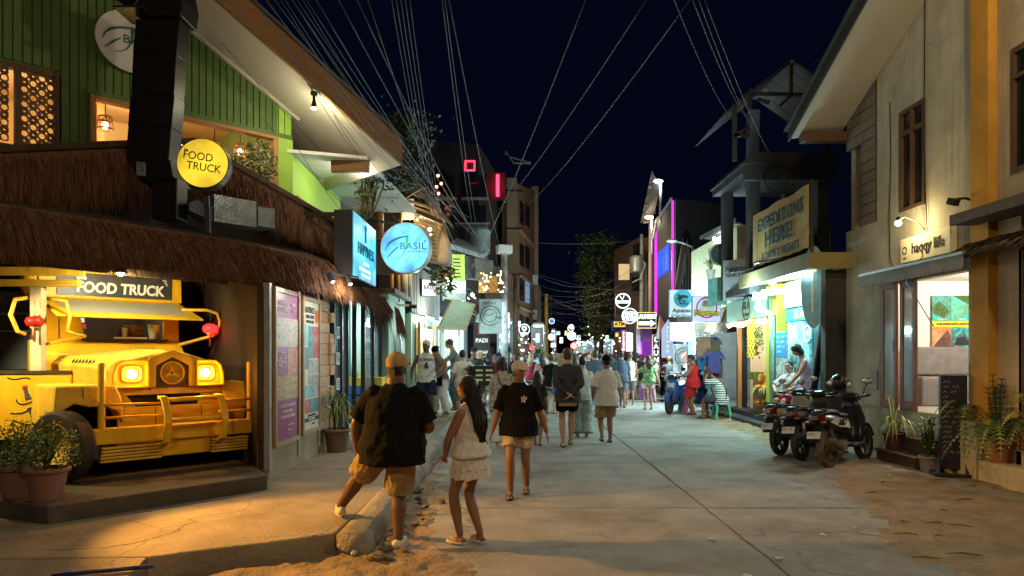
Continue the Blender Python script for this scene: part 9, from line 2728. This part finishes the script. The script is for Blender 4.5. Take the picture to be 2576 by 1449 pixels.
i19=person("woman in a strapless lilac dress bending her head over the seated man",(6.02,13.95,.22),78,h=1.68,female=True,voxel=.011,skin=SKIN_L,hair_style='bob',top=c_lilac,top_hem=-.05,sleeve=0,ease=.014,bottom=c_lilac,btype='skirt',blen=.74,bwide=.03,lean=.10,lh=(-.16,.36,.92),rh=(.18,.30,.90),le=(-1,-.3,-.4),re_=(1,-.3,-.4),head=(12,-32))
i20=person("bearded man in white basketball vest numbered 6 and cream cap",(-2.08,16.6,.18),188,h=1.84,g=1.12,voxel=.011,skin=SKIN_D,cap=c_cream,cap_back=True,top=c_white,top_hem=-.16,sleeve=0,ease=.03,bottom=c_navy,btype='shorts',blen=1.0,bwide=.06,lf=(-.14,.05,.085),rf=(.14,-.05,.085),lh=(-.24,.26,.98),rh=(.34,.10,.86),le=(-1,-.4,0),re_=(1,-.4,0),head=(-28,4),face=True,shoe=sh_black)
chest_text(i20,"PILIPINAS",.085,c_navy,dz=.36)
chest_text(i20,"6",.20,c_navy,dz=.22,bold=.04)
mb=MB();mb.ball(tuple(i20['HC']((0,.055,-.085))),(.05,.045,.045),12,8);mb.build("beard",HAIR_K,i20['root'],smooth=True)
i21=person("person in grey vest, dark apron and white trousers with head bowed",(-1.78,17.3,.18),150,h=1.72,voxel=.012,skin=SKIN_T,cap=c_black,cap_back=True,top=c_grey,sleeve=0,bottom=c_white,btype='trousers',bwide=.05,lean=.14,lh=(-.1,.34,.95),rh=(.15,.3,.9),le=(-1,-.3,-.5),re_=(1,-.3,-.5),head=(0,-35),lf=(-.16,.0,.085),rf=(.16,.05,.085),shoe=sh_black)
mb=MB();mb.prism([(-.17,.20,.72),(.17,.20,.72),(.17,.22,1.05),(-.17,.22,1.05)],(0,.012,0));mb.build("apron",c_black,i21['root'])
i22=person("tall curly haired man in grey reaching down to the left behind the white T-shirt",(-1.50,18.6,.18),100,h=1.92,voxel=.013,skin=SKIN_L,hair=HAIR_B,hair_style='curly',top=c_grey,sleeve=1.8,bottom=c_denim,btype='trousers',lean=.10,lh=(-.18,.62,1.02),rh=(.2,.3,.95),head=(0,-15),shoe=sh_black)
i23=person("young man in white T-shirt with black marks on its back",(-1.22,17.3,.05),28,h=1.74,g=1.08,voxel=.011,skin=SKIN_L,top=c_white,top_hem=-.14,sleeve=.8,ease=.04,bottom=c_grey,btype='shorts',blen=1.0,bwide=.05,lf=(-.1,.05,.085),rf=(.13,-.1,.085),lh=(-.30,.20,.90),rh=(.30,.2,1.0),lean=.05,head=(0,-6),shoe=sh_black)
for pts_,w_ in ((((-.10,.04),(0,.0),(.10,.02)),.02),(((.0,.10),(.02,-.10)),.018),(((.05,.16),(.07,-.16)),.016)):
 o=stroke_mb(pts_,w_).build("print_stroke",c_black,i23['root']);rr_=i23['rings'](.04,.28,.29)[0];o.location=i23['S']((.02,rr_[0].y-rr_[2]-.018,1.25))
i24=person("man in black cap and dark T-shirt facing this way behind the white T-shirt",(-1.07,19.2,.1),176,h=1.76,g=1.1,voxel=.013,skin=SKIN_T,cap=c_black,top=c_char,sleeve=.8,ease=.04,bottom=c_black,btype='shorts',lh=(-.22,.3,.98),rh=(.24,.28,.98),face=True,shoe=sh_black)
i25=person("woman in white vest with a fair bun on the left of the road",(-.86,20.2,.05),60,h=1.66,female=True,voxel=.013,skin=SKIN_L,hair=HAIR_Y,hair_style='bun',top=c_white,sleeve=0,bottom=c_denim,btype='shorts',lean=.06,head=(0,-12))
i26=person("man in dark red T-shirt and dark cap near the clothes rack",(-.42,20.8,.0),200,h=1.72,voxel=.014,skin=SKIN_D,cap=c_navy,top=c_wine,sleeve=.8,bottom=c_grey,btype='trousers',lh=(-.2,.3,1.0),rh=(.2,.3,1.0))
i27=person("dark haired cook seen in profile inside the food truck window",tp((-.47,2.45,.40)),45+180-50,h=1.68,voxel=.011,skin=SKIN_D,top=c_black,sleeve=.8,bottom=c_black,btype='trousers',head=(-25,-12))
i28=person("blond man sitting on the scooter beyond the wine red jersey",(5.55,24.1,.12),10,h=1.62,voxel=.015,skin=SKIN_L,hair=HAIR_Y,top=c_grey,sleeve=.8,bottom=c_black,btype='trousers',pz=.80,lf=(-.2,.3,.085),rf=(.2,.3,.085),lh=(-.3,.5,1.0),rh=(.3,.5,1.0))
i29=person("rider in yellow top behind the leaning pole by the emblem banner",(5.95,23.6,.15),-20,h=1.70,voxel=.015,skin=SKIN_T,top=c_yellow,sleeve=.8,bottom=c_black,btype='trousers')
i30=person("man in black cap partly hidden behind the red vest at the stall",(5.55,20.3,.12),-70,h=1.72,voxel=.014,skin=SKIN_L,cap=c_black,top=c_navy,sleeve=.9,bottom=c_navy,btype='trousers')
protos=[]
for k,(fac,fem,hs,bt,bl) in enumerate(((0,False,'short','shorts',.9),(0,True,'long','shorts',.5),(180,False,'short','shorts',.9),(180,True,'long','skirt',.6),(0,False,'curly','trousers',1),(0,True,'bun','skirt',.55))):
 d=(-.1,.14,.085) if k%2 else (-.1,-.12,.1)
 e=(.1,-.12,.1) if k%2 else (.1,.14,.085)
 ip=person("prototype",(0,0,0),0,h=1.72,g=1.05 if not fem else 1.0,female=fem,voxel=.019,skin=SKIN_L,hair_style=hs,hair_len=.4,top=c_grey,sleeve=.8 if k!=3 else 0,bottom=c_black,btype=bt,blen=bl,lf=d,rf=e)
 protos.append((ip['root'],fac))
bake_all()
cols={'black':c_black,'navy':c_navy,'white':c_white,'grey':c_grey,'slate blue':c_slate,'red':c_red,'wine red':c_wine,'beige':c_beige,'pink':c_pink,'pale blue':cloth("paleblue",(.25,.38,.52)),'green':cloth("green",(.06,.22,.10)),'yellow':c_yellow,'cream':c_cream,'brown':c_brown,'teal':cloth("teal",(.03,.22,.24))}
skins=[SKIN_L,SKIN_T,SKIN_D,SKIN_L];hairs=[HAIR_K,HAIR_K,HAIR_B,HAIR_Y,HAIR_K]
crowd=[
(1290,23.0,2,1.0,'black','grey',"in front of the hanging dresses"),(1312,24.5,3,.95,'pink','white',"right of the hanging dresses"),(1336,23.5,1,1.0,'wine red','black',"left of the woman in denim shorts"),(1352,26,0,1.02,'pale blue','grey',"left of the woman in denim shorts"),(1362,22.0,1,.98,'pink','navy',"just left of the denim shorts"),(1372,28,4,1.03,'white','black',"behind the denim shorts"),(1412,24.0,1,.97,'grey','beige',"left of the man in charcoal"),(1458,26.5,2,1.0,'white','red',"right of the man in charcoal, facing this way"),(1470,30,3,.95,'red','black',"between the charcoal sweater and the slate T-shirt"),(1480,25,3,1.0,'navy','white',"left shoulder of the slate T-shirt man"),(1516,27,0,.98,'brown','black',"just right of the slate T-shirt man"),(1530,30,4,1.0,'red','grey',"above the white T-shirt man's shoulder"),(1543,33,5,.95,'cream','white',"left of the navy T-shirt"),(1591,27.5,1,1.0,'brown','beige',"right of the white vest near the ATM sign"),(1600,34,2,1.0,'wine red','grey',"near the tall pink sign"),(1305,33,0,1.02,'teal','black',"far back on the left"),(1328,36,2,1.0,'white','navy',"far back below the pin sign"),(1345,38,1,1.0,'navy','white',"far back left of the yellow pole"),(1366,40,0,1.0,'red','black',"far back at the yellow pole"),(1384,36,3,1.0,'pale blue','white',"far back right of the yellow pole"),(1398,41,4,1.02,'green','black',"far back left of the red light"),(1416,38,2,1.0,'cream','grey',"far back under the red light"),(1430,44,1,1.0,'black','grey',"far back just left of the red light"),(1448,40,0,1.0,'grey','navy',"far back right of the red light"),(1462,46,3,1.0,'white','pink',"far back in the middle of the road"),(1476,42,2,1.02,'pink','black',"far back in the middle of the crowd"),(1490,38,4,1.0,'wine red','black',"far back below the tree"),(1503,45,1,1.0,'yellow','grey',"far back below the tree"),(1518,40,0,1.0,'white','grey',"far back right of the tree trunk"),(1534,43,5,.97,'black','white',"far back beneath the ATM sign"),(1553,37,2,1.0,'teal','grey',"far back beside the ATM sign"),(1572,40,3,.98,'navy','beige',"far back at the pink upright sign"),(1228,22.5,0,1.0,'navy','beige',"between the fair bun and the clothes rack"),(1243,26.0,1,.97,'white','black',"left of the clothes rack"),(1268,27.5,4,1.02,'brown','grey',"behind the clothes rack, left end"),(1322,28.0,2,1.0,'slate blue','black',"below the pin sign, nearer row"),(1344,30.0,5,.96,'teal','white',"below the pin sign, second row"),(1400,21.5,0,1.0,'white','navy',"between denim shorts and charcoal sweater"),(1445,22.0,1,.96,'wine red','white',"right elbow of the charcoal sweater"),(1508,23.5,4,1.0,'grey','black',"between slate T-shirt and white T-shirt"),(1538,25.5,1,.97,'pale blue','denim' if False else 'navy',"between white T-shirt and navy T-shirt"),(1604,25.0,0,1.0,'black','beige',"right of the white vest, walking away"),(1612,30.0,3,.97,'pink','white',"left of the violet doorway"),(1456,34.0,5,.97,'green','white',"in the middle distance right of the red light"),(1500,33.0,2,1.0,'red','black',"in the middle distance facing this way"),(1424,31.0,3,.95,'yellow','black',"in the middle distance below the red light"),(1640,24.0,1,.97,'beige','brown',"behind the floral top"),(1623,33,5,.97,'beige','white',"beside the violet doorway"),(1755,23.2,0,1.0,'navy','black',"inside the souvenir stall"),]
cr_=random.Random(3)
for (px_,Y,k,s_,sc,lc,wh) in crowd:
 src,fac=protos[k]
 x=(px_-CX)*Y/F_PX
 r=copy_tree(src,(x,Y,0.0 if Y<60 else 0),math.radians(fac+cr_.uniform(-25,25)),None,"people in the crowd",{'shirt':cols[sc],'shorts':cols[lc],'skirt':cols[lc],'trousers':cols[lc],'body':skins[cr_.randrange(4)],'hair':hairs[cr_.randrange(5)]})
 r.name="person"
 r.scale=(s_,s_,s_)
 kind=("woman" if k in (1,3,5) else "man")
 r["label"]="%s in %s top and %s %s, %s"%(kind,sc,lc,{0:'shorts',1:'shorts',2:'shorts',3:'skirt',4:'trousers',5:'skirt'}[k],wh)
 r["category"]="person"
for src,_ in protos:
 for ch in list(src.children):
  for g_ in list(ch.children):bpy.data.objects.remove(g_)
  bpy.data.objects.remove(ch)
 bpy.data.objects.remove(src)
 #  overhead cables
m_wire=M("cable_grey",(.035,.038,.045),rough=.6,bump=0,var=.1)
m_wire_d=M("cable_dark",(.03,.03,.032),rough=.6,bump=0,var=.1)
wr=random.Random(12)
def wire(a,b,sag,r,label,group,mat=None,n=22):
 a,b=Vector(a),Vector(b)
 pts=[]
 for i in range(n+1):
  t=i/n
  p=a.lerp(b,t);p.z-=sag*4*t*(1-t)
  pts.append(tuple(p))
 mb=MB();mb.tube(pts,r*.52,5)
 return tag(mb.build("overhead_cable",mat or m_wire,smooth=True),label,"cable",group)
G1="cables fanning from the top left to the dark pole"
hub=lambda :at(1272+wr.uniform(-16,16),660+wr.uniform(-40,60),25.6)
ORD="first second third fourth fifth sixth seventh eighth ninth tenth eleventh twelfth thirteenth".split()
for k in range(13):
 t=k/12
 a=at(590+150*t+wr.uniform(-8,8),-60,4.6+wr.uniform(-.3,.3));b=at(1075+110*t+wr.uniform(-15,15),520+wr.uniform(-30,60),19+wr.uniform(-1,1))
 wire(a,b,wr.uniform(.05,.5),.006,ORD[k]+" cable from the left in the bundle along the brown gable edge","bundle of cables along the gable",m_wire if k%3 else m_wire_d)
for k,(x0,x1,y1) in enumerate(((760,1205,600),(820,1225,610),(870,1240,640),(905,1190,700))):
 wire(at(x0,-60,5.2),at(x1,y1,25),.35,.010,ORD[k]+" from the left of four separate cables crossing to the left rooftops","cables crossing to the left rooftops")
for k in range(5):
 wire(at(975+12*k,-60,6.0),at(1095+5*k,560,18.5),.25,.008,ORD[k]+" from the left of five close cables dropping to the bamboo hut","five cables dropping to the bamboo hut")
for k,(x0,x1) in enumerate(((1105,1190),(1112,1200),(1118,1262))):
 wire(at(x0,-60,6.5),at(x1,575 if x1<1210 else 640,25.0),.2,.011,ORD[k]+" from the left of three cables dropping past the red neon square","cables past the red neon square")
for (x0,x1,y1,Y1,lab) in ((1490,1175,690,24,"leftmost of the three long bright cables crossing the open sky"),(1655,1215,560,27,"middle one of the three long bright cables crossing the open sky"),(1768,1293,540,28,"rightmost of the three long bright cables crossing the open sky")):
 wire(at(x0,-45,6.2),at(x1,y1,Y1),.30,.013,lab,None)
for k,(p,q,Y0,Y1) in enumerate((((1680,-40),(1835,290),7,16.2),((1735,-20),(1880,300),7,16.2),((1765,-20),(1950,410),7,16.2),((1750,-20),(1900,330),7,16.2))):
 wire(at(*p,Y0),at(*q,Y1),.15,.009,["leftmost of the dim cables running down to the concrete tower","second dim cable from the left running down to the concrete tower","rightmost of the dim cables, reaching down to the black coil","dim cable just left of the one reaching the black coil"][k],"cables to the concrete tower",m_wire_d)
wire(at(2180,40,12),at(2035,165,16.4),.1,.008,"thin cable between the cream house roof and the tower roof",None)
for k in range(4):
 wire(at(1898+4*k,330,16.2),at(2000+30*k,520+40*k,13.2),.1,.008,ORD[k]+" from the left of the dark cables hanging over the tan banner","cables hanging over the banner",m_wire_d)
A_,B_=at(1610,603,37.8),at(1340,610,34)
wire(A_,B_,.15,.022,"bright cable spanning from the transformer pole to the apartment block",None)
wire(at(1600,668,37.4),at(1330,680,33),1.0,.018,"sagging cable from the transformer to the apartment block",None)
for k in range(12):
 wire(at(1275+wr.uniform(-10,20),650+wr.uniform(0,110),26),at(1600+wr.uniform(-40,40),690+wr.uniform(0,100),37),wr.uniform(.2,1.3),.012,"sagging cable strung across the street between the two pole groups","cables strung across the far street")
for k in range(34):
 y0=wr.uniform(600,760)
 wire(at(1285+wr.uniform(-30,14),y0,25.8),at(wr.uniform(1120,1250),wr.uniform(600,760),wr.uniform(20,25)),wr.uniform(.2,.9),.009,"loose cable in the tangle left of the graffiti pole","tangle of cables at the graffiti pole",m_wire if k%2 else m_wire_d)
for k in range(16):
 wire(at(1290+wr.uniform(-15,15),wr.uniform(650,800),26.6),at(1300+wr.uniform(-20,50),wr.uniform(770,880),28),wr.uniform(-.1,.6),.010,"drooping cable end wrapped about the dark pole","drooping cables on the dark pole",m_wire_d)
for k in range(6):
 wire(at(1345,690+20*k,40),at(1440+8*k,800+6*k,44),.8,.015,"distant sagging cable above the far end of the street","distant cables above the street end")
for (p,q,Y0,Y1,s_) in (((480,60),(900,545),8.6,13.0,.18),((560,110),(1010,560),8.8,14.5,.15),((840,290),(960,470),9.6,12.5,.05),((735,350),(880,560),10.2,13.2,.05)):
 wire(at(*p,Y0),at(*q,Y1),s_,.008,"thin dark service cable sagging in front of the lime wall","service cables by the lime wall",m_wire_d)
bake_all()
